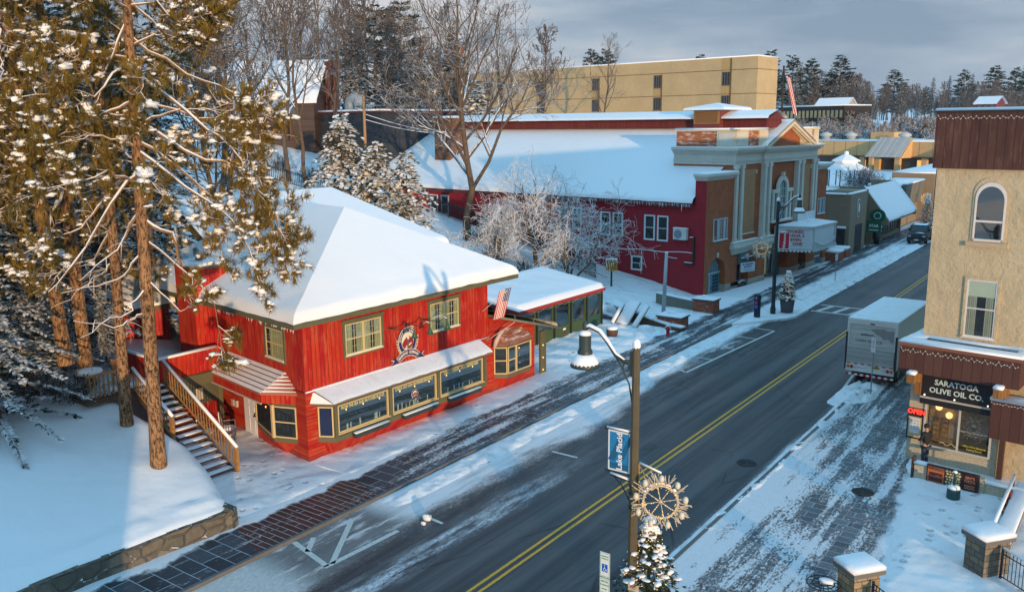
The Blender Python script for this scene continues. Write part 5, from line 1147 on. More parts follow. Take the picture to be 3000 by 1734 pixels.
b = MB(BF); b.poly([(x, y + .03, z) for x, z in shape]); b.build('pane', m_glass('reflecting glass', (.5, .55, .5), .16), aw_o)
ww = window(bb, BF, 1.55, 2.62, 5.36, 7.6, (STUCCO, .1), WINF, 1, True, y=-.76, proud=.06, curtain=((.02, .34), (.66, .98)), sill=True)
b = MB(BF); b.poly([(1.6, -.735, 6.95), (2.57, -.735, 6.95), (2.57, -.735, 7.55), (1.6, -.735, 7.55)]); b.build('blind', m_plain('pale green blind', (.34, .42, .33), .8), ww)
GREYC = m_plain('cream curtain', (.40, .37, .27), .8)
for c_ in ww.children:
    if c_.name.startswith('curtain'): c_.data.materials[0] = m_boards('cream curtain', (.46, .42, .30), .07, stain=.2, groove=.12)
# shallow porch roof of brown boards
b = MB(); b.m = 0; b.box(-.26, 3.98, -.93, .75, 3.98, 5.02); b.m = 1; b.box(-.3, 4.02, -.97, -.86, 5.02, 5.14); b.box(-.3, -.2, -.86, 4.5, 5.02, 5.14); b.box(-.26, .07, .76, 4.6, 3.98, 5.02); b.m = 2; b.box(.45, 3.7, -.2, .5, 5.0, 5.025)
aw_ = b.build('porch_fascia', [BROWN2, FASC, DARK], bb)
b = MB(); b.slab([(-.3, -.96, 5.12), (4.02, -.96, 5.12), (4.02, -.3, 5.12), (-.3, -.3, 5.12)], .13, .1); b.slab([(-.3, .42, 5.08), (4.02, .42, 5.08), (4.02, .77, 5.08), (-.3, .77, 5.08)], .12, .08); b.slab([(-.3, -.28, 5.1), (.4, -.28, 5.1), (.4, .4, 5.1), (-.3, .4, 5.1)], .12, .08); b.slab([(-.28, .78, 5.08), (.08, .78, 5.08), (.08, 4.5, 5.08), (-.28, 4.5, 5.08)], .12, .08); b.slab([(3.65, -.28, 5.1), (4.02, -.28, 5.1), (4.02, .4, 5.1), (3.65, .4, 5.1)], .12, .08); b.build('porch_snow', SNOW, aw_)
bulbs('fairy_lights', (-.2, .975, 4.95), (3.9, .975, 4.95), 46, bb, BF, .16)
# shop front: walls around the window, a real recess behind the glass
b = MB(); b.m = 0; b.box(0, .63, 0, .4, -.2, 4.0); b.box(.63, 3.06, 0, .4, -.2, .86); b.box(3.06, 3.3, 0, .4, -.2, 4.0); b.box(.63, 3.06, .05, .4, 2.66, 4.0); b.box(.0, .4, .4, 9, -.2, 4.0); b.build('shop_wall', TANBR, bb)
b = MB(); b.m = 0; b.box(3.3, 14, .25, 9, -4, 4.0); b.build('side_shop_wall', STUCCO, bb)
b = MB(); b.m = 0; b.box(.5, 3.2, 1.5, 1.56, .5, 2.9); b.box(.5, .56, .4, 1.5, .5, 2.9); b.box(3.14, 3.2, .4, 1.5, .5, 2.9); b.m = 1; b.box(.56, 3.14, .4, 1.5, .78, .84); b.box(1.95, 3.1, .9, 1.5, .84, 1.5)
for i in range(5): b.m = 1; b.box(.7, 1.8, 1.42, 1.5, 1.0 + i * .33, 1.03 + i * .33)
b.build('shop_interior', [m_plain('dim brown room', (.075, .050, .030), .8, .7, 2), m_plain('display wood', (.30, .14, .05), .6, .4, 4)], bb)
LAMPW = m_emit('lit shop globe', (1, .62, .24), 2.2)
for x, z in ((.95, 2.32), (1.35, 2.05)): b = MB(BF); b.blob((x, -.62, z), .13, 1, 10, 8, 0); b.build('globe_lamp', LAMPW, bb)
b = MB(BF); CW = m_plain('orange chair wood', (.42, .17, .03), .5); cx = 1.18
for x in (cx - .16, cx + .16): b.box(x, x + .03, -.6, -.57, 1.0, 1.9)
for z in (1.3, 1.5, 1.7, 1.86): b.box(cx - .16, cx + .18, -.6, -.58, z, z + .04)
b.build('display_chair', CW, bb)
b = MB(BF)
for i in range(70): b.blob((random.uniform(1.98, 2.65), -.3, random.uniform(1.3, 2.25)), .009, i, 4, 3)
b.build('star_lights', m_emit('pin lights', (.9, .6, .7), .8), bb)
b = MB(BF); b.tube([(1.2 + i * .06, -.2 , .98 + .05 * math.sin(i * 1.1)) for i in range(12)], .012, 4); b.m = 1; b.box(2.85, 2.95, -.3, -.28, 1.25, 1.75); b.build('display_goods', [m_emit('pale light string', (.8, .7, .4), .6), BLACK], bb)
b = MB(BF); fw2 = m_plain('pale shop frame', (.50, .50, .46), .45)
b.box(.60, .68, -.02, .05, .84, 2.68); b.box(3.0, 3.08, -.02, .05, .84, 2.68); b.box(1.86, 1.93, -.02, .04, .86, 2.66); b.box(.68, 3.0, -.02, .07, .83, .9); b.box(.68, 3.0, -.02, .04, 2.6, 2.66); sf = b.build('shop_window', fw2, bb)
b = MB(BF); b.poly([(.66, .0, .88), (3.02, .0, .88), (3.02, .0, 2.64), (.66, .0, 2.64)]); b.build('pane', m_glass('shop front glass', (.72, .72, .70), .07), sf)
b = MB(BF); Mx = face_m(2.42, 2.02, .006)
for i in range(16):
    a_ = R(215 + i * 290 / 15 - 0); b.poly([Mx @ V((.24 * math.cos(a_) + dx, .24 * math.sin(a_) + dy, 0)) for dx, dy in ((-.03, -.015), (.03, -.01), (.03, .015), (-.02, .02))])
b.text('SARATOGA OLIVE OIL CO', .085, face_m(2.42, 1.72, .006), .002); b.poly([Mx @ V((x, y, 0)) for x, y in ((-.1, -.02), (-.03, .06), (.06, .04), (.11, -.03), (.03, -.07), (-.05, -.05))]); b.build('window_emblem', m_plain('faint gilt', (.36, .33, .24)), sf)
b = MB(BF); b.text('Olive Oil & Balsamic', .1, face_m(2.5, 1.15, .006), .002); b.text('Tasting Room', .1, face_m(2.5, 1.03, .006), .002); b.build('window_lettering', m_plain('gold letters', (.55, .45, .08)), sf)
# black fascia sign and its little lamps
b = MB(BF); b.m = 0; b.box(.45, 3.03, -.02, .22, 2.72, 3.98); b.m = 1; b.box(.45, 3.0, .22, .3, 2.86, 2.93); b.m = 0; b.box(.45, 3.0, .22, .28, 2.62, 2.86); ss = b.build('fascia_sign', [m_plain('black sign board', (.016, .013, .014), .5, .2), m_plain('pale strip', (.45, .42, .36))], bb)
b = MB(BF); b.text('SARATOGA', .30, face_m(1.72, 3.55, .235), .008); b.text('OLIVE OIL CO.', .30, face_m(1.74, 3.22, .235), .008); b.build('lettering', m_plain('pale mint letters', (.55, .66, .64), .5, .05), ss)
b = MB(BF)
for x in (.62, 1.72, 2.9): b.blob((x, .3, 3.0), .035, 1)
b.build('sign_lamp', m_emit('small sign lamp', (1, .9, .7), 1.2), ss)
CORB = m_boards('honey corbel', (.30, .15, .05), .2)
for x in (.2, 3.25):
    b = MB(BF); b.m = 0; b.box(x, x + .26, .0, .28, 2.95, 4.0); b.box(x + .02, x + .24, .28, .62, 3.5, 3.98); b.box(x - .02, x + .28, .6, 1.25, 3.62, 3.96); b.m = 1; b.slab([(x - .03, .95, 3.97), (x + .29, .95, 3.97), (x + .29, 1.28, 3.97), (x - .03, 1.28, 3.97)], .14, .06); b.build('corbel', [CORB, SNOW], bb)
b = MB(BF); b.box(3.38, 3.56, .0, .2, -.2, 1.9); b.build('post', m_plain('brown post', (.075, .035, .025)), bb)
b = MB(BF); b.m = 0; b.box(3.04, 9, .16, .5, 1.84, 3.32); b.m = 1; b.slab([(3.0, .0, 3.32), (9, .0, 3.32), (9, .52, 3.32), (3.0, .52, 3.32)], .2, .1); b.build('side_awning', [BROWN2, SNOW], bb)
bulbs('fairy_lights', (3.05, .52, 3.26), (5.5, .52, 3.26), 26, bb, BF, .06)
t = thing('menu_box', 'framed menu case with cream pages beside the olive oil shop window', 'menu board', BO, BA)
b = MB(BF); b.m = 0; b.box(-.02, .6, .0, .09, 1.03, 2.02); b.m = 1; b.box(.04, .54, .09, .1, 1.1, 1.95); b.m = 2; b.box(.09, .49, .1, .104, 1.28, 1.9); b.m = 3
for j in range(4):
    for i in range(3): b.box(.12 + i * .125, .2 + i * .125, .104, .107, 1.45 + j * .11, 1.475 + j * .11)
b.build('menu_case', [BLACK, m_plain('cream backing', (.50, .38, .20)), m_plain('paper', (.62, .62, .62)), m_plain('ink', (.2, .2, .22))], t)
t = thing('open_sign', 'red neon OPEN sign above the menu case', 'neon sign', BO, BA)
b = MB(BF); b.text('OPEN', .27, face_m(.33, 2.17, .12), .02, sx=.95); b.build('letters', m_emit('red neon', (1.0, .03, .015), 2.4), t)
b = MB(BF); b.box(.0, .66, .05, .09, 2.05, 2.3); b.build('backing', BLACK, t)
# low wall with boards, in front of the shop
def Bw(x, y, z): return BM @ V((x, y, z))
t = thing('terrace_wall', 'low pale wall end with snow cap beside the pizza boards', 'wall', BO, BA)
b = MB(); b.m = 0; b.box(.95, 3.4, -1.98, -1.75, -.1, .72); b.box(3.4, 5.6, -1.9, -1.7, -.1, .55); b.m = 1; b.slab([(.93, -2.0, .72), (1.4, -2.0, .72), (1.4, -1.72, .72), (.93, -1.72, .72)], .1, .07); b.slab([(3.2, -1.95, .56), (5.6, -1.95, .56), (5.6, -1.68, .56), (3.2, -1.68, .56)], .1, .07); b.m = 2; b.box(.84, .92, -2.0, -1.7, -.1, .95); b.build('wall', [TANBR, SNOW, m_plain('brown post', (.09, .04, .03))], t)
t = thing('pizza_boards', 'row of restaurant boards, orange then logs then black, on the low wall', 'menu board', BO, BA)
WF = frame((1.42, -2.0, 0), (1, -.0, 0), (0, -1, 0))
b = MB(WF); b.m = 0; b.box(0, 1.83, .0, .05, .02, .86); b.m = 1; b.box(.05, .62, .05, .058, .08, .8); b.m = 2; b.box(1.24, 1.78, .05, .058, .06, .8); b.m = 3; b.box(.66, 1.2, .05, .054, .05, .82); b.m = 0; b.box(.09, .58, .058, .062, .22, .58); b.build('boards', [m_plain('dark red frame', (.075, .022, .018)), m_plain('burnt orange board', (.50, .13, .04), .6), m_plain('near black board', (.020, .014, .014)), DARK], t)
b = MB(WF); rr_ = random.Random(4)
for i in range(5):
    for j in range(7): c_ = V((.72 + i * .105 + (j % 2) * .03, .06, .11 + j * .108)); r_ = rr_.uniform(.036, .052); b.ext([c_ + V((r_ * math.cos(a), 0, r_ * math.sin(a))) for a in (k_ * math.pi / 5 for k_ in range(10))], (0, .015, 0))
b.build('log_ends', m_plain('pale log ends', (.58, .46, .24), .7, .3, 20), t)
b = MB(WF); b.text("THE SINGLE", .1, face_m(.34, .69, .06), .002); b.m = 1; b.text('TOASTING', .09, face_m(.36, .42, .064), .002); b.text("ERE'S", .14, face_m(1.52, .66, .06), .002); b.text('PIZZA', .14, face_m(1.52, .52, .06), .002); 
for z in (.36, .30, .24): b.box(1.34, 1.70, .058, .061, z, z + .025)
b.box(1.38, 1.66, .058, .061, .1, .15); b.build('lettering', [m_plain('dark brown ink', (.08, .02, .015)), m_plain('orange ink', (.60, .20, .10))], t)
t = thing('ash_receptacle', 'dark green round-based bollard bin capped with snow on the terrace', 'ash bin', (10.48, 14.89, .15))
GRNM = m_plain('dark teal enamel', (.020, .070, .070), .4)
b = MB(); b.lathe([(.22, 0), (.235, .05), (.225, .34), (.18, .42), (.05, .44)], 18); b.build('base', GRNM, t); b = MB(); b.lathe([(.05, .42), (.05, .92), (.08, .95), (.06, 1.0)], 12); b.build('neck', GRNM, t); b = MB(); b.lathe([(.21, .40), (.2, .47), (.1, .52), (.055, .53)], 16); b.blob((0, 0, 1.02), (.085, .085, .06), 2); b.build('snow_cap', SNOW, t)
# person in a dark jacket by the shop window
def person(loc, rz):
    t = thing('person', 'person in black jacket, beanie and jeans standing at the olive oil shop window', 'person', loc, rz)
    SKIN = m_plain('skin', (.42, .24, .17), .6, .08); JK = m_plain('black jacket', (.014, .015, .018), .8, .4, 20); JE = m_plain('blue jeans', (.030, .045, .075), .8, .3, 20); HAT = m_plain('dark beanie', (.02, .02, .022), .9)
    def skin_obj(name, nodes, edges, mat, parent):
        me = bpy.data.meshes.new(name); me.from_pydata([n_[0] for n_ in nodes], edges, []); o = bpy.data.objects.new(name, me); col.objects.link(o)
        o.modifiers.new('skin', 'SKIN'); o.modifiers.new('sub', 'SUBSURF').levels = 1; o.modifiers[-1].render_levels = 2
        for sv, n_ in zip(me.skin_vertices[0].data, nodes): sv.radius = (n_[1], n_[2] if len(n_) > 2 else n_[1])
        me.skin_vertices[0].data[0].use_root = True
        dg = bpy.context.evaluated_depsgraph_get(); m2 = bpy.data.meshes.new_from_object(o.evaluated_get(dg)); bpy.data.objects.remove(o); m2.materials.clear(); m2.materials.append(mat)
        for p in m2.polygons: p.use_smooth = True
        o = bpy.data.objects.new(name, m2); col.objects.link(o); o.parent = parent; return o
    # faces +y; pelvis root
    body = [((0, 0, .95), .13, .11), ((0, .0, 1.12), .125, .10), ((0, .0, 1.32), .15, .11), ((0, 0, 1.46), .10, .08), ((0, .01, 1.52), .055), ((0, .03, 1.60), .085, .09), ((0, .03, 1.69), .075, .085),
            ((.18, 0, 1.42), .065), ((.23, .02, 1.18), .048), ((.16, .24, 1.10), .036), ((.12, .31, 1.12), .028), ((-.18, 0, 1.42), .065), ((-.23, .02, 1.18), .048), ((-.16, .24, 1.10), .036), ((-.12, .31, 1.12), .028),
            ((.09, 0, .86), .085), ((.095, .02, .5), .06), ((.10, -.01, .1), .042), ((.10, .08, .05), .04), ((.10, .15, .04), .03), ((-.09, 0, .86), .085), ((-.10, .0, .5), .06), ((-.11, -.03, .1), .042), ((-.11, .06, .05), .04), ((-.11, .13, .04), .03)]
    ed = [(0, 1), (1, 2), (2, 3), (3, 4), (4, 5), (5, 6), (2, 7), (7, 8), (8, 9), (9, 10), (2, 11), (11, 12), (12, 13), (13, 14), (0, 15), (15, 16), (16, 17), (17, 18), (18, 19), (0, 20), (20, 21), (21, 22), (22, 23), (23, 24)]
    skin_obj('body', body, ed, SKIN, t)
    jk = [((0, 0, .88), .165, .145), ((0, .0, 1.12), .15, .125), ((0, .0, 1.32), .175, .135), ((0, 0, 1.45), .12, .10), ((0, .0, 1.51), .075), ((.19, 0, 1.42), .085), ((.245, .02, 1.18), .068), ((.17, .22, 1.10), .055), ((-.19, 0, 1.42), .085), ((-.245, .02, 1.18), .068), ((-.17, .22, 1.10), .055)]
    skin_obj('jacket', jk, [(0, 1), (1, 2), (2, 3), (3, 4), (2, 5), (5, 6), (6, 7), (2, 8), (8, 9), (9, 10)], JK, t)
    je = [((0, 0, .92), .14, .12), ((.09, 0, .84), .10), ((.095, .02, .5), .075), ((.10, -.005, .12), .06), ((-.09, 0, .84), .10), ((-.10, .0, .5), .075), ((-.11, -.02, .12), .06)]
    skin_obj('jeans', je, [(0, 1), (1, 2), (2, 3), (0, 4), (4, 5), (5, 6)], JE, t)
    b = MB(); b.lathe([(.102, 1.655), (.106, 1.70), (.098, 1.76), (.06, 1.80), (.01, 1.81)], 16, (0, .03, 0)); b.build('beanie', HAT, t)
    b = MB(); b.smooth = True; b.blob((0, .115, 1.60), (.014, .022, .02), 1); b.m = 1
    for s_ in (-1, 1): b.blob((s_ * .033, .108, 1.625), .010, 2); 
    b.m = 2; b.box(-.022, .022, .112, .118, 1.555, 1.562); b.m = 0
    for s_ in (-1, 1): b.blob((s_ * .088, .03, 1.61), (.014, .022, .03), 3)
    b.build('face', [SKIN, BLACK, m_plain('lips', (.35, .14, .11))], t)
    b = MB()
    for s_ in (-1, 1):
        for i, l_ in enumerate((.055, .065, .062, .05)):
            p = V((s_ * (.125 - i * .016), .335, 1.128 - i * .013)); b.tube([p, p + V((-s_ * .012, l_ * .6, -.004)), p + V((-s_ * .03, l_ * .8, -.03))], [.0095, .0085, .007], 6)
        p = V((s_ * .105, .315, 1.145)); b.tube([p, p + V((-s_ * .025, .02, .012)), p + V((-s_ * .035, .045, .008))], [.011, .01, .008], 6)
    b.build('fingers', SKIN, t)
    return t
person(Bw(.92, -.62, .13), BA + R(62))
# right-hand piers, railings
PIER = m_brick('stone pier blocks', (.12, .105, .085), (.22, .17, .11), (.06, .055, .05), var=.8, bw=.34, bh=.2, msize=.015, bmp=.03); PIERW = m_brick('warm stone blocks', (.24, .165, .085), (.33, .25, .15), (.08, .07, .06), var=.7, bw=.34, bh=.2, msize=.015, bmp=.03)
for (x, y, rz, l_, mt, sx, sy) in ((12.22, 9.72, R(52), 'squat grey stone pier with a thick snow cap at the end of the iron railing', PIER, .46, .38), (9.55, 5.48, R(52), 'warm stone pier with snow cap at the bottom edge, beside the round iron table', PIERW, .42, .36)):
    t = thing('stone_pier', l_, 'pier', (x, y, .1), rz)
    b = MB(); b.box(-sx, sx, -sy, sy, -.2, 1.15); b.build('shaft', mt, t); b = MB(); b.box(-sx - .1, sx + .1, -sy - .1, sy + .1, 1.15, 1.27); c_ = b.build('cap_stone', m_plain('grey cap stone', (.14, .13, .12), .8), t)
    b = MB(); b.slab([(-sx - .09, -sy - .09, 1.27), (sx + .09, -sy - .09, 1.27), (sx + .09, sy + .09, 1.27), (-sx - .09, sy + .09, 1.27)], .2, .13); b.build('snow_cap', SNOW, t)
def railing(name, label, p, q, h, step_=.13, cat='railing', posts=None, snow=False, base=.12, mat=None):
    p, q = V(p), V(q); d = q - p; L = d.length; t = thing(name, label, cat, p); b = MB(); u_ = d.normalized(); mat = mat or BLACK
    for z in (base, h - .16, h): b.tube([V((0, 0, z)), d + V((0, 0, z))], .02 if L < 6 else .034, 4)
    n = int(L / step_)
    for i in range(1, n): c_ = d * (i / n); w3 = .010 if L < 6 else .019; b.box(c_.x - w3, c_.x + w3, c_.y - w3, c_.y + w3, c_.z + base, c_.z + h - (0 if step_ > .5 else .02))
    b.build('pickets', mat, t); np_ = posts or max(1, round(L / 2.4))
    for i in range(np_ + 1): c_ = d * (i / np_); b = MB(); b.box(c_.x - .035, c_.x + .035, c_.y - .035, c_.y + .035, c_.z - .2, c_.z + h + .06); b.build('post', mat, t)
    if snow: b = MB(); b.tube([V((0, 0, h + .03)), d + V((0, 0, h + .03))], .045, 6); b.build('snow_cover', SNOW, t)
    return t
railing('iron_railing', 'black iron railing topped with snow running right from the grey stone pier', (12.66, 9.45, .12), (15.2, 7.3, .12), 1.0, snow=True)
railing('iron_railing', 'short black railing right of the warm stone pier at the bottom edge', (10.0, 5.25, .12), (11.6, 3.9, .12), .95)
t = thing('stair_parapet', 'snow-covered stone stair parapet with a handrail at the right edge of the terrace', 'wall', (12.35, 10.6, 0), R(89))
b = MB(); b.box(0, 6.2, -.3, .12, -2, .5); b.build('wall', PIER, t); b = MB(); b.slab([(0, -.34, .5), (6.2, -.34, .5), (6.2, .16, .5), (0, .16, .5)], .14, .1); b.build('snow_cover', SNOW, t)
b = MB(); b.tube([(.3, .2, .95), (5.6, .22, 1.02)], .06, 7); b.build('handrail_snow', SNOW, t); b = MB(); b.tube([(.3, .2, .9), (5.6, .22, .96)], .03, 6)
for x in (.4, 3, 5.4): b.tube([(x, .2, .0), (x, .2, .95)], .025, 5)
b.build('handrail', BLACK, t); b = MB()
for i in range(60): b.blob((random.uniform(3.6, 4.8), random.uniform(.18, .34), random.uniform(.2, .75)), random.uniform(.03, .06), i, 5, 4)
b.build('berry_garland', m_plain('red berries', (.16, .012, .02), .5, .4, 20), t)
t = thing('patio_table', 'round black iron patio table dusted with snow at the bottom edge', 'table', (8.75, 4.9, .12))
b = MB(); 
for r_ in (.15, .3, .45): b.tube([(r_ * math.cos(a), r_ * math.sin(a), .72) for a in (i * math.pi / 10 for i in range(21))], .02, 4)
for i in range(10): a = i * math.pi / 5; b.tube([(.1 * math.cos(a), .1 * math.sin(a), .72), (.45 * math.cos(a), .45 * math.sin(a), .72)], .014, 4)
b.build('table_top', BLACK, t); b = MB()
for i in range(3): a = i * 2.1; b.tube([(.1 * math.cos(a), .1 * math.sin(a), .7), (.36 * math.cos(a), .36 * math.sin(a), 0)], .018, 4)
b.build('leg', BLACK, t); b = MB(); b.blob((.05, .1, .76), (.22, .16, .07), 3); b.build('snow_cover', SNOW, t)
# off the picture: a low building added and turned to shade the lawn
un = lambda u_, n_: V((.819 * u_ + .574 * n_, -.574 * u_ + .819 * n_, 0))
t = thing('shop_building', 'brown brick shop row continuing along the right kerb behind the beige building', 'building', (17, 62, 0)); b = MB(); b.box(-8.2, 8, -17.5, 17, -1, 12.9); b.build('wall', m_brick('brown shop brick', (.20, .09, .05), (.26, .12, .07), (.12, .09, .07)), t); b = MB(); b.slab([(-8.2, -17.5, 12.9), (8, -17.5, 12.9), (8, 17, 12.9), (-8.2, 17, 12.9)], .15, .15); b.build('snow_cover', SNOW, t)
t = thing('lawn_shade_building', 'low tan building outside the picture, added to shade the lawn', 'building', un(26.5, -18.6), R(-35))
b = MB(); b.box(-9, 9, -9, 8.8, -1, 5.9); b.build('wall', STUCCO, t); b = MB(); b.slab([(-9, -9, 5.9), (9, -9, 5.9), (9, 8.8, 5.9), (-9, 8.8, 5.9)], .15, .15); b.build('snow_cover', SNOW, t)
for i in range(4): window(t, frame((-9, 0, 0), (0, -1, 0), (-1, 0, 0)), -7.5 + i * 4, -5.5 + i * 4, .8, 2.9, (OLIVE, .1), CREAM)
for x0 in (5.4, 9.2): window(bb, BF, x0, x0 + 1.07, 5.36, 7.6, (STUCCO, .1), WINF, 1, True, y=-.76, proud=.06, sill=True); window(bb, BF, x0, x0 + 1.07, 9.1, 11.1, (STUCCO, .1), WINF, 1, True, y=-.76, proud=.06, sill=True)
# ---------------------------------------------------------------- street furniture
POSTM = m_plain('weathered bronze post', (.085, .070, .040), .6, .5, 14); POSTD = m_plain('dark green post', (.020, .030, .032), .5, .4, 14)
BULBG = m_plain('frosted bulb', (.62, .56, .46), .3, .1)
TINY = m_emit('tiny warm lights', (1.0, .62, .20), .8); TINYC = m_emit('tiny coloured lights', (1.0, .45, .10), 1.6); TINYG = m_emit('tiny green lights', (.3, 1.0, .25), 1.0)
def wreath(name, parent, M, r, seed=1):
    "snowflake wreath of twigs, bulbs and string lights in the plane of M (x, z)"
    rd = random.Random(seed); TW = m_plain('pale gilt twigs', (.56, .48, .36), .5, .3, 20)
    b = MB(M); 
    for rr_ in (.56, .6): b.tube([(r * rr_ * math.cos(a), .02, r * rr_ * math.sin(a)) for a in (i * math.pi / 16 for i in range(33))], .014, 4)
    for i in range(8): a = i * math.pi / 4 + .2; b.tube([(0, 0, 0), (r * .9 * math.cos(a), 0, r * .9 * math.sin(a))], .010, 4)
    for i in range(90):
        a = rd.uniform(0, 6.28); r0 = r * rd.uniform(.55, .8); b.tube([(r0 * math.cos(a), rd.uniform(-.05, .05), r0 * math.sin(a)), ((r * rd.uniform(.9, 1.05)) * math.cos(a + rd.uniform(-.25, .25)), rd.uniform(-.08, .08), r * rd.uniform(.88, 1.05) * math.sin(a + rd.uniform(-.2, .2)))], .012, 4)
    w_ = b.build('wreath', TW, parent)
    b = MB(M)
    for i in range(9): a = i * 2 * math.pi / 9 + .15; b.blob((r * .84 * math.cos(a), .04, r * .84 * math.sin(a)), (r * .10, r * .10, r * .135), i, 8, 6, .05)
    b.build('bulbs', BULBG, w_)
    b = MB(M)
    for i in range(150): a = rd.uniform(0, 6.28); q = r * rd.gauss(.58, .05); b.blob((q * math.cos(a), rd.uniform(-.03, .05), q * math.sin(a)), .012, i, 4, 3)
    for i in range(40): a = (rd.randint(0, 7)) * math.pi / 4 + .2; q = rd.uniform(0, r * .55); b.blob((q * math.cos(a), .03, q * math.sin(a)), .012, i, 4, 3)
    struct(b.build('string_lights', TINY, w_), 'stuff')
    b = MB(M)
    for i in range(14): a = rd.uniform(.3, 2.8); b.blob((r * .62 * math.cos(a), .0, r * .66 * math.sin(a)), (.05, .035, .025), i, 5, 4)
    b.build('snow', SNOW, w_); return w_
def street_lamp(loc, label, side, H_, arm, mat, banner, word, wr, wside):
    t = thing('street_lamp', label, 'street lamp', loc)
    b = MB(); b.lathe([(.20, 0), (.20, .5), (.15, .6), (.145, 1.0), (.105, H_ - .05)], 8, smooth=False); b.build('post', mat, t)
    b = MB(); b.blob((0, 0, H_ + .0), (.115, .115, .17), 1, 10, 6, .05); b.build('snow_cap', SNOW, t)
    b = MB(); s = side; zA = H_ - .48
    b.box(-.17 if s < 0 else .09, -.09 if s < 0 else .17, -.06, .06, zA - .38, zA + .3)
    P = [V((s * .12, 0, zA)), V((s * .35, 0, zA - .02)), V((s * .62, 0, zA + .12)), V((s * .85, 0, zA + .42)), V((s * 1.1, 0, zA + .68)), V((s * (arm - .15), 0, zA + .78)), V((s * arm, 0, zA + .72))]
    b.tube(P, [.06, .06, .055, .05, .05, .05, .055], 8); b.tube([V((s * .7, 0, zA + .2)), V((s * .42, 0, zA - .2)), V((s * .2, 0, zA - .6)), V((s * .1, 0, zA - 1.1))], .022, 6)
    b.tube([(s * (.3 + .09 * math.cos(a)), 0, zA - .16 + .09 * math.sin(a)) for a in (i * .7 for i in range(10))], .014, 5)
    b.lathe([(.07, -.1), (.085, .02), (.06, .1), (.03, .16)], 10, (s * arm, 0, zA + .78)); ar = b.build('arm', IRON, t)
    b = MB(); b.tube([p + V((0, 0, .045)) for p in P[1:]], [.03, .045, .05, .055, .055, .05], 7); b.build('arm_snow', SNOW, ar)
    c0 = (s * arm, 0, zA + .68)
    b = MB(); b.lathe([(.03, .06), (.05, -.04), (.12, -.1), (.165, -.14), (.165, -.52), (.19, -.55), (.21, -.62), (.2, -.66), (.30, -.80), (.385, -.92), (.40, -.97), (.40, -1.02), (.33, -1.02)], 22, c0); hd = b.build('lamp_head', IRON, t)
    b = MB(); b.lathe([(.39, -.935), (.36, -.86), (.30, -.765), (.225, -.655), (.21, -.66)], 20, c0); b.lathe([(.166, -.135), (.15, -.06), (.08, -.02), (.04, .0)], 16, c0); b.build('lamp_snow', SNOW, hd)
    b = MB(); b.lathe([(.30, -1.03), (.1, -1.06)], 16, c0); b.build('lens', m_plain('dull lens', (.5, .5, .45), .3), hd)
    # banner on two rods
    zt, zb, bs, bm, bt = banner
    b = MB(); b.tube([(bs * .1, 0, zt), (bs * .85, 0, zt)], .022, 6); b.tube([(bs * .1, 0, zb), (bs * .85, 0, zb)], .022, 6); b.blob((bs * .86, 0, zt), .05, 1); b.blob((bs * .86, 0, zb), .05, 2); rods = b.build('banner_rods', BLACK, t)
    b = MB(); b.tube([(bs * .12, 0, zt + .03), (bs * .85, 0, zt + .03)], .03, 6); b.build('rod_snow', SNOW, rods)
    return t
def put_banner(t, M, x0, x1, z0, z1, c, word, size, mark=None, border=True):
    b = MB(M); b.m = 1; b.box(x0, x1, -.006, .006, z0, z1)
    if border: b.m = 0; b.box(x0 + .05, x1 - .05, .0065, .009, z0 + .05, z1 - .05); b.box(x0 + .05, x1 - .05, -.009, -.0065, z0 + .05, z1 - .05)
    o = b.build('banner', [m_plain(word.lower() + ' banner cloth', c, .7, .06), m_plain('banner edge', (.62, .66, .70), .7, .05)], t)
    if mark:
        b = MB(M)
        for pl in mark: b.poly([(x0 + (x1 - x0) * u_, .0105, z0 + (z1 - z0) * v_) for u_, v_ in pl])
        b.build('banner_mark', m_plain('darker banner mark', tuple(q * .55 for q in c), .7, .05), o)
    b = MB(M); xm, zm = (x0 + x1) / 2, (z0 + z1) / 2
    Mt = Matrix(((0, -1, 0, xm + .02), (0, 0, 1, .014), (1, 0, 0, zm), (0, 0, 0, 1))); b.text(word, size, Mt, .002); b.build('banner_lettering', m_plain('white banner letters', (.78, .80, .82), .6, .03), o)
L1 = (4.62, 1.25, .1)
l1 = street_lamp(L1, 'tall weathered street lamp in the foreground with a blue banner and a lit wreath', -1, 7.85, 1.56, POSTM, (5.42, 4.22, -1, None, None), '', None, 1)
# frames facing the camera side: x to the right as seen from the terrace
BL = frame((0, 0, 0), (1, 0, 0), (0, -1, 0))
put_banner(l1, BL, -.80, -.13, 4.25, 5.40, (.015, .19, .42), 'Lake Placid', .235, [[(.0, .25), (.3, .25), (.75, .85), (.55, .95)], [(.45, .3), (.7, .3), (1.0, .7), (1, .95)], [(.1, .05), (.9, .05), (.9, .2), (.1, .2)]])
b = MB(); b.tube([(-.1, 0, 4.05), (-.72, 0, 4.12)], .03, 6); b.tube([(-.1, 0, 3.45), (-.35, 0, 3.85), (-.6, 0, 4.08)], .018, 5)
for z in (3.35, 3.75, 3.95): b.lathe([(.15, z), (.15, z + .03)], 8)
lb_ = b.build('lower_bracket', BLACK, l1); b = MB(); b.tube([(-.12, 0, 4.09), (-.72, 0, 4.16)], .035, 6); b.build('bracket_snow', SNOW, lb_)
WB = m_plain('gilt bracket', (.30, .20, .07), .5)
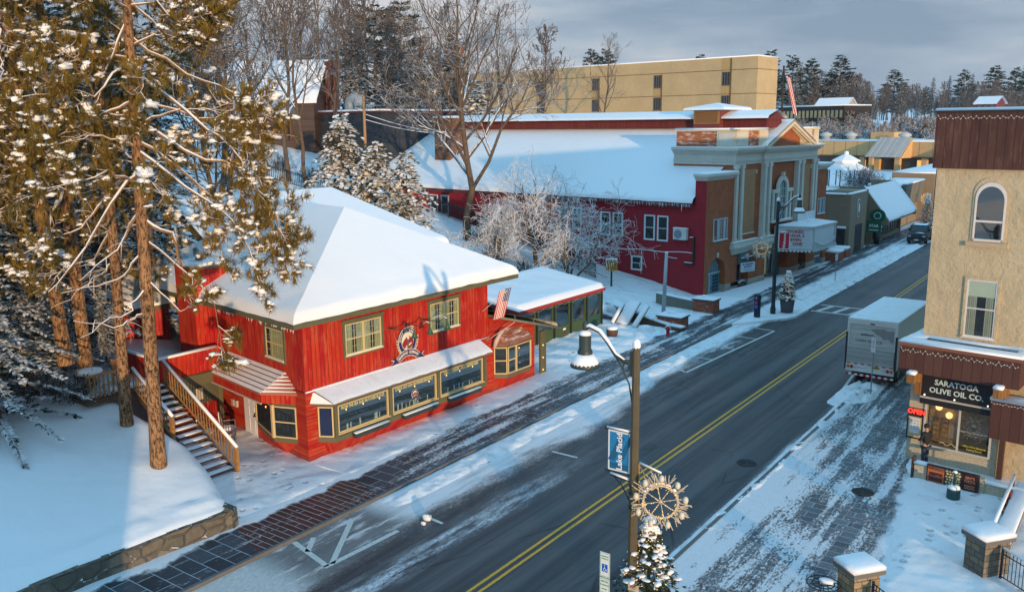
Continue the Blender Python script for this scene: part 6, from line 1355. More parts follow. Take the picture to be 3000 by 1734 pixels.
b = MB(); b.tube([(.14, 0, 4.62), (.16, 0, 3.1)], .022, 4); b.tube([(.14, 0, 4.62), (.82, -.05, 4.5)], .022, 4); b.tube([(.16, 0, 3.1), (.42, 0, 3.25)], .018, 4); b.tube([(.16, 0, 4.55), (.5, -.02, 4.1)], .012, 4); wb_ = b.build('wreath_bracket', WB, l1); b = MB(); b.tube([(.16, 0, 4.65), (.82, -.05, 4.53)], .028, 5); b.build('bracket_snow', SNOW, wb_)
wreath('wreath', l1, frame((.82, -.05, 3.72), (.90, .44, 0), (.44, -.90, 0)), .78, 3)
t = thing('no_parking_sign', 'small pale sign strapped low on the foreground lamp post', 'sign', L1)
b = MB(BL); b.box(-.02, .3, .18, .2, .75, 1.2); b.build('sign_plate', m_plain('cream sign', (.55, .50, .38), .5), t); b = MB(BL); b.text('NO', .1, face_m(.14, 1.1, .203), .001); b.text('PARKING', .065, face_m(.14, .97, .203), .001); b.build('lettering', m_plain('red ink', (.35, .03, .02)), t)
# accessible parking sign
t = thing('parking_sign', 'tall narrow accessible parking sign with blue symbol at the bottom edge left of the lamp', 'sign', (4.42, .12, 0))
b = MB(); b.box(-.03, .03, -.03, .03, 0, 2.5); b.build('post', m_plain('galvanised post', (.28, .29, .29), .5), t)
PF = frame((0, -.035, 0), (1, 0, 0), (0, -1, 0)); b = MB(PF); b.m = 0; b.box(-.15, .15, .0, .01, 1.85, 2.55); b.box(-.15, .15, .0, .01, 1.1, 1.82); b.m = 1
for z0, z1 in ((1.87, 2.53), (1.12, 1.80)):
    b.box(-.14, -.13, .01, .012, z0, z1); b.box(.13, .14, .01, .012, z0, z1); b.box(-.13, .13, .01, .012, z0, z0 + .01); b.box(-.13, .13, .01, .012, z1 - .01, z1)
b.m = 2; b.box(-.085, .085, .01, .013, 2.0, 2.22); pl = b.build('sign_plate', [m_plain('white sign face', (.66, .72, .70), .4, .05), m_plain('green sign ink', (.03, .26, .14)), m_plain('sign blue', (.01, .10, .50), .4)], t)
b = MB(PF); b.m = 0
for tx, z, s_ in (('RESERVED', 2.44, .05), ('PARKING', 2.37, .05), ('METER', 1.72, .07), ('PARKING', 1.62, .06), ('PAY HERE', 1.4, .05)): b.text(tx, s_, face_m(0, z, .0125), .001)
b.tube([(-.08, .014, 1.51), (.08, .014, 1.51)], .012, 4); b.m = 1; b.blob((-.01, .016, 2.18), (.016, .004, .016), 1); b.tube([(-.01, .016, 2.15), (-.005, .016, 2.1), (.035, .016, 2.09), (.05, .016, 2.04)], .008, 4); b.tube([(.04 * math.cos(a) + .0, .016, 2.07 + .04 * math.sin(a)) for a in (2.2 + i * .5 for i in range(9))], .007, 4); b.build('lettering', [m_plain('green sign ink', (.03, .26, .14)), m_plain('white sign face', (.66, .72, .70))], pl)
# far lamp by the theatre
l2 = street_lamp((-5.78, 42.15, .1), 'dark street lamp by the theatre with a red Welcome banner and wreath', 1, 8.2, 1.5, POSTD, (5.95, 4.72, 1, None, None), '', None, -1)
put_banner(l2, frame((.12, -.02, 0), (.93, .37, 0), (.37, -.93, 0)), .04, .80, 4.74, 5.92, (.45, .015, .03), 'Welcome', .26, None, True)
b = MB(); b.tube([(-.12, 0, 5.6), (-1.0, 0, 5.55)], .022, 4); b.tube([(-.14, 0, 5.6), (-.14, 0, 4.0)], .02, 4); b.build('wreath_bracket', WB, l2); wreath('wreath', l2, frame((-.98, -.05, 4.72), (.85, .53, 0), (.53, -.85, 0)), .72, 8)
t = thing('street_lamp', 'distant lamp post with a white glowing wreath near the parked pickup', 'street lamp', (-7.0, 106, .1)); b = MB(); b.lathe([(.15, 0), (.1, 7.5)], 8); b.build('post', POSTD, t); b = MB(); b.tube([(0, 0, 4.6), (-1.0, 0, 4.6)], .03, 4); b.build('wreath_bracket', WB, t); wreath('wreath', t, frame((-.98, -.05, 3.6), (.9, .44, 0), (.44, -.9, 0)), .8, 12)
# snowy christmas trees in round planters
def fir(name, label, loc, h, r, planter, seed, lit, group=None):
    rd = random.Random(seed); t = thing(name, label, 'Christmas tree', loc, 0, group)
    z0 = planter[2]; b = MB(); c_ = m_plain('charcoal planter', (.075, .08, .088), .6, .2, 12)
    b.lathe([(planter[0], 0), (planter[1], z0), (planter[1] - .05, z0), (planter[1] - .06, z0 - .06)], 26); b.build('planter', c_, t)
    fo = MB(); ft = MB(); li = MB(); g = MB()
    n = 1500
    for i in range(n):
        u_ = rd.random() ** .75; z = z0 + (h - z0) * u_; rr_ = r * (1 - u_) * rd.uniform(.35, 1.08) * (1 + .12 * math.sin(u_ * 26)) + .03; a = rd.uniform(0, 6.283)
        c0 = V((rr_ * math.cos(a), rr_ * math.sin(a), z)); d = V((math.cos(a) * .8, math.sin(a) * .8, rd.uniform(-.5, .25))).normalized(); L = rd.uniform(.10, .22) * (1.15 - .5 * u_)
        s_ = d.cross(V((0, 0, 1))).normalized()
        for q in range(3):
            e_ = (d + s_ * rd.uniform(-.8, .8) + V((0, 0, rd.uniform(-.4, .3)))).normalized(); w_ = s_ * .018
            fo.poly([c0 - w_, c0 + e_ * L * .5 + w_ * 1.6, c0 + e_ * L, c0 + e_ * L * .5 - w_ * 1.6])
        if rd.random() < .17: ft.blob(c0 + d * L * .35 + V((0, 0, .03)), (rd.uniform(.07, .15), rd.uniform(.07, .15), rd.uniform(.03, .06)), i, 6, 4, .5)
        if rd.random() < .16: (li if rd.random() < .6 else g).blob(c0 + d * L * .75, .016 if h < 3.05 or h > 4 else .012, i, 4, 3)
    b = MB(); b.tube([(0, 0, z0 - .1), (0, 0, h)], [.06, .01], 6); b.build('trunk', m_plain('fir bark', (.05, .03, .02)), t)
    fo.build('foliage', m_snowy('fir needles', (.014, .034, .016), (.035, .065, .028), 1.0, .2, 9), t); struct(ft.build('snow', SNOW, t), 'stuff'); struct(li.build('string_lights', TINYC if lit else TINY, t), 'stuff'); struct(g.build('string_lights', TINYG if lit else TINY, t), 'stuff'); return t
fir('christmas_tree', 'snow-laden Christmas tree with warm lights beside the foreground lamp post', (4.95, 1.6, .12), 2.9, .85, (.5, .62, .8), 3, False)
fir('christmas_tree', 'lit Christmas tree in a grey planter beside the red Welcome banner lamp', (-5.1, 43.15, .14), 3.0, .62, (.42, .52, .95), 5, True)
fir('christmas_tree', 'far small lit Christmas tree behind the parked black pickup', (-6.7, 100, .1), 4.6, 1.2, (.5, .6, .8), 9, False)
# parking kiosk, hydrant, poles and signs
t = thing('parking_kiosk', 'slim black parking pay station with blue and pink stickers', 'pay station', (-6.3, 40.4, .12), R(-20))
b = MB(); b.box(-.17, .17, -.14, .14, 0, 1.5); b.box(-.19, .19, -.16, .16, 1.5, 1.62); b.build('case', m_plain('blue black case', (.012, .018, .04), .4), t); KF = frame((0, -.14, 0), (1, 0, 0), (0, -1, 0))
b = MB(KF); b.m = 0; b.ext([(.09 * math.cos(i * .524), .0, 1.42 + .09 * math.sin(i * .524)) for i in range(12)], (0, .01, 0)); b.m = 1; b.box(-.1, .1, .0, .01, .98, 1.2); b.m = 0; b.box(-.12, .12, .0, .01, .7, .9); b.m = 2; b.text('P', .13, face_m(0, 1.42, .012), .002); b.build('stickers', [m_plain('sticker blue', (.03, .16, .42)), m_plain('sticker pink', (.55, .03, .25)), WHITE], t)
HYR = m_plain('hydrant red', (.42, .012, .022), .4, .15)
t = thing('fire_hydrant', 'red fire hydrant with snow on its bonnet in front of the brick pier', 'fire hydrant', (-9.1, 31.95, .1))
b = MB(); b.lathe([(.15, 0), (.15, .05), (.11, .07), (.11, .42), (.15, .44), (.15, .5), (.12, .52), (.115, .62), (.13, .66), (.09, .74), (.04, .78), (.03, .83)], 16)
b.build('barrel', HYR, t); b = MB(); b.tube([(-.2, 0, .52), (.2, 0, .52)], .055, 8); b.tube([(0, 0, .5), (.02, -.2, .5)], .07, 8); b.build('nozzle', HYR, t); b = MB(); b.lathe([(.135, .66), (.11, .75), (.05, .82), (.03, .86), (.01, .87)], 12); b.blob((.16, 0, .59), (.07, .05, .035), 2); b.blob((-.16, 0, .59), (.07, .05, .035), 3); b.build('snow_cap', SNOW, t)
t = thing('utility_pole', 'bare silver metal pole with small brackets in front of the red theatre wall', 'pole', (-11.7, 36.75, .2))
b = MB(); b.tube([(-.08, 0, 0), (.06, 0, 4.55)], [.15, .11], 12); b.build('post', m_plain('galvanised silver', (.36, .41, .43), .4, .25, 5, metal=.3), t); b = MB(); b.tube([(.1, 0, 4.25), (.85, 0, 4.2)], .022, 5); b.tube([(.15, 0, 3.85), (.5, 0, 4.2)], .015, 5); b.tube([(.5, 0, 4.2), (.52, 0, 4.08), (.6, 0, 4.06)], .012, 4); b.build('bracket', BLACK, t); b = MB(); b.tube([(.12, 0, 4.29), (.85, 0, 4.24)], .022, 5); b.blob((.06, 0, 4.58), (.11, .11, .05), 1); b.build('snow', SNOW, t)
t = thing('yellow_sign', 'weathered yellow board sign with dark lettering on a black post behind the patio', 'sign', (-18.6, 41.4, .4), R(32))
b = MB(); b.box(-.07, .07, -.05, .05, -.3, 1.9); b.build('post', BLACK, t); b = MB(); b.box(-.46, .46, -.09, -.05, 1.85, 2.72); b.build('board', m_plain('amber board', (.42, .20, .015), .6, .5, 5), t); b = MB(); b.slab([(-.46, -.1, 2.72), (.46, -.1, 2.72), (.46, .0, 2.72), (-.46, .0, 2.72)], .12, .04); b.build('snow_cap', SNOW, t)
YF = frame((0, -.09, 0), (1, 0, 0), (0, -1, 0)); b = MB(YF)
rd = random.Random(2)
for z, n in ((2.55, 9), (2.3, 7), (2.05, 8)):
    for i in range(n): x = -.36 + .72 * (i + .5) / n; b.box(x - .03, x + .025, .0, .006, z - .05, z + .07 * rd.uniform(.5, 1))
for z in (2.42, 2.18): b.box(-.42, .42, .0, .005, z, z + .015)
b.build('lettering', m_plain('dark brown paint', (.07, .035, .012)), t)
PBRK = m_brick('pier brick', (.24, .055, .028), (.32, .085, .04), (.17, .10, .07), var=.5, snow=.35, bw=.24, bh=.085)
for x0, x1, y0, y1, h, l_ in ((-10.9, -9.18, 34.0, 35.25, .82, 'brick pier with flat snowy cap behind the fire hydrant'), (-10.95, -9.38, 39.9, 41.05, .98, 'brick pier with flat snowy cap beside the theatre arched door')):
    t = thing('brick_pier', l_, 'pier', ((x0 + x1) / 2, (y0 + y1) / 2, 0)); w2, d2 = (x1 - x0) / 2, (y1 - y0) / 2
    b = MB(); b.box(-w2, w2, -d2, d2, -.3, h); b.build('shaft', PBRK, t); b = MB(); b.box(-w2 - .08, w2 + .08, -d2 - .08, d2 + .08, h, h + .08); b.build('cap_stone', m_plain('dark slate cap', (.05, .055, .06)), t); b = MB(); b.slab([(-w2 - .06, -d2 - .06, h + .08), (w2 + .06, -d2 - .06, h + .08), (w2 + .06, d2 + .06, h + .08), (-w2 - .06, d2 + .06, h + .08)], .09, .1); b.blob((-.2, .2, h + .2), (.3, .25, .1), 2); b.build('snow_cap', SNOW, t)
t = thing('concrete_wall', 'low concrete wall running back from the brick pier by the theatre', 'wall', (-10.95, 40.2, 0), R(-8)); b = MB(); b.ext([(0, 0, -.3), (-3.4, 0, -.3), (-3.4, 0, 1.0), (0, 0, .8)], (0, .3, 0)); b.build('wall', m_plain('rendered concrete', (.17, .16, .13), .85, .5, 3), t); b = MB(); b.slab([(0, -.03, .8), (0, .33, .8), (-3.4, .33, 1.0), (-3.4, -.03, 1.0)], .1, .08); b.build('snow_cover', SNOW, t)
# stone wall behind the patio, leaning picnic tables
t = thing('patio_wall', 'curved rubble stone wall between the patio and the snowy ramp', 'stone wall', (-9, 33.4, 0))
b = MB(); pts = [(-6.6, 1.7, 1.05), (-5.2, .9, 1.0), (-3.6, .55, .85), (-2.2, .4, .55), (-.9, .2, .38), (.1, .0, .34)]
RUB = m_brick('x', (.1, .1, .1), (.1, .1, .1), (.1, .1, .1)); 
k = NT('brown rubble'); q = k.n('ShaderNodeTexVoronoi', feature='F1'); q2 = k.n('ShaderNodeTexVoronoi', feature='DISTANCE_TO_EDGE'); cc = k.co('UV', (4.2, 6, 1))
for z_ in (q, q2): k.l(cc, z_.inputs[0])
c = k.mix(k.sep(q.outputs['Color'])[0], (.05, .035, .022, 1), (.26, .14, .065, 1)); g = k.step(q2.outputs['Distance'], .02, .10); k.base(k.mix(g, (.22, .20, .17, 1), c), .85, .2); k.bump(g, .05, 1)
for p, q in zip(pts, pts[1:]): b.hexa([(p[0], p[1], -.2), (q[0], q[1], -.2), (q[0] + .1, q[1] + .5, -.2), (p[0] + .1, p[1] + .5, -.2)], [(p[0], p[1] + .08, p[2]), (q[0], q[1] + .08, q[2]), (q[0] + .1, q[1] + .5, q[2]), (p[0] + .1, p[1] + .5, p[2])])
b.build('wall', k.mat, t); b = MB()
for p, q in zip(pts, pts[1:]): b.slab([(p[0], p[1] + .06, p[2]), (q[0], q[1] + .06, q[2]), (q[0] + .1, q[1] + .55, q[2]), (p[0] + .1, p[1] + .55, p[2])], .14, .1)
b.build('snow_cover', SNOW, t)
PWOOD = m_boards('grey picnic wood', (.13, .09, .06), .14)
def leaning(loc, rz, w2, L, name, label, tilt=R(58)):
    t = thing(name, label, 'picnic table', loc, rz, None); M = Matrix.Rotation(tilt, 4, 'X')
    b = MB(M); b.box(-w2, w2, 0, L, -.06, 0); 
    for x in (-w2 + .1, w2 - .15): b.box(x, x + .06, .2, L - .2, -.16, -.06)
    b.build('planks', PWOOD, t)
    b = MB(M); b.slab([(-w2, .0, 0), (w2, .0, 0), (w2, L, 0), (-w2, L, 0)], .18, .05); b.build('snow_cover', SNOW, t); return t
leaning((-12.9, 32.75, .25), R(-8), .46, 2.0, 'picnic_table', 'upended picnic table top thick with snow leaning on the stone wall', R(42)); leaning((-11.9, 32.65, .22), R(-12), .17, 1.85, 'picnic_bench', 'narrow upended picnic bench with snow leaning right of the table top', R(42)); leaning((-13.62, 32.75, .25), R(-6), .12, 1.7, 'picnic_bench', 'narrow upended picnic bench leaning left of the picnic table top', R(42))
t = thing('snow_mound', 'rounded heap of snow between the leaning bench and the hydrant', 'snow heap', (-10.9, 32.3, .05)); b = MB(); b.blob((0, 0, .1), (.55, .5, .42), 3, 12, 8, .3); b.build('heap', SNOW, t)
t = thing('snow_mound', 'long bank of snow beside the yellow sign and green patio', 'snow heap', (-14.6, 35.2, .3)); b = MB(); b.blob((0, 0, .2), (1.3, .9, .75), 5, 14, 9, .35); b.build('heap', SNOW, t)
rdm = random.Random(8)
for (x, y, r_, l_) in ((-4.35, 2.9, .16, 'block of dirty snow at the edge of the road below the red house'), (-4.2, 2.55, .09, 'small lump of snow beside the bigger snow block on the road edge')):
    t = thing('snow_block', l_, 'snow', (x, y, 0)); b = MB(); b.blob((0, 0, r_ * .5), (r_, r_ * .8, r_ * .8), 3, 8, 6, .6); b.build('lump', SNOWD, t)
for x, y, l_ in ((7.64, 13.71, 'iron manhole cover on the slate pavement by the terrace'), (2.95, 14.3, 'iron manhole cover in the right lane of the road')):
    t = thing('manhole_cover', l_, 'manhole cover', (x, y, .122 if x > 5 else .004)); b = MB(); b.lathe([(.40, 0), (.40, .012), (.36, .012), (.355, .006), (.01, .006)], 26)
    for i in range(12): a = i * math.pi / 6; b.tube([(.08 * math.cos(a), .08 * math.sin(a), .008), (.34 * math.cos(a), .34 * math.sin(a), .008)], .012, 4)
    b.build('cover', m_plain('cast iron', (.022, .022, .024), .6), t)
def sign_post(loc, label, h, w2, z0, z1, txt, rz=0, plate=True):
    t = thing('street_sign', label, 'sign', loc, rz); b = MB(); b.tube([(0, 0, 0), (0, 0, h)], .03, 6); b.build('post', m_plain('galvanised sign post', (.26, .28, .29), .5), t)
    if plate:
        F_ = frame((0, -.035, 0), (1, 0, 0), (0, -1, 0)); b = MB(F_); b.box(-w2, w2, .0, .01, z0, z1); p = b.build('sign_plate', m_plain('white sign face', (.66, .70, .72), .4, .05), t); b = MB(F_)
        for i, s_ in enumerate(txt): b.text(s_, .085, face_m(0, z1 - .12 - i * .115, .012), .001)
        b.build('lettering', m_plain('red sign ink', (.40, .02, .03)), p)
    return t
sign_post((4.8, 26.4, .1), 'white parking sign with red letters on a leaning post behind the box truck', 2.95, .15, 2.2, 2.93, ('2 HR', 'PARK', '8 TO', '6 PM', '→'), R(-35))
sign_post((-5.96, 58.25, .1), 'thin bare sign post on the far snowy kerb past the theatre', 2.4, .15, 1.8, 2.4, (), R(60))
# ---------------------------------------------------------------- box truck, seen from behind; local y forward
TRW = m_plain('white truck paint', (.62, .62, .60), .45, .15, 2); TRD = m_boards('silver roll door', (.52, .52, .49), .27, True, .025, .45, .5); TRL = m_boards('ribbed lift gate', (.44, .44, .42), .12, True, .10, .4, .5); RUB2 = m_plain('tyre rubber', (.014, .014, .015), .85, .3, 20)
tr = thing('box_truck', 'grey-white box truck with a roll-up rear door parked at the right kerb', 'truck', (4.28, 28.15, 0), R(-1.5))
W2 = 1.25; b = MB(); b.box(-W2, W2, 0, 6.8, .95, 3.5); b.build('cargo_box', TRW, tr)
b = MB(); b.m = 0; b.slab([(-W2, .0, 3.5), (W2, .0, 3.5), (W2, 6.8, 3.5), (-W2, 6.8, 3.5)], .07, .07); b.build('roof_snow', m_snow('thin roof snow', .04, 3, .02, 0, .25), tr)
RF = frame((0, 0, 0), (1, 0, 0), (0, -1, 0))
b = MB(RF); b.m = 0; b.box(-W2, -W2 + .13, .0, .05, .95, 3.48); b.box(W2 - .13, W2, .0, .05, .95, 3.48); b.box(-W2 + .13, W2 - .13, .0, .05, 3.25, 3.48); b.m = 1; b.box(-W2 + .13, W2 - .13, -.02, .012, 1.9, 3.25)
b.m = 2; b.box(-W2 + .06, W2 - .08, .06, .12, 1.15, 1.98); b.m = 0; b.box(-W2 + .02, W2 - .04, .05, .1, .72, 1.15); b.m = 3
for x in (-W2 - .03, W2 - .06): b.box(x, x + .09, .0, .16, 1.0, 2.8) if x > 0 else b.box(x, x + .07, .0, .12, .8, 2.8)
b.box(-.12, .12, .02, .06, 3.3, 3.36); rd_ = b.build('rear_frame', [TRW, TRD, TRL, BLACK], tr)
b = MB(RF); rr_ = random.Random(3)
pts = [(-.1, 3.05)] + [(.1 + i * .12, 3.1 + rr_.uniform(-.06, .06)) for i in range(7)] + [(1.08, 3.1), (1.08, 2.5), (.95, 2.45), (.8, 2.62), (.6, 2.55), (.4, 2.75), (.2, 2.8), (.02, 2.95)]
b.poly([(x, .014, z) for x, z in pts]); b.build('dirt_patch', m_plain('grimy door', (.25, .25, .245), .6, .4, 4), rd_)
b = MB(RF); b.text('LINEN SERVICE', .2, face_m(-.15, 2.38, .015), .001); b.text('1.800', .1, face_m(.0, 2.17, .015), .001)
for i in range(14): b.poly([(-.35 + rr_.uniform(-.3, .4) + dx, .0142 + i * .00005, 2.68 + rr_.uniform(-.06, .08) + dz) for dx, dz in ((0, 0), (.09, .01), (.1, .04), (.02, .03))])
b.build('lettering', m_plain('faded lettering', (.14, .15, .16), .6, .4, 20), rd_)
b = MB(RF)
for i in range(13):
    b.m = i % 2; x = -1.15 + i * 2.3 / 13; b.box(x, x + 2.3 / 13, .12, .124, 1.12, 1.17)
for i in range(16): b.m = i % 2; x = -1.2 + i * 2.4 / 16; b.box(x, x + 2.4 / 16, .02, .1, .5, .6)
b.build('reflective_bar', [m_plain('reflector red', (.48, .02, .03), .3, .05), m_plain('reflector white', (.66, .66, .66), .3, .05)], tr)
for i, (x, m_) in enumerate(((-1.08, 2), (-.9, 0), (-.72, 1), (.72, 1), (.9, 0), (1.08, 2))):
    b = MB(RF); b.m = m_; b.ext([(x + .085 * math.cos(a), .1, .95 + .085 * math.sin(a)) for a in (q * math.pi / 8 for q in range(16))], (0, .015, 0)); b.build('tail_light', [m_plain('tail red', (.34, .015, .015), .3), m_plain('reverse white', (.5, .5, .52), .3), m_plain('tail amber', (.45, .15, .03), .3)], tr)
b = MB(RF); b.m = 0; b.box(-.58, -.22, .1, .112, .84, 1.05); b.m = 1; b.text('MT62 47', .1, face_m(-.4, .94, .114), .001); b.m = 2; b.box(.1, .5, .1, .11, .98, 1.1); b.m = 1; b.text('MAXON', .08, face_m(.3, 1.04, .112), .001); b.build('number_plate', [WHITE, BLACK, m_plain('yellow sticker', (.45, .33, .03))], tr)
for x in (-.85, .85):
    for y in (1.5, 7.6):
        b = MB(); b.tube([(x - .22, y, .48), (x + .22, y, .48)], .48, 20); w_ = b.build('wheel', RUB2, tr); b = MB(); s_ = 1 if x > 0 else -1; b.tube([(x + s_ * .2, y, .48), (x + s_ * .235, y, .48)], .27, 16); b.build('rim', m_plain('grey rim', (.3, .3, .3), .4, metal=.5), w_)
b = MB(); b.box(-.9, .9, .1, 8.4, .62, .95); b.box(-1.1, 1.1, .8, 1.0, .3, .9); b.build('chassis', BLACK, tr)
b = MB(); b.hexa([(-1.1, 6.95, .7), (1.1, 6.95, .7), (1.1, 8.9, .7), (-1.1, 8.9, .7)], [(-1.05, 6.95, 2.6), (1.05, 6.95, 2.6), (1.0, 8.3, 2.6), (-1.0, 8.3, 2.6)]); b.build('cab', TRW, tr); b = MB(); b.hexa([(-1.115, 7.3, 1.6), (1.115, 7.3, 1.6), (1.115, 8.5, 1.6), (-1.115, 8.5, 1.6)], [(-1.08, 7.3, 2.3), (1.08, 7.3, 2.3), (1.08, 8.35, 2.3), (-1.08, 8.35, 2.3)]); b.build('cab_window', DARK, tr)
# black pickup facing us; local -y is its front
pk = thing('pickup_truck', 'black pickup truck parked facing us at the far left kerb', 'pickup', (-5.25, 87.3, 0), R(4))
PB = m_plain('black car paint', (.008, .009, .012), .35, .3, 2, spec=.35, bump=0); CHR = m_plain('chrome', (.45, .46, .48), .15, .1, metal=.9, bump=0); PG = m_plain('dark car glass', (.012, .015, .020), .05, .1, spec=.7, bump=0)
PRF = [(0.0, .45), (.0, 1.05), (.12, 1.2), (1.55, 1.3), (2.3, 1.93), (4.1, 1.95), (4.3, 1.4), (5.9, 1.38), (5.95, .5)]
b = MB(); b.smooth = False; b.ext([(-.98, y, z) for y, z in PRF], (1.96, 0, 0)); b.build('body', PB, pk)
b = MB(); b.hexa([(-.86, 1.58, 1.325), (.86, 1.58, 1.325), (.86, 1.62, 1.33), (-.86, 1.62, 1.33)], [(-.76, 2.2, 1.86), (.76, 2.2, 1.86), (.76, 2.26, 1.86), (-.76, 2.26, 1.86)]); b.poly([(-.82, 1.57, 1.335), (.82, 1.57, 1.335), (.72, 2.22, 1.88), (-.72, 2.22, 1.88)]); b.build('windscreen', PG, pk)
for s_ in (-1, 1): b = MB(); b.poly([(s_ * .985, 1.8, 1.35), (s_ * .985, 4.0, 1.38), (s_ * .985, 3.95, 1.8), (s_ * .985, 2.35, 1.82)]); b.build('side_window', PG, pk); b = MB(); b.box(s_ * 1.0 - .1, s_ * 1.0 + .12, 1.8, 1.9, 1.35, 1.6); b.build('mirror', PB, pk)
GF = frame((0, 0, 0), (1, 0, 0), (0, -1, 0)); b = MB(GF); b.m = 0; b.box(-.55, .55, .0, .04, .75, 1.08); b.m = 1
for z in (.8, .9, 1.0): b.box(-.52, .52, .04, .06, z, z + .03)
b.build('grille', [BLACK, m_plain('dark chrome', (.12, .12, .13), .3, metal=.8)], pk); b = MB(GF); b.m = 0; b.box(-1.0, 1.0, .0, .14, .42, .66); b.m = 1; b.box(-.22, .22, .14, .15, .48, .62); b.build('bumper', [m_plain('dark bumper', (.03, .03, .034), .3), WHITE], pk)
for s_ in (-1, 1): b = MB(GF); b.box(s_ * .75 - .17, s_ * .75 + .17, .0, .05, .85, 1.06); b.build('headlight', m_plain('clear headlight', (.38, .42, .46), .1, bump=0), pk)
for s_ in (-1, 1):
    for y in (1.0, 4.9): b = MB(); b.tube([(s_ * .72, y, .42), (s_ * 1.0, y, .42)], .42, 18); w_ = b.build('wheel', RUB2, pk); b = MB(); b.tube([(s_ * .98, y, .42), (s_ * 1.02, y, .42)], .25, 12); b.build('rim', m_plain('black rim', (.05, .05, .05), .3), w_)
b = MB(); b.slab([(-.7, 2.35, 1.955), (.7, 2.35, 1.955), (.7, 3.9, 1.965), (-.7, 3.9, 1.965)], .06, .1); b.blob((.2, .9, 1.26), (.5, .35, .03), 2); b.build('snow_cover', SNOW, pk)
# ---------------------------------------------------------------- buildings farther off
def on_ground(px, py, lo=20, hi=900):
    d = CF * FPX + CR * (px / .84 - 1500) - CU * (py / .84 - 867); d = d / math.hypot(d.x, d.y); q = lo
    while q < hi:
        p = CAM + d * q
        if p.z <= terr(p.x, p.y) + .05: return p
        q += .5 if q < 150 else 2
    return CAM + d * hi
# tan hotel beyond the theatre: in the theatre frame, facade on the plane x = 75
ht = thing('hotel_building', 'long tan flat-roofed hotel block with thin window strips above the theatre roof', 'hotel', TO, TA)
k = NT('tan ribbed render'); uv = k.sep(k.co('UV')); rb_ = k.math('SINE', k.math('MULTIPLY', uv[0], 18)); f = k.noise(.35, 5, .6); f2 = k.noise(2.0, 5, .7)
pt = k.step(k.noise(.55, 3, .6), .66, .70)
c = k.hsv((.48, .355, .195, 1), .5, 1, k.math('ADD', .66, k.math('ADD', k.math('MULTIPLY', f, .4), k.math('MULTIPLY', f2, .25)))); k.base(k.mix(k.math('MULTIPLY', pt, .35), c, (.62, .46, .22, 1)), .85, .15); k.bump(k.math('MULTIPLY', rb_, .4), .02, .5); TANR = k.mat
b = MB(); b.box(75, 82.3, 33.8, 125, 8, 24.3); b.build('wall', TANR, ht)
b = MB(); 
for z in (22.25, 18.35): b.box(74.95, 75.0, 33.8, 125, z, z + .09); b.box(75, 82.35, 33.75, 33.8, z, z + .09)
b.build('floor_joint', m_plain('dark joint', (.16, .10, .05)), ht)
b = MB(); b.slab([(74.9, 33.7, 24.3), (82.4, 33.7, 24.3), (82.4, 125, 24.3), (74.9, 125, 24.3)], .22, .15); b.build('snow_cover', SNOW, ht)
HF = frame((75, 0, 0), (0, 1, 0), (-1, 0, 0)); HG = m_plain('dark hotel glass', (.035, .045, .055), .1, .5, 1)
for y0 in (38.6, 52.05, 65.72, 79.4, 93.1, 106.8):
    b = MB(HF); b.m = 0; b.box(y0 - .05, y0 + 1.65, .0, .04, 10, 24.28) if y0 < 39 else b.box(y0 - .05, y0 + 1.65, .0, .04, 10, 22.1); b.m = 1; b.box(y0 - .14, y0 - .02, .0, .16, 10, 24.2 if y0 < 39 else 22.1)
    st = b.build('window_strip', [m_plain('ochre spandrel', (.42, .28, .11)), m_plain('dark fin', (.12, .08, .04))], ht)
    for z0, z1 in ((19.85, 22.0), (16.0, 18.15), (12.2, 14.3)):
        b = MB(HF); b.m = 0; b.box(y0 + .05, y0 + 1.6, .04, .06, z0, z1); b.m = 1
        for q in range(4): b.box(y0 + .12 + q * .45, y0 + .17 + q * .45, .06, .085, z0, z1)
        b.box(y0 + .02, y0 + 1.64, .05, .12, z0 - .12, z0); b.build('window', [HG, m_plain('pale mullion', (.20, .18, .15))], st)
# flag and pole on the theatre ridge end
t = thing('flagpole', 'tall dark flagpole behind the theatre pediment with a limp American flag', 'flagpole', TM @ V((14.2, .8, 13.4)), TA)
b = MB(); b.tube([(0, 0, 0), (0, 0, 5.0)], [.10, .08], 6); b.blob((0, 0, 5.05), .1, 1); b.build('pole', m_plain('dark pole', (.03, .022, .02)), t)
b = MB(); flag_mesh(b, (.05, 0, 4.7), (.34, -.1, -.93), (.75, -.2, -.62), 3.7, 1.2, .14, 26, 13); b.build('flag_cloth', [STRIPE, FLW, FLB], t)
# shop row with the sloped roof along the far pavement
OLT = m_plain('olive taupe render', (.24, .185, .125), .85, .3, 3); OLT2 = m_boards('ribbed taupe panel', (.20, .175, .125), .42, False, .06)
rw = thing('shop_row', 'low taupe rendered shops with a steep snowy roof and a round green emblem', 'shops', (-9.3, 74.5, 0), R(90))   # local x along the street, y inward
b = MB(); b.prism([(0, -.02), (6.2, -.05), (6.2, 4), (-.3, 4), (-.3, 2.2)], -.5, 6.3); b.build('front_block', OLT, rw)
b = MB(); b.slab([(-.05, 0, 6.3), (6.25, 0, 6.3), (6.25, .4, 6.3), (-.05, .4, 6.3)], .16, .1); b.slab([(-.35, .45, 6.3), (.1, .45, 6.3), (.1, 4, 6.3), (-.35, 4, 6.3)], .16, .1); b.slab([(.15, .5, 6.1), (6, .5, 6.1), (6, 4, 6.1), (.15, 4, 6.1)], .2, .2); b.build('snow_cover', SNOW, rw)
SFM = frame((0, 0, 0), (1, 0, 0), (0, -1, 0)); b = MB(SFM); b.box(2.2, 4.9, .0, .06, -.2, 3.0); b.build('doorway', DARK, rw)
SBG = m_plain('coffee green', (.005, .11, .06), .4, .1)
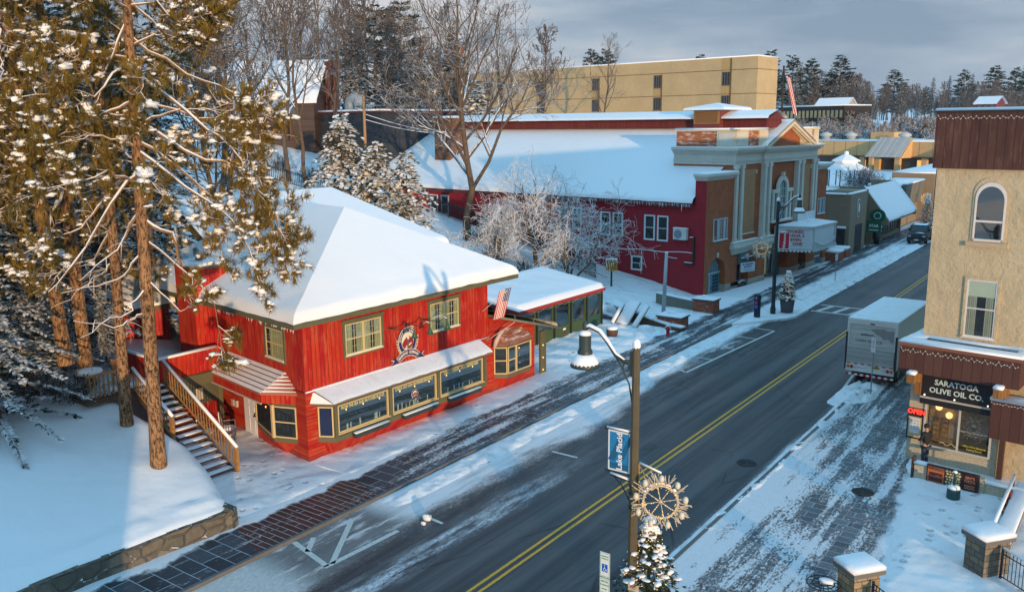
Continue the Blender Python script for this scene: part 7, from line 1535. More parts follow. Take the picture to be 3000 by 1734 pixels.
def oval(b, x, z, r1, r2, y, d): b.ext([(x + r1 * math.cos(a), y, z + r2 * math.sin(a)) for a in (i * math.pi / 12 for i in range(24))], (0, d, 0))
b = MB(SFM); b.m = 0; oval(b, 2.9, 4.75, .62, .98, .06, .05); b.m = 1; oval(b, 2.9, 4.75, .54, .88, .12, .01); b.m = 0; oval(b, 2.9, 4.75, .26, .5, .14, .01); b.build('round_emblem', [WHITE, SBG], rw)
b = MB(); P = lambda x: [(x, -1.5, 2.8), (x, 1.3, 6.4), (x, 4, 6.4), (x, 4, -.5), (x, .2, -.5), (x, .2, 2.3), (x, -1.5, 2.3)]
b.ext(P(10.3), (.4, 0, 0)); b.box(10.7, 24.4, .6, 4, -.5, 2.8); b.box(6.2, 10.3, .8, 4, -.5, 6.2); b.build('gable_fin', OLT, rw); b = MB(); b.ext(P(24.4), (.4, 0, 0)); b.build('gable_fin', OLT, rw)
b = MB(); b.ext([(10.7, -1.5, 2.5), (24.4, -1.5, 2.5), (24.4, 1.25, 6.05), (10.7, 1.25, 6.05)], (0, 0, .15)); rf2 = b.build('sloped_roof', m_plain('grey green fascia', (.10, .11, .10)), rw); b = MB(); tri_rows(b, V((10.7, -1.5, 2.66)), V((24.4, -1.5, 2.66)), V((10.7, 1.25, 6.2)), V((24.4, 1.25, 6.2)), .2, 12, 16); b.build('snow_cover', SNOWR, rf2)
for x in (10.3, 24.4): b = MB(); b.ext([(x - .03, -1.55, 2.8), (x + .43, -1.55, 2.8), (x + .43, 1.3, 6.42), (x - .03, 1.3, 6.42)], (0, 0, .16)); b.build('fin_snow', SNOW, rw)
b = MB(SFM); b.m = 0; b.box(11, 24, -.59, -.5, .4, 2.4); b.m = 1
for i in range(12): x = 11 + i * 13 / 11; b.box(x - .06, x + .06, -.56, -.4, -.2, 2.5)
b.box(11, 24, -.54, -.2, -.2, .5); b.build('shop_window', [m_plain('blue grey shop glass', (.12, .16, .18), .1, .4), OLT], rw)
b = MB(); b.m = 0; b.box(24.8, 40, 1.4, 4.5, -.5, 5.6); b.m = 1; b.ext([(25.4, .2, 3.1), (36, .2, 3.1), (36, -.1, 5.8), (25.4, -.1, 5.8)], (0, 1.8, 0)); b.m = 0; b.box(40, 75, -.6, 5, -.5, 6.5); b.build('upper_block', [OLT, OLT2], rw)
b = MB(); b.slab([(25.3, -.15, 5.85), (36.1, -.15, 5.85), (36.1, .4, 5.85), (25.3, .4, 5.85)], .16, .1); b.slab([(24.8, .5, 5.65), (39, .5, 5.65), (39, 4.5, 5.65), (24.8, 4.5, 5.65)], .25, .2); b.slab([(40, -.6, 6.5), (75, -.6, 6.5), (75, 5, 6.5), (40, 5, 6.5)], .2, .2); b.build('snow_cover', SNOW, rw)
t = thing('hanging_sign', 'round green coffee sign on the taupe gable wall', 'sign', (-9.3, 74.5, 0), R(90)); b = MB(frame((10.28, 0, 0), (0, -1, 0), (-1, 0, 0))); b.m = 0; oval(b, .35, 3.3, .85, .75, .0, .1); b.m = 1; oval(b, .35, 3.3, .40, .38, .1, .02); b.m = 0; oval(b, .35, 3.3, .32, .30, .12, .02); b.build('sign_disc', [SBG, WHITE], t)
t = thing('hanging_sign', 'green rectangular sign with white word projecting from the taupe shop front', 'sign', (-8.5, 81.4, -.2)); b = MB(); b.box(-.75, .75, -.04, .04, 2.0, 3.2); b.build('sign_board', SBG, t); F_ = frame((0, -.04, 0), (1, 0, 0), (0, -1, 0)); b = MB(F_); b.text('STAR', .42, face_m(0, 2.7, .01), .005); b.box(-.5, .5, .0, .01, 2.22, 2.3); b.build('lettering', WHITE, t); b = MB(); b.tube([(-.9, 0, 3.25), (.8, 0, 3.25)], .03, 4); b.build('bracket', BLACK, t)
t = thing('planter_pot', 'tall black planter with snowy sprigs by the taupe shop windows', 'planter', (-8.9, 84.7, .1)); b = MB(); b.lathe([(.28, 0), (.42, 1.3), (.36, 1.3)], 14); b.build('pot', BLACK, t); b = MB()
for i in range(24): b.blob((random.uniform(-.5, .5), random.uniform(-.5, .5), 1.4 + random.random() * .6), .12, i, 5, 4)
b.build('sprigs', m_snowy('snowy sprigs', (.03, .06, .035), (.05, .08, .05), .2, .3, 5, nb=6), t)
for x0, x1, y0, y1, l_ in ((-10.1, -8.75, 69.3, 71.2, 'brick planter wall with snow at the far corner of the theatre, nearer one'), (-10.6, -8.8, 72.0, 73.6, 'brick planter wall with snow against the taupe shop block')):
    t = thing('brick_planter', l_, 'planter', ((x0 + x1) / 2, (y0 + y1) / 2, 0)); b = MB(); b.box((x0 - x1) / 2, (x1 - x0) / 2, (y0 - y1) / 2, (y1 - y0) / 2, -.4, .95); b.build('wall', PBRK, t); b = MB(); w2, d2 = (x1 - x0) / 2, (y1 - y0) / 2; b.slab([(-w2, -d2, .95), (w2, -d2, .95), (w2, d2, .95), (-w2, d2, .95)], .25, .15); b.build('snow_cap', SNOW, t)
t = thing('notice_case', 'black notice case with snow on top beside the taupe shop block', 'notice board', (-9.9, 73.9, .9)); b = MB(); b.box(-.4, .4, -.12, .12, 0, 2.0); b.build('case', BLACK, t); b = MB(); b.box(-.42, .42, -.14, .14, 2.0, 2.2); b.build('snow_cap', SNOW, t)
t = thing('notice_case', 'black notice case fixed at the theatre corner behind the marquee', 'notice board', (-10.3, 69.8, .9)); b = MB(); b.box(-.3, .3, -.3, .3, 0, 2.0); b.build('case', BLACK, t); b = MB(); b.slab([(-.5, -.4, 2.0), (.5, -.4, 2.0), (.5, .4, 2.3), (-.5, .4, 2.3)], .15, .1); b.build('snow_cap', SNOW, t)
# tan shopping block farther away, facing us
cb = thing('shopping_block', 'sunlit tan shopping block with sloped metal awning roofs beyond the gazebo', 'shops', gz(2274, 421, 4.5), R(-17)); cb.scale = (.64,) * 3
TANC = m_plain('tan panels', (.58, .37, .17), .8, .25, .6); CG = m_plain('dim shop glass', (.06, .05, .04), .2, .6, .3)
b = MB(); b.m = 0; b.box(-40, 8, 0, 30, 3.9, 8.4); b.m = 1; b.box(-40, 8, 1.5, 29, -1, 3.9); b.m = 0
for x in (-21, -16, -9.5, -1.2, 6.4): b.box(x, x + 1.6, .2, 1.4, -1, 3.9)
b.m = 2; b.box(-40.2, 8.2, -.3, .0, 3.7, 4.0)
for x in range(-38, 8, 4): b.box(x, x + .08, -.03, .0, 4.0, 8.4)
b.build('wall', [TANC, CG, m_plain('dark band', (.10, .07, .04))], cb)
b = MB(); b.slab([(-40, 0, 8.4), (8, 0, 8.4), (8, 30, 8.4), (-40, 30, 8.4)], .35, .3); b.build('snow_cover', SNOW, cb)
PM = m_boards('pale metal roof', (.55, .50, .47), .8, False, .08)
b = MB(); b.ext([(-15.5, -6, 3.9), (3.6 - 8, -6, 3.9), (3.6 - 8, 0, 9.4), (-14.5, 0, 9.4)], (0, 0, .3)); b.build('awning_roof', PM, cb); b = MB(); b.m = 0; b.ext([(-4.4, -6, 3.7), (-4.4, 0, 9.4), (-4.4, 0, 3.7)], (.3, 0, 0)); b.box(-6.5, -5, -5, -4, -1, 4.2); b.box(-14.8, -13.6, -5, -4, -1, 4.2); b.build('awning_side', TANC, cb)
b = MB(); b.m = 0; b.ext([(8, -3.5, 5.0), (8, 3, 10.5), (8, 3, -1), (8, -1, -1), (8, -1, 3.6), (8, -3.5, 3.8)], (.6, 0, 0)); b.ext([(16, -3.5, 5.0), (16, 3, 10.5), (16, 3, -1), (16, -1, -1), (16, -1, 3.6), (16, -3.5, 3.8)], (.6, 0, 0)); b.box(3, 8, -4.5, -3.8, -1, 5.8) if False else None; b.ext([(4, -2.6, 4.0), (8, -2.6, 4.0), (8, 0, 6.8), (4, 0, 6.8)], (0, 0, .3)); b.m = 1; b.ext([(8.6, -3.3, 4.6), (16, -3.3, 4.6), (16, 3, 10.0), (8.6, 3, 10.0)], (0, 0, .3)); b.box(9, 15, 0, .2, -1, 3.6); b.build('gable_awning', [TANC, PM], cb)
for x, z in ((-37, 8.4), (-28, 8.4), (-10, 8.4)): b = MB(); b.lathe([(1.3, 0), (1.3, 1.3), (1.9, 1.5), (1.9, 2.1), (.4, 2.8)], 12, (x, 6, z)); b.build('roof_vent', m_plain('pale roof vent', (.42, .44, .44), .4), cb)
b = MB(); b.box(-26, -18, 14, 22, 8.4, 11); b.box(0, 7, 18, 24, 8.4, 10.5); b.build('roof_box', TANC, cb)
b = MB(); b.box(-10, -8, 1.3, 1.45, 0, 3); b.box(-3, -.5, 1.3, 1.45, .5, 3); b.build('lit_window', m_emit('lit far window', (1, .55, .15), .7), cb)
# gazebo and round bush
gzb = thing('gazebo', 'white-roofed two-tier gazebo behind the round leafless bush', 'gazebo', gz(2078, 458, 4.5)); gzb.scale = (.62,) * 3
b = MB()
for i in range(8): a = i * math.pi / 4; b.tube([(4.0 * math.cos(a), 4.0 * math.sin(a), 0), (4.0 * math.cos(a), 4.0 * math.sin(a), 4.0)], .14, 5)
b.build('post', m_plain('dark gazebo post', (.06, .05, .045)), gzb); b = MB(); b.lathe([(5.4, 3.9), (5.2, 4.2), (2.6, 5.4), (2.6, 5.7)], 8, smooth=False); b.lathe([(3.3, 5.7), (3.2, 6.0), (.9, 7.2), (.5, 7.3), (.5, 7.9), (.1, 8.1)], 8, smooth=False); b.build('roof', m_snow('gazebo snow', .03, 1), gzb)
# dark motel with lit-looking windows, house on the far slope
mo = thing('motel_building', 'dark flat-roofed motel with rows of pale windows under the far wooded slope', 'motel', at(1914, 287, 235) * 1.0, R(-27)); mo.scale = (.64, .64, 1)
mz = mo.location.z; mo.location.z = 0
b = MB(); b.box(0, 33, 0, 14, mz - 8, mz + 2.2); b.build('wall', m_plain('charcoal siding', (.022, .020, .022), .8), mo); b = MB(); b.slab([(0, 0, mz + 2.2), (33, 0, mz + 2.2), (33, 14, mz + 2.2), (0, 14, mz + 2.2)], .3, .2); b.build('snow_cover', SNOW, mo)
for fl in range(3):
    for i in range(16):
        b = MB(frame((0, 0, 0), (1, 0, 0), (0, -1, 0))); x = .8 + i * 2.02; z = mz - .5 - fl * 2.9; b.box(x, x + 1.1, .0, .1, z, z + 1.7); b.build('window', m_plain('pale motel curtain', (.34, .30, .17), .6, .6, .9), mo)
b = MB(); b.box(25, 32, -1.2, 0, mz - 3.0, mz - 1.9); b.build('balcony', m_plain('pale balcony', (.40, .36, .30)), mo)
def gable_house(name, label, loc, rz, w2, d2, h, rise, wallm, chim=None, dormer=False, lit=0):
    t = thing(name, label, 'house', loc, rz); b = MB(); b.box(-w2, w2, -d2, d2, -4, h); b.ext([(-w2, -d2, h), (-w2, d2, h), (-w2, 0, h + rise)], (2 * w2, 0, 0)); b.build('wall', wallm, t)
    b = MB(); o_ = .5; tri_rows(b, V((-w2 - o_, -d2 - o_, h - .3)), V((w2 + o_, -d2 - o_, h - .3)), V((-w2 - o_, 0, h + rise + .1)), V((w2 + o_, 0, h + rise + .1)), .25, 12, 12); tri_rows(b, V((w2 + o_, d2 + o_, h - .3)), V((-w2 - o_, d2 + o_, h - .3)), V((w2 + o_, 0, h + rise + .1)), V((-w2 - o_, 0, h + rise + .1)), .25, 12, 12); b.build('roof', SNOWR, t)
    if chim: b = MB(); b.box(w2 + .3, w2 + .3 + chim[0], -.8, .8, -3, h + rise + chim[1]); b.build('chimney', m_brick('old red brick', (.13, .045, .03), (.17, .06, .04), (.09, .05, .04)), t)
    F_ = frame((0, -d2, 0), (1, 0, 0), (0, -1, 0))
    for i in range(3): b = MB(F_); x = -w2 * .6 + i * w2 * .6; b.box(x - .5, x + .5, .0, .06, h - 1.9, h - .5); b.build('window', m_plain('dim house window', (.10, .11, .12), .3, .5, 1) if not lit else m_plain('warm house window', (.30, .17, .06), .4), t)
    return t
gh = gable_house('hillside_house', 'dark shingled house with a steep snowy roof and brick chimney on the wooded hill', (-72.4, 53.8, 13.2), R(30), 6.0, 4.6, 3.4, 4.6, m_boards('dark shingles', (.085, .060, .055), .3, True), (1.2, .1))
b = MB(); tri_rows(b, V((-5.5, -7.2, 1.9)), V((4.0, -7.2, 1.9)), V((-5.5, -4.2, 3.5)), V((4.0, -4.2, 3.5)), .22, 8, 8); b.build('porch_roof', SNOWR, gh); b = MB()
for i in range(4): b.box(-5.2 + i * 3, -5 + i * 3, -7, -6.8, -1, 2.0)
b.build('porch_post', m_plain('brown porch post', (.16, .05, .03)), gh)
gable_house('far_house', 'pale house with snowy roof and one lit window among far hillside trees', tuple(at(2055, 290, 262)), R(-14), 4.6, 3, 2.6, 2.4, m_plain('pale siding', (.36, .31, .24)), None, lit=1)
gable_house('far_house', 'tiny snowy-roofed house among bare trees above the brown board crown', tuple(at(2436, 268, 262)), R(-20), 2.6, 2.2, 1.4, 1.4, m_plain('dark red siding', (.14, .03, .03)), None)
# blue hills on the horizon
def hill_h(x):
    return 95 + 85 * noise.noise(V((x * .0011, 3, 1))) + 28 * noise.noise(V((x * .004, 8, 2))) + 8 * noise.noise(V((x * .02, 8, 2)))
b = MB(); b.smooth = True; rows = []
for j in range(10):
    yy = 2600 + j * 90; f_ = math.sin(math.pi * min(1, j / 7) / 2); row = []
    for i in range(120): x = -3600 + i * 60; row.append(b.a((x, yy + .2 * x if False else yy, -6 + f_ * (hill_h(x) + 10 * noise.noise(V((x * .01, yy * .01, 0)))))))
    rows.append(row)
for r1, r2 in zip(rows, rows[1:]):
    for i in range(119): b.face([r1[i], r1[i + 1], r2[i + 1], r2[i]])
k = NT('far forest slope'); f = k.noise(.03, 5, .7); k.base(k.mix(f, (.05, .075, .085, 1), (.13, .17, .19, 1)), .95, .05); struct(b.build('hills', k.mat))  # bluish grey of snow-dusted forest, with part of the haze in the colour

# thin winter air round the whole place
b = MB(); b.box(-4300, 4300, -1700, 6200, -12, 232); hz = b.build('haze', [], None, False); hm = bpy.data.materials.new('thin winter air'); hm.use_nodes = True; hm.node_tree.nodes.clear()
ho = hm.node_tree.nodes.new('ShaderNodeOutputMaterial'); hv = hm.node_tree.nodes.new('ShaderNodeVolumePrincipled'); hv.inputs['Color'].default_value = (.66, .82, .98, 1); hv.inputs['Density'].default_value = .0001; hv.inputs['Anisotropy'].default_value = 0
hm.node_tree.links.new(hv.outputs[0], ho.inputs['Volume']); hz.data.materials.append(hm); struct(hz, 'stuff')
# ---------------------------------------------------------------- trees
BARKS = m_snowy('snowy grey bark', (.075, .055, .042), (.16, .115, .08), .38, .25, 1.6, nb=8, bmp=.03); TWIGS = m_snowy('snowy twigs', (.10, .070, .050), (.16, .115, .085), .30, .35, 2.5, nb=3, bmp=0)
BARKF = m_snowy('far bark', (.085, .065, .055), (.15, .115, .09), .7, .3, 1.0, nb=2, bmp=0); TWIGF = m_snowy('far twigs', (.105, .080, .068), (.155, .12, .10), .62, .4, .6, nb=1, bmp=0)
LEAFR = m_plain('dry rust leaves', (.26, .075, .02), .8, .4, 4)
def rvec(rd): return V((rd.gauss(0, 1), rd.gauss(0, 1), rd.gauss(0, 1)))
def grow(b, rd, p, d, L, r, lev, cfg, leaf=None, tw=None):
    kids, wig, up, ang, ratio = cfg['kids'], cfg['wig'], cfg['up'], cfg['ang'], cfg['ratio']
    n = 4 if lev < 2 else 3; pts = [p]; ds = [d]
    for i in range(n):
        d = (d + rvec(rd) * wig + V((0, 0, up[min(lev, len(up) - 1)]))).normalized(); p = p + d * (L / n); pts.append(p); ds.append(d)
    sides = 6 if r > .06 else (4 if r > .02 else 3)
    tgt = b if (tw is None or lev < 2) else tw
    tgt.smooth = True; tgt.tube(pts, [max(cfg.get('rmin', .006), r * (1 - .68 * i / n)) for i in range(n + 1)], sides, False)
    if lev >= len(kids):
        if leaf is not None and rd.random() < cfg.get('leaf', 0):
            c = pts[-1]; a, q = rvec(rd) * .07, rvec(rd) * .07; leaf.poly([c, c + a, c + a + q + V((0, 0, -.06)), c + q])
        return
    for i in range(kids[lev]):
        t = .22 + .78 * (i + rd.random()) / kids[lev]; k_ = min(n - 1, int(t * n)); q = pts[k_].lerp(pts[k_ + 1], t * n - k_) if t < 1 else pts[-1]
        dd = ds[min(n, k_ + 1)]; ax = dd.cross(rvec(rd)).normalized(); a = R(rd.uniform(*ang)); nd = (Matrix.Rotation(a, 3, ax) @ dd)
        grow(b, rd, q, nd, L * rd.uniform(*ratio) * (1 - .35 * t), max(cfg.get('rmin', .006), r * .55 * (1 - .55 * t)), lev + 1, cfg, leaf, tw)
def deciduous(seed, h, r0, first=.32, limbs=13, spread=.42, limb_ang=(35, 65), cfg=None, fork=1, lean=(0, 0), trunk_top=.95):
    cfg = dict(dict(kids=(6, 5, 4), wig=.14, up=(.10, .06, .03, .0), ang=(25, 55), ratio=(.42, .62)), **(cfg or {}))
    rd = random.Random(seed); T = MB(); C = MB(); Lf = MB(); pts = []; rad = []; n = 9
    x = y = 0
    for i in range(n + 1):
        t = i / n; pts.append(V((x + lean[0] * t * h, y + lean[1] * t * h, t * h * trunk_top - (.4 if i == 0 else 0)))); rad.append(r0 * (1 - .9 * t) + .012 if i else r0 * 1.25); x += rd.gauss(0, .012) * h; y += rd.gauss(0, .012) * h
    T.smooth = True; T.tube(pts, rad, 9, False)
    for i in range(limbs):
        t = first + (.97 - first) * ((i + rd.random() * .6) / limbs); k_ = min(n - 1, int(t * n)); p = pts[k_].lerp(pts[k_ + 1], t * n - k_); az = i * 2.4 + rd.uniform(-.4, .4); a = R(rd.uniform(*limb_ang)) * (1 - .35 * (t - first))
        d = V((math.sin(a) * math.cos(az), math.sin(a) * math.sin(az), math.cos(a))); L = h * spread * (1.05 - .75 * ((t - first) / (1 - first)) ** 1.4) * rd.uniform(.8, 1.15); rr_ = (r0 * (1 - .9 * t) + .012) * .62
        grow(T, rd, p, d, L, rr_, 0, cfg, Lf, C)
    return T, C, Lf
def tree_obj(name, label, loc, T, C, Lf=None, mats=(None, None), rz=0, group=None, sc_=1.0):
    t = thing(name, label, 'tree', loc, rz, group); t.scale = (sc_,) * 3
    T.build('trunk', mats[0] or BARKS, t, False); C.build('crown', mats[1] or TWIGS, t, False)
    if Lf is not None and Lf.f: Lf.build('dry_leaves', LEAFR, t, False)
    return t
# conifers: layered sprays, snow where they face up
def conifer(seed, h, r, nw, droop=.25, kind='spruce', first=.06, dens=1.0, size=.34, pw=.85):
    rd = random.Random(seed); T = MB(); C = MB(); T.smooth = True; T.tube([V((0, 0, -.5)), V((0, 0, h * .5)), V((0, 0, h * .97))], [h * .018, h * .011, .02], 7, False)
    for w_ in range(nw):
        u_ = first + (1 - first) * (w_ + .5) / nw; z = h * u_
        if kind == 'spruce': L0 = r * (1 - u_) ** pw + .12
        else: L0 = r * (.42 + .9 * math.sin(math.pi * min(1, (u_ - first) / (1 - first) * .95 + .05)) ** .8) * (1 - u_ * .35) * rd.uniform(.6, 1.15)
        nb = rd.randint(6, 8) if kind == 'spruce' else rd.randint(4, 6); a0 = rd.random() * 6.28
        for q in range(nb):
            az = a0 + q * 6.283 / nb + rd.uniform(-.25, .25); L = L0 * rd.uniform(.72, 1.12); d = V((math.cos(az), math.sin(az), rd.uniform(-.05, .2) if kind == 'spruce' else rd.uniform(.05, .45))).normalized(); sd_ = d.cross(V((0, 0, 1))).normalized(); pts = []
            zj = z + rd.uniform(-.8, .8) * h / nw
            for i in range(5): t = i / 4; pts.append(V((0, 0, zj)) + d * L * t + V((0, 0, -droop * L * t * t)))
            T.tube(pts, [.05 * L ** .5 * (1 - .8 * i / 4) * .6 + .006 for i in range(5)], 3, False)
            z += 0; m_ = max(3, int(L / size * 3.6 * dens))
            for i in range(m_):
                t = (.15 if kind == 'spruce' else .35) + (.85 if kind == 'spruce' else .65) * (i + rd.random()) / m_; k_ = min(3, int(t * 4)); p = pts[k_].lerp(pts[k_ + 1], t * 4 - k_) if t < 1 else pts[4]
                for s_ in (-1, 1):
                    wd = size * rd.uniform(.7, 1.3) * (1.2 - .6 * t) * (1 if kind == 'spruce' else 1.2); e_ = (d * rd.uniform(.3, 1.0) + sd_ * s_ * rd.uniform(.4, 1.1) + V((0, 0, rd.uniform(-.55, .15) if kind == 'spruce' else rd.uniform(-.2, .7)))).normalized(); sw_ = e_.cross(V((rd.gauss(0, .5), rd.gauss(0, .5), 1))).normalized() * wd * .3
                    if sw_.x * 0 + e_.cross(sw_).z < 0: sw_ = -sw_
                    C.poly([p, p + e_ * wd * .55 + sw_, p + e_ * wd * 1.2, p + e_ * wd * .55 - sw_])
    return T, C
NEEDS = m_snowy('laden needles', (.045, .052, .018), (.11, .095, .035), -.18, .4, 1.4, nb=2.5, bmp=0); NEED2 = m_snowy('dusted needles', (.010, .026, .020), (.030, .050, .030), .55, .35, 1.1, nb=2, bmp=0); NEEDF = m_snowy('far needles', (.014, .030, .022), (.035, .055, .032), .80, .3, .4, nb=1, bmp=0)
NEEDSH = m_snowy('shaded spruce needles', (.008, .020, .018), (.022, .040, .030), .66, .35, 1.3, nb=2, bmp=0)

# red pines on the lawn: bare orange trunks, snow-lined limbs, needle tufts carrying snow pads
k = NT('orange pine bark'); f = k.noise(1, 6, .72, k.co('Object', (13, 13, 4.5)), .5); f2 = k.noise(16, 5, .7); f3 = k.noise(1.2, 3)
c = k.mix(k.step(f, .42, .56), (.055, .032, .022, 1), (.36, .20, .10, 1)); c = k.mix(k.math('MULTIPLY', k.step(f2, .5, .72), .6), c, (.52, .34, .20, 1)); c = k.hsv(c, .5, 1, k.math('ADD', .55, k.math('MULTIPLY', f3, .9))); k.base(c, .9, .12); b1 = k.bump(f, .06, 1); k.bump(f2, .02, 1, b1); PBARK = k.mat
PLIMB = m_snowy('snow-lined pine limb', (.17, .095, .045), (.30, .18, .09), .12, .25, 1.2, nb=10, bmp=.015)
k = NT('pine needles'); f = k.noise(1.3, 4, .6); f2 = k.noise(7, 3, .6); c = k.mix(f, (.062, .066, .014, 1), (.33, .20, .034, 1)); c = k.mix(k.math('MULTIPLY', k.step(f2, .6, .75), .5), c, (.24, .10, .03, 1)); k.base(c, .7, .2); PNEED = k.mat
def tuft(N, S, rd, p, d, L=.25, n=24, snow=.5):
    d = d.normalized(); a = d.orthogonal().normalized(); q = d.cross(a)
    for i in range(n):
        az = rd.uniform(0, 6.283); el = rd.uniform(.15, 1.25); e_ = (d * math.cos(el) + (a * math.cos(az) + q * math.sin(az)) * math.sin(el)).normalized(); e_ = (e_ + V((0, 0, .12))).normalized(); w_ = e_.cross(V((0, 0, 1)) if abs(e_.z) < .9 else V((1, 0, 0))).normalized() * .016; l_ = L * rd.uniform(.75, 1.3); b0 = p - d * rd.uniform(0, .16)
        N.poly([b0 - w_, b0 + w_, b0 + e_ * l_])
    if rd.random() < snow:
        big = rd.choice((.6, .8, 1.0, 1.45)); q0 = p + d * L * .2 + V((0, 0, .055))
        for j in range(rd.randint(1, 3)):
            s_ = big * rd.uniform(.5, 1.0) * L * .40; S.blob(q0 - d * L * .38 * j + V((rd.gauss(0, .03), rd.gauss(0, .03), rd.uniform(-.03, .03))), (s_ * rd.uniform(.7, 1.3), s_ * rd.uniform(.7, 1.3), s_ * rd.uniform(.4, .65)), rd.randint(0, 99), 7, 5, 1.0)
def pine(label, loc, h, r0, lean, seed, limbs, rand_from=6.5, rand_n=26, dens=1.0, reach=4.0):
    rd = random.Random(seed); loc = V(loc); t = thing('red_pine', label, 'pine tree', loc); T = MB(); Lm = MB(); N = MB(); S = MB(); T.smooth = True; pts = []; n = 12
    for i in range(n + 1): u_ = i / n; pts.append(V((lean[0] * u_ + .12 * math.sin(u_ * 5 + seed), lean[1] * u_ + .1 * math.sin(u_ * 4), u_ * h - (.3 if i == 0 else 0))))
    T.tube(pts, [r0 * (1.18 if i == 0 else 1) * (1 - .62 * i / n) for i in range(n + 1)], 12, False)
    tp = lambda z: pts[max(0, min(n - 1, int(z / h * n)))].lerp(pts[max(0, min(n - 1, int(z / h * n))) + 1], max(0, z / h * n - int(z / h * n)))
    def sprig(p, d, L, lev):
        q = p; m_ = 3; P = [p]
        for i in range(m_): d = (d + rvec(rd) * .22 + V((0, 0, .10 if lev else .05))).normalized(); q = q + d * L / m_; P.append(q)
        Lm.tube(P, [.022 if lev == 0 else .013, .016, .011, .008], 4, False)
        if lev == 0:
            for i in range(int(6 * dens)): tt = .2 + .75 * rd.random(); k_ = min(2, int(tt * 3)); sprig(P[k_].lerp(P[k_ + 1], tt * 3 - k_), (d + rvec(rd) * .75).normalized(), L * rd.uniform(.35, .65), 1)
        tuft(N, S, rd, P[-1], d, rd.uniform(.26, .36), 30, .30)
        if lev and rd.random() < .8: tuft(N, S, rd, P[-2], (d + rvec(rd) * .5).normalized(), .28, 22, .13)
    def limb(P, r, bare=False, sub=9, start=.4):
        m_ = 10; Q = []
        for i in range(m_ + 1):
            tt = i / m_ * (len(P) - 1); k_ = min(len(P) - 2, int(tt)); Q.append(P[k_].lerp(P[k_ + 1], tt - k_) + rvec(rd) * .045 * (0 < i))
        Lm.smooth = True; Lm.tube(Q, [max(.014, r * (1 - .8 * i / m_)) for i in range(m_ + 1)], 6, False)
        if bare:
            for i in range(int(sub)): tt = .3 + .7 * rd.random(); q = Q[int(tt * m_)]; d = (rvec(rd) + V((0, 0, -.2))).normalized(); Lm.tube([q, q + d * .3, q + d * .55 + V((0, 0, -.1))], [.016, .011, .006], 4, False)
            return
        for i in range(int(sub * dens)):
            tt = start + (1 - start) * (i + rd.random()) / max(1, sub * dens); k_ = min(m_ - 1, int(tt * m_)); q = Q[k_].lerp(Q[k_ + 1], tt * m_ - k_); d0 = (Q[k_ + 1] - Q[k_]).normalized(); sprig(q, (d0 + rvec(rd) * .55 + V((0, 0, .12))).normalized(), rd.uniform(.6, 1.15), 0)
        sprig(Q[-1], (Q[-1] - Q[-2]).normalized(), .8, 0)
    for sp_ in limbs:
        z0, path, r, kind = sp_[:4]; P = [tp(z0)] + [at(*q) - loc for q in path]; limb(P, r, kind == 'bare', sp_[4] if len(sp_) > 4 else 9, sp_[5] if len(sp_) > 5 else .4)
    for i in range(rand_n):
        z = rand_from + (h * .97 - rand_from) * (i + rd.random()) / rand_n; az = i * 2.4 + rd.uniform(-.5, .5); L = reach * (1.05 - .7 * max(0, (z - h * .55) / (h * .45))) * rd.uniform(.6, 1.1); d = V((math.cos(az), math.sin(az), rd.uniform(-.05, .3))); p0 = tp(z); limb([p0, p0 + d * L * .5 + V((0, 0, .1)), p0 + d * L + V((0, 0, -.12 * L))], .055, False, 5, .45)
    T.build('trunk', PBARK, t, False); Lm.build('branches', PLIMB, t, False); o = N.build('needles', PNEED, t, False); o['kind'] = 'stuff'; o = S.build('snow', SNOW, t, False); o['kind'] = 'stuff'; return t
DA = 32.4
pine('tall foreground red pine whose orange trunk stands alone on the lawn by the stairs', (-13.0, -1.85, 1.3), 21.5, .265, (.55, .1), 3, [
    (14.2, [(470, 285, DA - .5), (560, 345, DA - 1), (640, 470, DA - 1.2)], .085, 'x', 13), (12.6, [(480, 378, DA), (600, 420, DA - .6), (690, 560, DA - .8), (700, 640, DA - .8)], .085, 'x', 15, .45),
    (11.9, [(450, 420, DA), (560, 520, DA + .5), (700, 575, DA + .4)], .075, 'x', 13, .45), (11.6, [(470, 470, DA - 1), (590, 560, DA - 1.4), (640, 690, DA - 1.6)], .07, 'x', 13, .5), (13.4, [(500, 300, DA), (640, 250, DA), (620, 330, DA)], .06, 'x', 8, .6),
    (16.6, [(450, 135, DA), (545, 60, DA)], .05, 'x', 8), (17.6, [(440, 60, DA - 1), (520, 15, DA - 1)], .05, 'x', 9), (15.3, [(470, 190, DA), (600, 235, DA), (640, 330, DA)], .06, 'x', 9, .5), (15.8, [(250, 180, DA - .5), (150, 130, DA - 1)], .06, 'x', 9), (13.2, [(240, 290, DA), (110, 330, DA - 1)], .07, 'x', 10), (14.6, [(230, 230, DA - 1), (120, 210, DA - 2)], .06, 'x', 10),
    (9.3, [(425, 588, DA), (452, 670, DA), (460, 740, DA)], .085, 'bare', 8), (8.6, [(495, 700, DA - .3), (530, 760, DA - .3), (545, 860, DA - .3)], .045, 'x', 4, .8), (7.2, [(450, 770, DA - .6), (490, 740, DA - .6)], .035, 'x', 4, .5),
    (11.0, [(300, 470, DA - .5), (190, 640, DA - 1), (120, 720, DA - 1)], .08, 'bare', 10), (9.6, [(300, 600, DA), (200, 690, DA - .3)], .07, 'bare', 8), (8.1, [(290, 690, DA), (150, 720, DA)], .055, 'bare', 6), (6.9, [(320, 760, DA - .4), (200, 830, DA - 1)], .05, 'bare', 5), (6.1, [(300, 800, DA), (180, 790, DA)], .05, 'bare', 5), (10.4, [(270, 420, DA - 1), (90, 480, DA - 2)], .07, 'x', 9)], 10.5, 20, 1.15, 3.5)
DB = 36.0
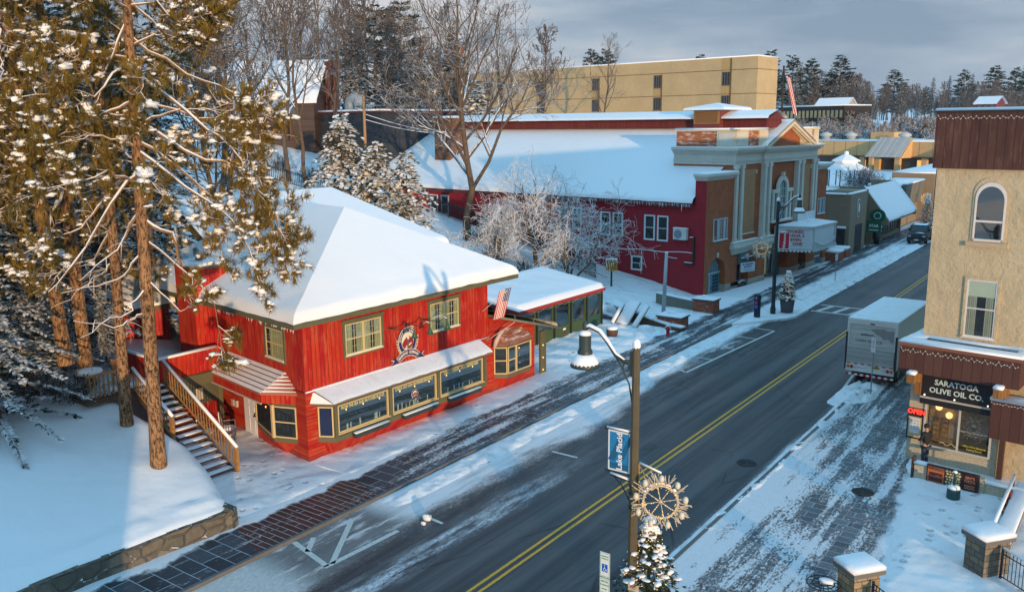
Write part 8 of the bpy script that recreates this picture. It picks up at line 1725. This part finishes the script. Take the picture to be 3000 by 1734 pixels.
pine('slimmer red pine left of the foreground pine with its foot in lawn shade', (-16.5, -.85, 2.05), 20.5, .225, (.3, -.2), 11, [
    (13.5, [(200, 330, DB), (60, 300, DB - 1)], .07, 'x', 10), (12.0, [(180, 420, DB), (30, 430, DB - 1)], .07, 'x', 10), (10.5, [(420, 420, DB), (520, 520, DB - .5), (560, 650, DB)], .07, 'x', 9, .55), (9.2, [(200, 560, DB), (60, 620, DB - 1)], .065, 'bare', 9), (8.0, [(230, 640, DB), (90, 690, DB - 1)], .06, 'x', 7, .6), (6.6, [(230, 690, DB), (130, 760, DB)], .05, 'bare', 6), (11.2, [(400, 340, DB), (470, 380, DB)], .05, 'x', 6)], 9.0, 24, 1.1, 3.8)
pine('leaning red pine at the far left edge with a bright orange upper trunk', tuple(at(165, 880, 38)), 19.5, .27, (-1.3, -.9), 17, [(14, [(0, 150, 36)], .07, 'bare', 6), (12.5, [(0, 200, 36)], .07, 'bare', 6), (10, [(20, 320, 36), (-60, 340, 35)], .07, 'x', 9)], 5.0, 34, 1.15, 4.4)
pine('red pine standing second from the left edge behind the limbs of the foreground pine', tuple(on_ground(222, 960)), 20.5, .30, (-1.6, .2), 23, [(11, [(60, 480, 37), (-40, 540, 36)], .075, 'x', 10), (8.5, [(90, 640, 37), (0, 690, 36)], .07, 'x', 9)], 4.5, 36, 1.15, 4.4)
# dark spruces filling the left background
protos = {}
def put(kind, make, name, label, loc, sc_, rz, mats, group=None, zs=1.0):
    if kind not in protos: protos[kind] = tree_obj(name, label, loc, *make(), mats=mats, rz=rz, group=group); t = protos[kind]
    else:
        t = copy_tree(protos[kind]); t.name = name
        for kk in ('group',):
            if kk in t.keys(): del t[kk]
        if group: t['group'] = group
        t['label'] = label; t.location = loc; t.rotation_euler = (0, 0, rz)
    t.scale = (sc_, sc_, sc_ * zs); return t
rdT = random.Random(5)
mk_sp = lambda s, h=17, r=4.2: (lambda: conifer(s, h, r, 30, .34, 'spruce', .03, 1.05, .27))
GS = 'dark spruces behind the red pines'
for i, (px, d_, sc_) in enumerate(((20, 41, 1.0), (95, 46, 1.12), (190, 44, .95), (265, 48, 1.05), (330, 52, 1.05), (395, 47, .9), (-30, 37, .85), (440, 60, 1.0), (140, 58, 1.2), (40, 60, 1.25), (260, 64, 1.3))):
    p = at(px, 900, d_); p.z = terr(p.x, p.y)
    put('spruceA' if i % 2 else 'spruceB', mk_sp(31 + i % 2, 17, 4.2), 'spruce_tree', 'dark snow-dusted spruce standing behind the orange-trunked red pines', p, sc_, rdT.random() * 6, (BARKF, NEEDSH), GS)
for px, py, h_, l_ in ((60, 935, .32, 'low snowy young spruce at the left edge of the lawn'), (160, 920, .26, 'small snow-bent young spruce beside the dark pine foot'), (262, 905, .24, 'small snowy young spruce next to the deck railing post')):
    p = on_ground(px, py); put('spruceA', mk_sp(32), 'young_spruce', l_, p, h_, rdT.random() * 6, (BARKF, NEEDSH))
# undergrowth twigs at the back of the lawn
def shrub(seed, h, n, mats=TWIGS, name='bare_shrub', label='', loc=(0, 0, 0), group=None, cfg=None, spread=.9):
    rd = random.Random(seed); b = MB(); cfg = dict(dict(kids=(4, 3), wig=.2, up=(.02, 0, 0), ang=(20, 60), ratio=(.45, .7), rmin=.007), **(cfg or {}))
    for i in range(n): az = rd.uniform(0, 6.28); a = rd.uniform(.1, spread); grow(b, rd, V((rd.uniform(-.3, .3) * h, rd.uniform(-.3, .3) * h, -.1)), V((math.sin(a) * math.cos(az), math.sin(a) * math.sin(az), math.cos(a))), h * rd.uniform(.6, 1.0), .018 * h ** .5, 0, cfg)
    o = b.build(name, mats, None, False); o.location = loc; tag(o, label, 'shrub', group); return o
sh0 = shrub(3, 1.5, 26, m_snowy('snowy undergrowth twigs', (.06, .04, .03), (.11, .08, .06), .45, .3, 3, nb=4, bmp=0), label='leafless snowy undergrowth at the back of the lawn', loc=on_ground(60, 990), group='undergrowth at the back of the lawn', cfg=dict(rmin=.013))
for px, py in ((130, 985), (200, 990), (265, 970), (20, 965), (310, 955)):
    q = sh0.copy(); col.objects.link(q); q.location = on_ground(px, py); q.rotation_euler = (0, 0, px); q.scale = (.9, .9, rdT.uniform(.6, 1.1))
# the big maple between the buildings
T, C, Lf = deciduous(41, 23, .34, .22, 20, .46, (36, 62), dict(leaf=.07, kids=(8, 6, 5), rmin=.013), lean=(.0, 0), trunk_top=.97); tree_obj('maple_tree', 'tall leafless maple with a few rust leaves, in front of the theatre roof', (-34.6, 43.2, 3.0), T, C, Lf)
# snow-crusted apple trees behind the patio
AC = dict(kids=(9, 7, 4), wig=.26, up=(.06, -.05, -.10, -.06), ang=(30, 75), ratio=(.5, .75), rmin=.012)
def apple(seed, h, r0, n, lean, sp_=.62):
    rd = random.Random(seed); T = MB(); C = MB()
    for i in range(n):
        az = i * 6.283 / n + rd.uniform(-.4, .4); d = V((math.cos(az) * .55 + lean[0], math.sin(az) * .55 + lean[1], 1)).normalized(); grow(T, rd, V((.15 * math.cos(az), .15 * math.sin(az), -.2)), d, h * sp_ * rd.uniform(.85, 1.15), r0, 0, AC, None, C)
    return T, C
APT = m_snowy('frosted sun-gold apple twigs', (.20, .13, .07), (.34, .23, .13), -.55, .5, 2.5, nb=4, bmp=0)  # golden sunlight put into the twig colour, under heavy snow
for seed, px, py, h, n, ln, l_ in ((5, 1322, 655, 11.5, 6, (.28, .1), 'snow-crusted apple tree with twisted stems right behind the patio roof'), (9, 1400, 690, 7.5, 4, (.25, .0), 'small snow-crusted apple tree with a thin single stem near the fence end'), (14, 1235, 640, 7.0, 6, (.0, 0), 'low snow-crusted tree along the fence, left of the twisted apple tree')):
    p = on_ground(px, py); T, C = apple(seed, h, .12, n, ln); tree_obj('apple_tree', l_, p, T, C, None, (BARKS, APT))
# laden conifers left of the maple
for seed, px, py, h, r, l_ in ((51, 850, 545, 9.6, 5.0, 'large sunlit snow-laden conifer left of the tall maple'), (52, 1005, 575, 7.2, 3.2, 'shorter snow-laden conifer between the big one and the maple'), (53, 930, 565, 8.0, 3.8, 'middle one of the three snow-laden conifers between red roof and maple')):
    p = on_ground(px, py); T, C = conifer(seed, h, r, int(h * 1.7), .62, 'spruce', .03, 1.15, .5, .55); tree_obj('snowy_conifer', l_, p, T, C, None, (BARKF, NEEDS), seed)
# bare trees of the wooded slope
mk_b = {'bareA': lambda: deciduous(61, 20, .2, .35, 11, .30, (20, 45), dict(kids=(5, 4, 3), rmin=.014)), 'bareB': lambda: deciduous(62, 20, .22, .28, 12, .34, (25, 50), dict(kids=(5, 4, 3), rmin=.014)), 'bareC': lambda: deciduous(63, 18, .17, .3, 11, .36, (25, 55), dict(kids=(5, 4, 3), rmin=.016))}
mk_b['bareF'] = lambda: deciduous(66, 20, .22, .2, 14, .34, (22, 50), dict(kids=(6, 5, 3), rmin=.035)); mk_b['bareG'] = lambda: deciduous(67, 19, .22, .15, 14, .36, (25, 55), dict(kids=(6, 5, 3), rmin=.035))
LONE = [(655, 462, 1.15, 'bareA', 'slender leafless tree with a sunlit leaning trunk nearest the red house chimney side', .12), (712, 445, 1.1, 'bareB', 'leafless tree with an upright thin trunk below the hillside house', 0), (757, 470, 1.0, 'bareA', 'leafless tree with sunlit lower trunk just right of the hillside house porch', -.03), (1543, 276, 1.0, 'bareB', 'lone leafless tree standing before the tan hotel wall', 0), (1300, 300, 1.22, 'bareC', 'leafless fan-shaped tree beside the left end of the tan hotel', 0), (905, 330, 1.0, 'bareB', 'leafless tree in front of the two dark pines', 0), (1075, 300, 1.1, 'bareC', 'leafless tree directly behind the tall maple crown', 0)]
for px, py, sc_, kd, l_, ln in LONE:
    if px == 1543: p = TM @ V((66, 58, 9.5)); sc_ = .98
    elif px == 1300: p = TM @ V((60, 82, 7)); sc_ = 1.15
    else: p = on_ground(px, py)
    t = put(kd, mk_b[kd], 'bare_tree', l_, p, sc_, rdT.random() * 6, (BARKS, TWIGS) if kd == 'bareA' else (BARKF, TWIGF)); t.rotation_euler[0] = ln
GB = 'leafless trees on the wooded slope'
for px, d_, sc_ in ((500, 95, 1.1), (550, 78, 1.0), (775, 112, 1.15), (825, 105, 1.0), (890, 128, 1.15), (1130, 118, .9), (1270, 122, .9), (980, 140, 1.0), (1060, 125, .9), (480, 62, .95), (530, 85, 1.1), (585, 70, .9), (560, 120, 1.3), (680, 128, 1.2), (740, 135, 1.25), (800, 128, 1.15), (850, 118, 1.0), (870, 140, 1.1), (960, 112, .85), (1010, 128, .9), (1110, 130, .9), (1160, 120, .9), (1230, 128, .95), (1040, 105, .7), (1200, 112, .7), (505, 105, 1.2), (1350, 140, .9), (460, 140, 1.2), (710, 150, 1.2), (830, 150, 1.2)):
    p = at(px, 300, d_); p.z = terr(p.x, p.y) - .2; kd = ('bareA', 'bareB', 'bareF', 'bareG')[rdT.randint(0, 3)]
    put(kd, mk_b[kd], 'bare_tree', 'leafless grey tree among its like on the wooded slope above the red house', p, sc_ * rdT.uniform(.85, 1.1), rdT.random() * 6, (BARKF, TWIGF), GB)
mk_p = {'pineA': lambda: conifer(71, 20, 5.6, 24, .12, 'pine', .12, 1.1, .7), 'pineB': lambda: conifer(72, 20, 5.2, 26, .12, 'pine', .10, 1.1, .7)}
for px, py, d_, kd, l_ in ((928, 20, 142, 'pineA', 'left of the two dark pines rising above the wooded slope'), (992, 12, 148, 'pineB', 'right and darker of the two dark pines above the wooded slope')):
    p = at(px, 300, d_); top = at(px, py, d_).z; p.z = terr(p.x, p.y); put(kd, mk_p[kd], 'pine_tree', l_, p, (top - p.z) / 20 * 1.3, 1, (BARKF, NEED2), None, .77)
for px, py, d_, l_ in ((1000, 165, 122, 'pale snowy conifer between the dark pines and the dark stage block'), (1120, 95, 122, 'snow-speckled conifer right behind the maple trunk'), (870, 170, 118, 'snow-covered conifer at the brick chimney of the hillside house'), (935, 225, 124, 'rounded snow-covered conifer above the dark stage block'), (1175, 200, 108, 'snow-speckled conifer at the left end of the tan hotel')):
    p = at(px, 300, d_); top = at(px, py, d_).z; p.z = terr(p.x, p.y); put('laden', lambda: conifer(81, 12, 4.6, 22, .3, 'spruce', .05, 1.1, .55), 'snowy_conifer', l_, p, (top - p.z) / 12 * 1.25, rdT.random() * 6, (BARKF, m_snowy('frosted needles', (.045, .055, .035), (.09, .09, .06), .12, .45, 1.0, nb=2, bmp=0)), None, .8)
# far wooded slope on the right
GF_ = 'far conifers on the right-hand slope'
for px, py, d_, kd, sw in ((1945, 140, 190, 'pineA', 1), (1965, 150, 200, 'spruceB', 1), (1990, 148, 215, 'pineB', 1), (1955, 175, 180, 'spruceA', 1), (2062, 140, 215, 'pineA', 1.1), (2040, 175, 230, 'pineB', 1), (2195, 175, 230, 'pineA', 1.25), (2215, 205, 225, 'pineB', 1), (2290, 190, 270, 'spruceB', 1.1), (2275, 215, 260, 'pineB', 1), (2330, 185, 300, 'spruceA', 1), (2365, 175, 300, 'pineA', 1), (2385, 180, 305, 'spruceB', 1), (2440, 165, 260, 'pineB', 1.1), (2490, 170, 280, 'pineA', 1), (2520, 165, 240, 'pineA', 1.1), (1455, 125, 190, 'pineA', 1), (1490, 125, 195, 'pineB', 1), (1890, 128, 230, 'pineA', 1), (1720, 138, 230, 'pineB', 1), (2150, 260, 210, 'spruceA', 1), (2010, 255, 200, 'spruceB', 1), (2130, 230, 260, 'spruceB', 1), (2520, 230, 220, 'spruceA', 1)):
    d_ = d_ + 85; p = at(px, 292, d_); top = at(px, py, d_).z; s_ = max(.3, (top - p.z) / (17 if 'spruce' in kd else 20)); 
    put(kd, mk_p.get(kd), 'pine_tree' if 'pine' in kd else 'spruce_tree', 'dark conifer among its like on the far wooded slope at right', p, s_ * sw, rdT.random() * 6, None, GF_, 1 / sw)
for i in range(22):
    px = 1930 + 600 * rdT.random(); d_ = rdT.uniform(262, 330); p = at(px, 296, d_); top = at(px, rdT.uniform(195, 255), d_).z; put(('spruceA', 'spruceB')[i % 2], None, 'spruce_tree', 'dark conifer among its like on the far wooded slope at right', p, max(.3, (top - p.z) / 17), rdT.random() * 6, None, GF_)
GB2 = 'leafless trees on the far right-hand slope'
for i in range(120):
    px = 1940 + 610 * rdT.random(); d_ = rdT.uniform(275, 360); py = rdT.uniform(200, 258) - (25 if 1980 < px < 2120 else 0); p = at(px, 295, d_); top = at(px, py, d_).z; kd = ('bareF', 'bareG')[i % 2]
    put(kd, mk_b[kd], 'bare_tree', 'leafless grey tree among its like on the far wooded slope at right', p, max(.25, (top - p.z) / 19), rdT.random() * 6, (BARKF, TWIGF), GB2)
GB3 = 'frosted bushes along the tan shopping block'
bs0 = None
for i in range(58):
    px = 1960 + 360 * rdT.random(); py = rdT.uniform(300, 340); p = at(px, py, 225 - (py - 300) * .6 + rdT.uniform(-8, 8)); p.z -= 2
    if bs0 is None: bs0 = shrub(8, 4.5, 26, m_snowy('frosted bush twigs', (.14, .105, .09), (.22, .17, .14), .05, .5, .6, nb=1, bmp=0), 'frosted_bush', 'frosted pale bush in the band behind the tan shopping block', p, GB3, dict(kids=(6, 5), rmin=.05))
    else: q = bs0.copy(); col.objects.link(q); q.location = p; q.rotation_euler = (0, 0, i); q.scale = (rdT.uniform(.5, .85),) * 3
tag(shrub(12, 3.4, 46, m_snowy('dark bush twigs', (.055, .045, .055), (.10, .085, .09), .35, .4, 1.5, nb=2, bmp=0), 'round_bush', '', gz(2128, 470, 4.2), None, dict(kids=(6, 6), rmin=.02), 1.35), 'large round leafless dark bush in front of the gazebo', 'bush').scale = (1.15, 1.15, .95)
# wooden pole with wires, iron fence along the ramp
p0 = at(898, 330, 84); p0.z = terr(p0.x, p0.y); ptop = at(898, 237, 84)
t = thing('utility_pole', 'plain wooden utility pole sunlit beside the dark stage block', 'pole', p0); b = MB(); b.tube([(0, 0, 0), (0, 0, ptop.z - p0.z)], [.16, .12], 8); b.build('post', m_plain('pale pole wood', (.38, .22, .10), .8, .3, 6), t)
t = thing('overhead_wire', 'pair of snow-lined wires from the wooden pole to the theatre chimney', 'wire', (0, 0, 0)); q1 = TM @ V((4.6, 33, 13.2)); b = MB()
for dz in (-1.6, -2.1): a_ = V((p0.x, p0.y, ptop.z + dz)); b.tube([a_.lerp(q1 + V((0, 0, dz * .2)), i / 10) - V((0, 0, .35 * math.sin(math.pi * i / 10))) for i in range(11)], .03, 4)
b.build('wire', SNOW, t)
for i, (px0, py0, px1, py1, l_) in enumerate(((1465, 690, 1280, 598, 'black iron picket fence, right end above the green patio'), (1280, 598, 1065, 520, 'black iron picket fence stretch behind the maple trunk'), (660, 470, 600, 395, 'black iron picket fence climbing the far slope by the leaning tree'), (800, 480, 660, 440, 'black iron picket fence below the hillside trees'))):
    p, q = on_ground(px0, py0), on_ground(px1, py1); railing('iron_fence', l_, p + V((0, 0, .05)), q + V((0, 0, .05)), 1.35, .16 if i < 2 else .22, 'fence')
for px, py, l_ in ((1180, 600, 'bare brush at the foot of the maple'), (1215, 655, 'bare brush in front of the fence, nearer the red roof'), (1290, 690, 'bare brush against the patio roof edge'), (760, 452, 'snowy brush under the slope trees, right one'), (690, 420, 'snowy brush under the slope trees, left one')):
    q = sh0.copy(); col.objects.link(q); q.location = on_ground(px, py); q.rotation_euler = (0, 0, px); q.scale = (1.3, 1.3, 1.2); q['label'] = l_; del q['group']
# ---------------------------------------------------------------- pieces of one part that stand apart become parts of their own
KEEP = ('lettering', 'letters', 'string_lights', 'wreath', 'crown', 'trunk', 'foliage', 'needles', 'branches', 'fairy_lights', 'dry_leaves', 'face', 'fingers', 'stickers', 'pickets', 'star_lights', 'berry_garland', 'window_emblem', 'table_lamp', 'railing', 'boards', 'sprigs', 'curtain', 'window_lettering', 'log_ends')
def split_apart(o, gap=.05):
    me = o.data; n = len(me.vertices)
    if o.get('kind') == 'stuff' or me.users > 1 or len(me.polygons) > 5000: return
    par = list(range(n))
    def find(a):
        while par[a] != a: par[a] = par[par[a]]; a = par[a]
        return a
    for p in me.polygons:
        v0 = find(p.vertices[0])
        for v_ in p.vertices[1:]: par[find(v_)] = v0
    comp = {}
    for v_ in me.vertices: comp.setdefault(find(v_.index), []).append(v_.co)
    if len(comp) < 2 or len(comp) > 700: return
    bb = {k_: ([min(c[i] for c in L) - gap for i in range(3)], [max(c[i] for c in L) + gap for i in range(3)]) for k_, L in comp.items()}
    keys = list(bb); g = {k_: k_ for k_ in keys}
    def gf(a):
        while g[a] != a: g[a] = g[g[a]]; a = g[a]
        return a
    for i, a in enumerate(keys):
        A = bb[a]
        for c in keys[i + 1:]:
            B = bb[c]
            if all(A[0][q] <= B[1][q] and B[0][q] <= A[1][q] for q in range(3)): g[gf(c)] = gf(a)
    roots = {gf(k_) for k_ in keys}
    if len(roots) < 2 or len(roots) > 60: return
    uvs = me.uv_layers[0].data if me.uv_layers else None
    for r_ in roots:
        idx = {}; vs_ = []; fs = []; mi = []; sm = []; uv = []
        for p in me.polygons:
            if gf(find(p.vertices[0])) != r_: continue
            f_ = []
            for v_ in p.vertices:
                if v_ not in idx: idx[v_] = len(vs_); vs_.append(tuple(me.vertices[v_].co))
                f_.append(idx[v_])
            fs.append(f_); mi.append(p.material_index); sm.append(p.use_smooth)
            if uvs: uv += [x for li in p.loop_indices for x in uvs[li].uv]
        m2 = bpy.data.meshes.new(me.name); m2.from_pydata(vs_, [], fs)
        for q in me.materials: m2.materials.append(q)
        m2.polygons.foreach_set('material_index', mi); m2.polygons.foreach_set('use_smooth', sm)
        if uv: m2.uv_layers.new(name='UVMap').data.foreach_set('uv', uv)
        q = o.copy(); q.data = m2; col.objects.link(q)
        for k_ in list(q.keys()):
            if k_ not in ('kind',): del q[k_]
        if r_ == max(roots, key=lambda z: 0 if z != gf(keys[0]) else 1):
            for ch in list(o.children): ch.parent = q
    bpy.data.objects.remove(o)
for o in [o for o in bpy.data.objects if o.type == 'MESH' and o.parent is not None and not any(o.name.split('.')[0] == k_ for k_ in KEEP)]:
    split_apart(o)
bpy.context.view_layer.update()
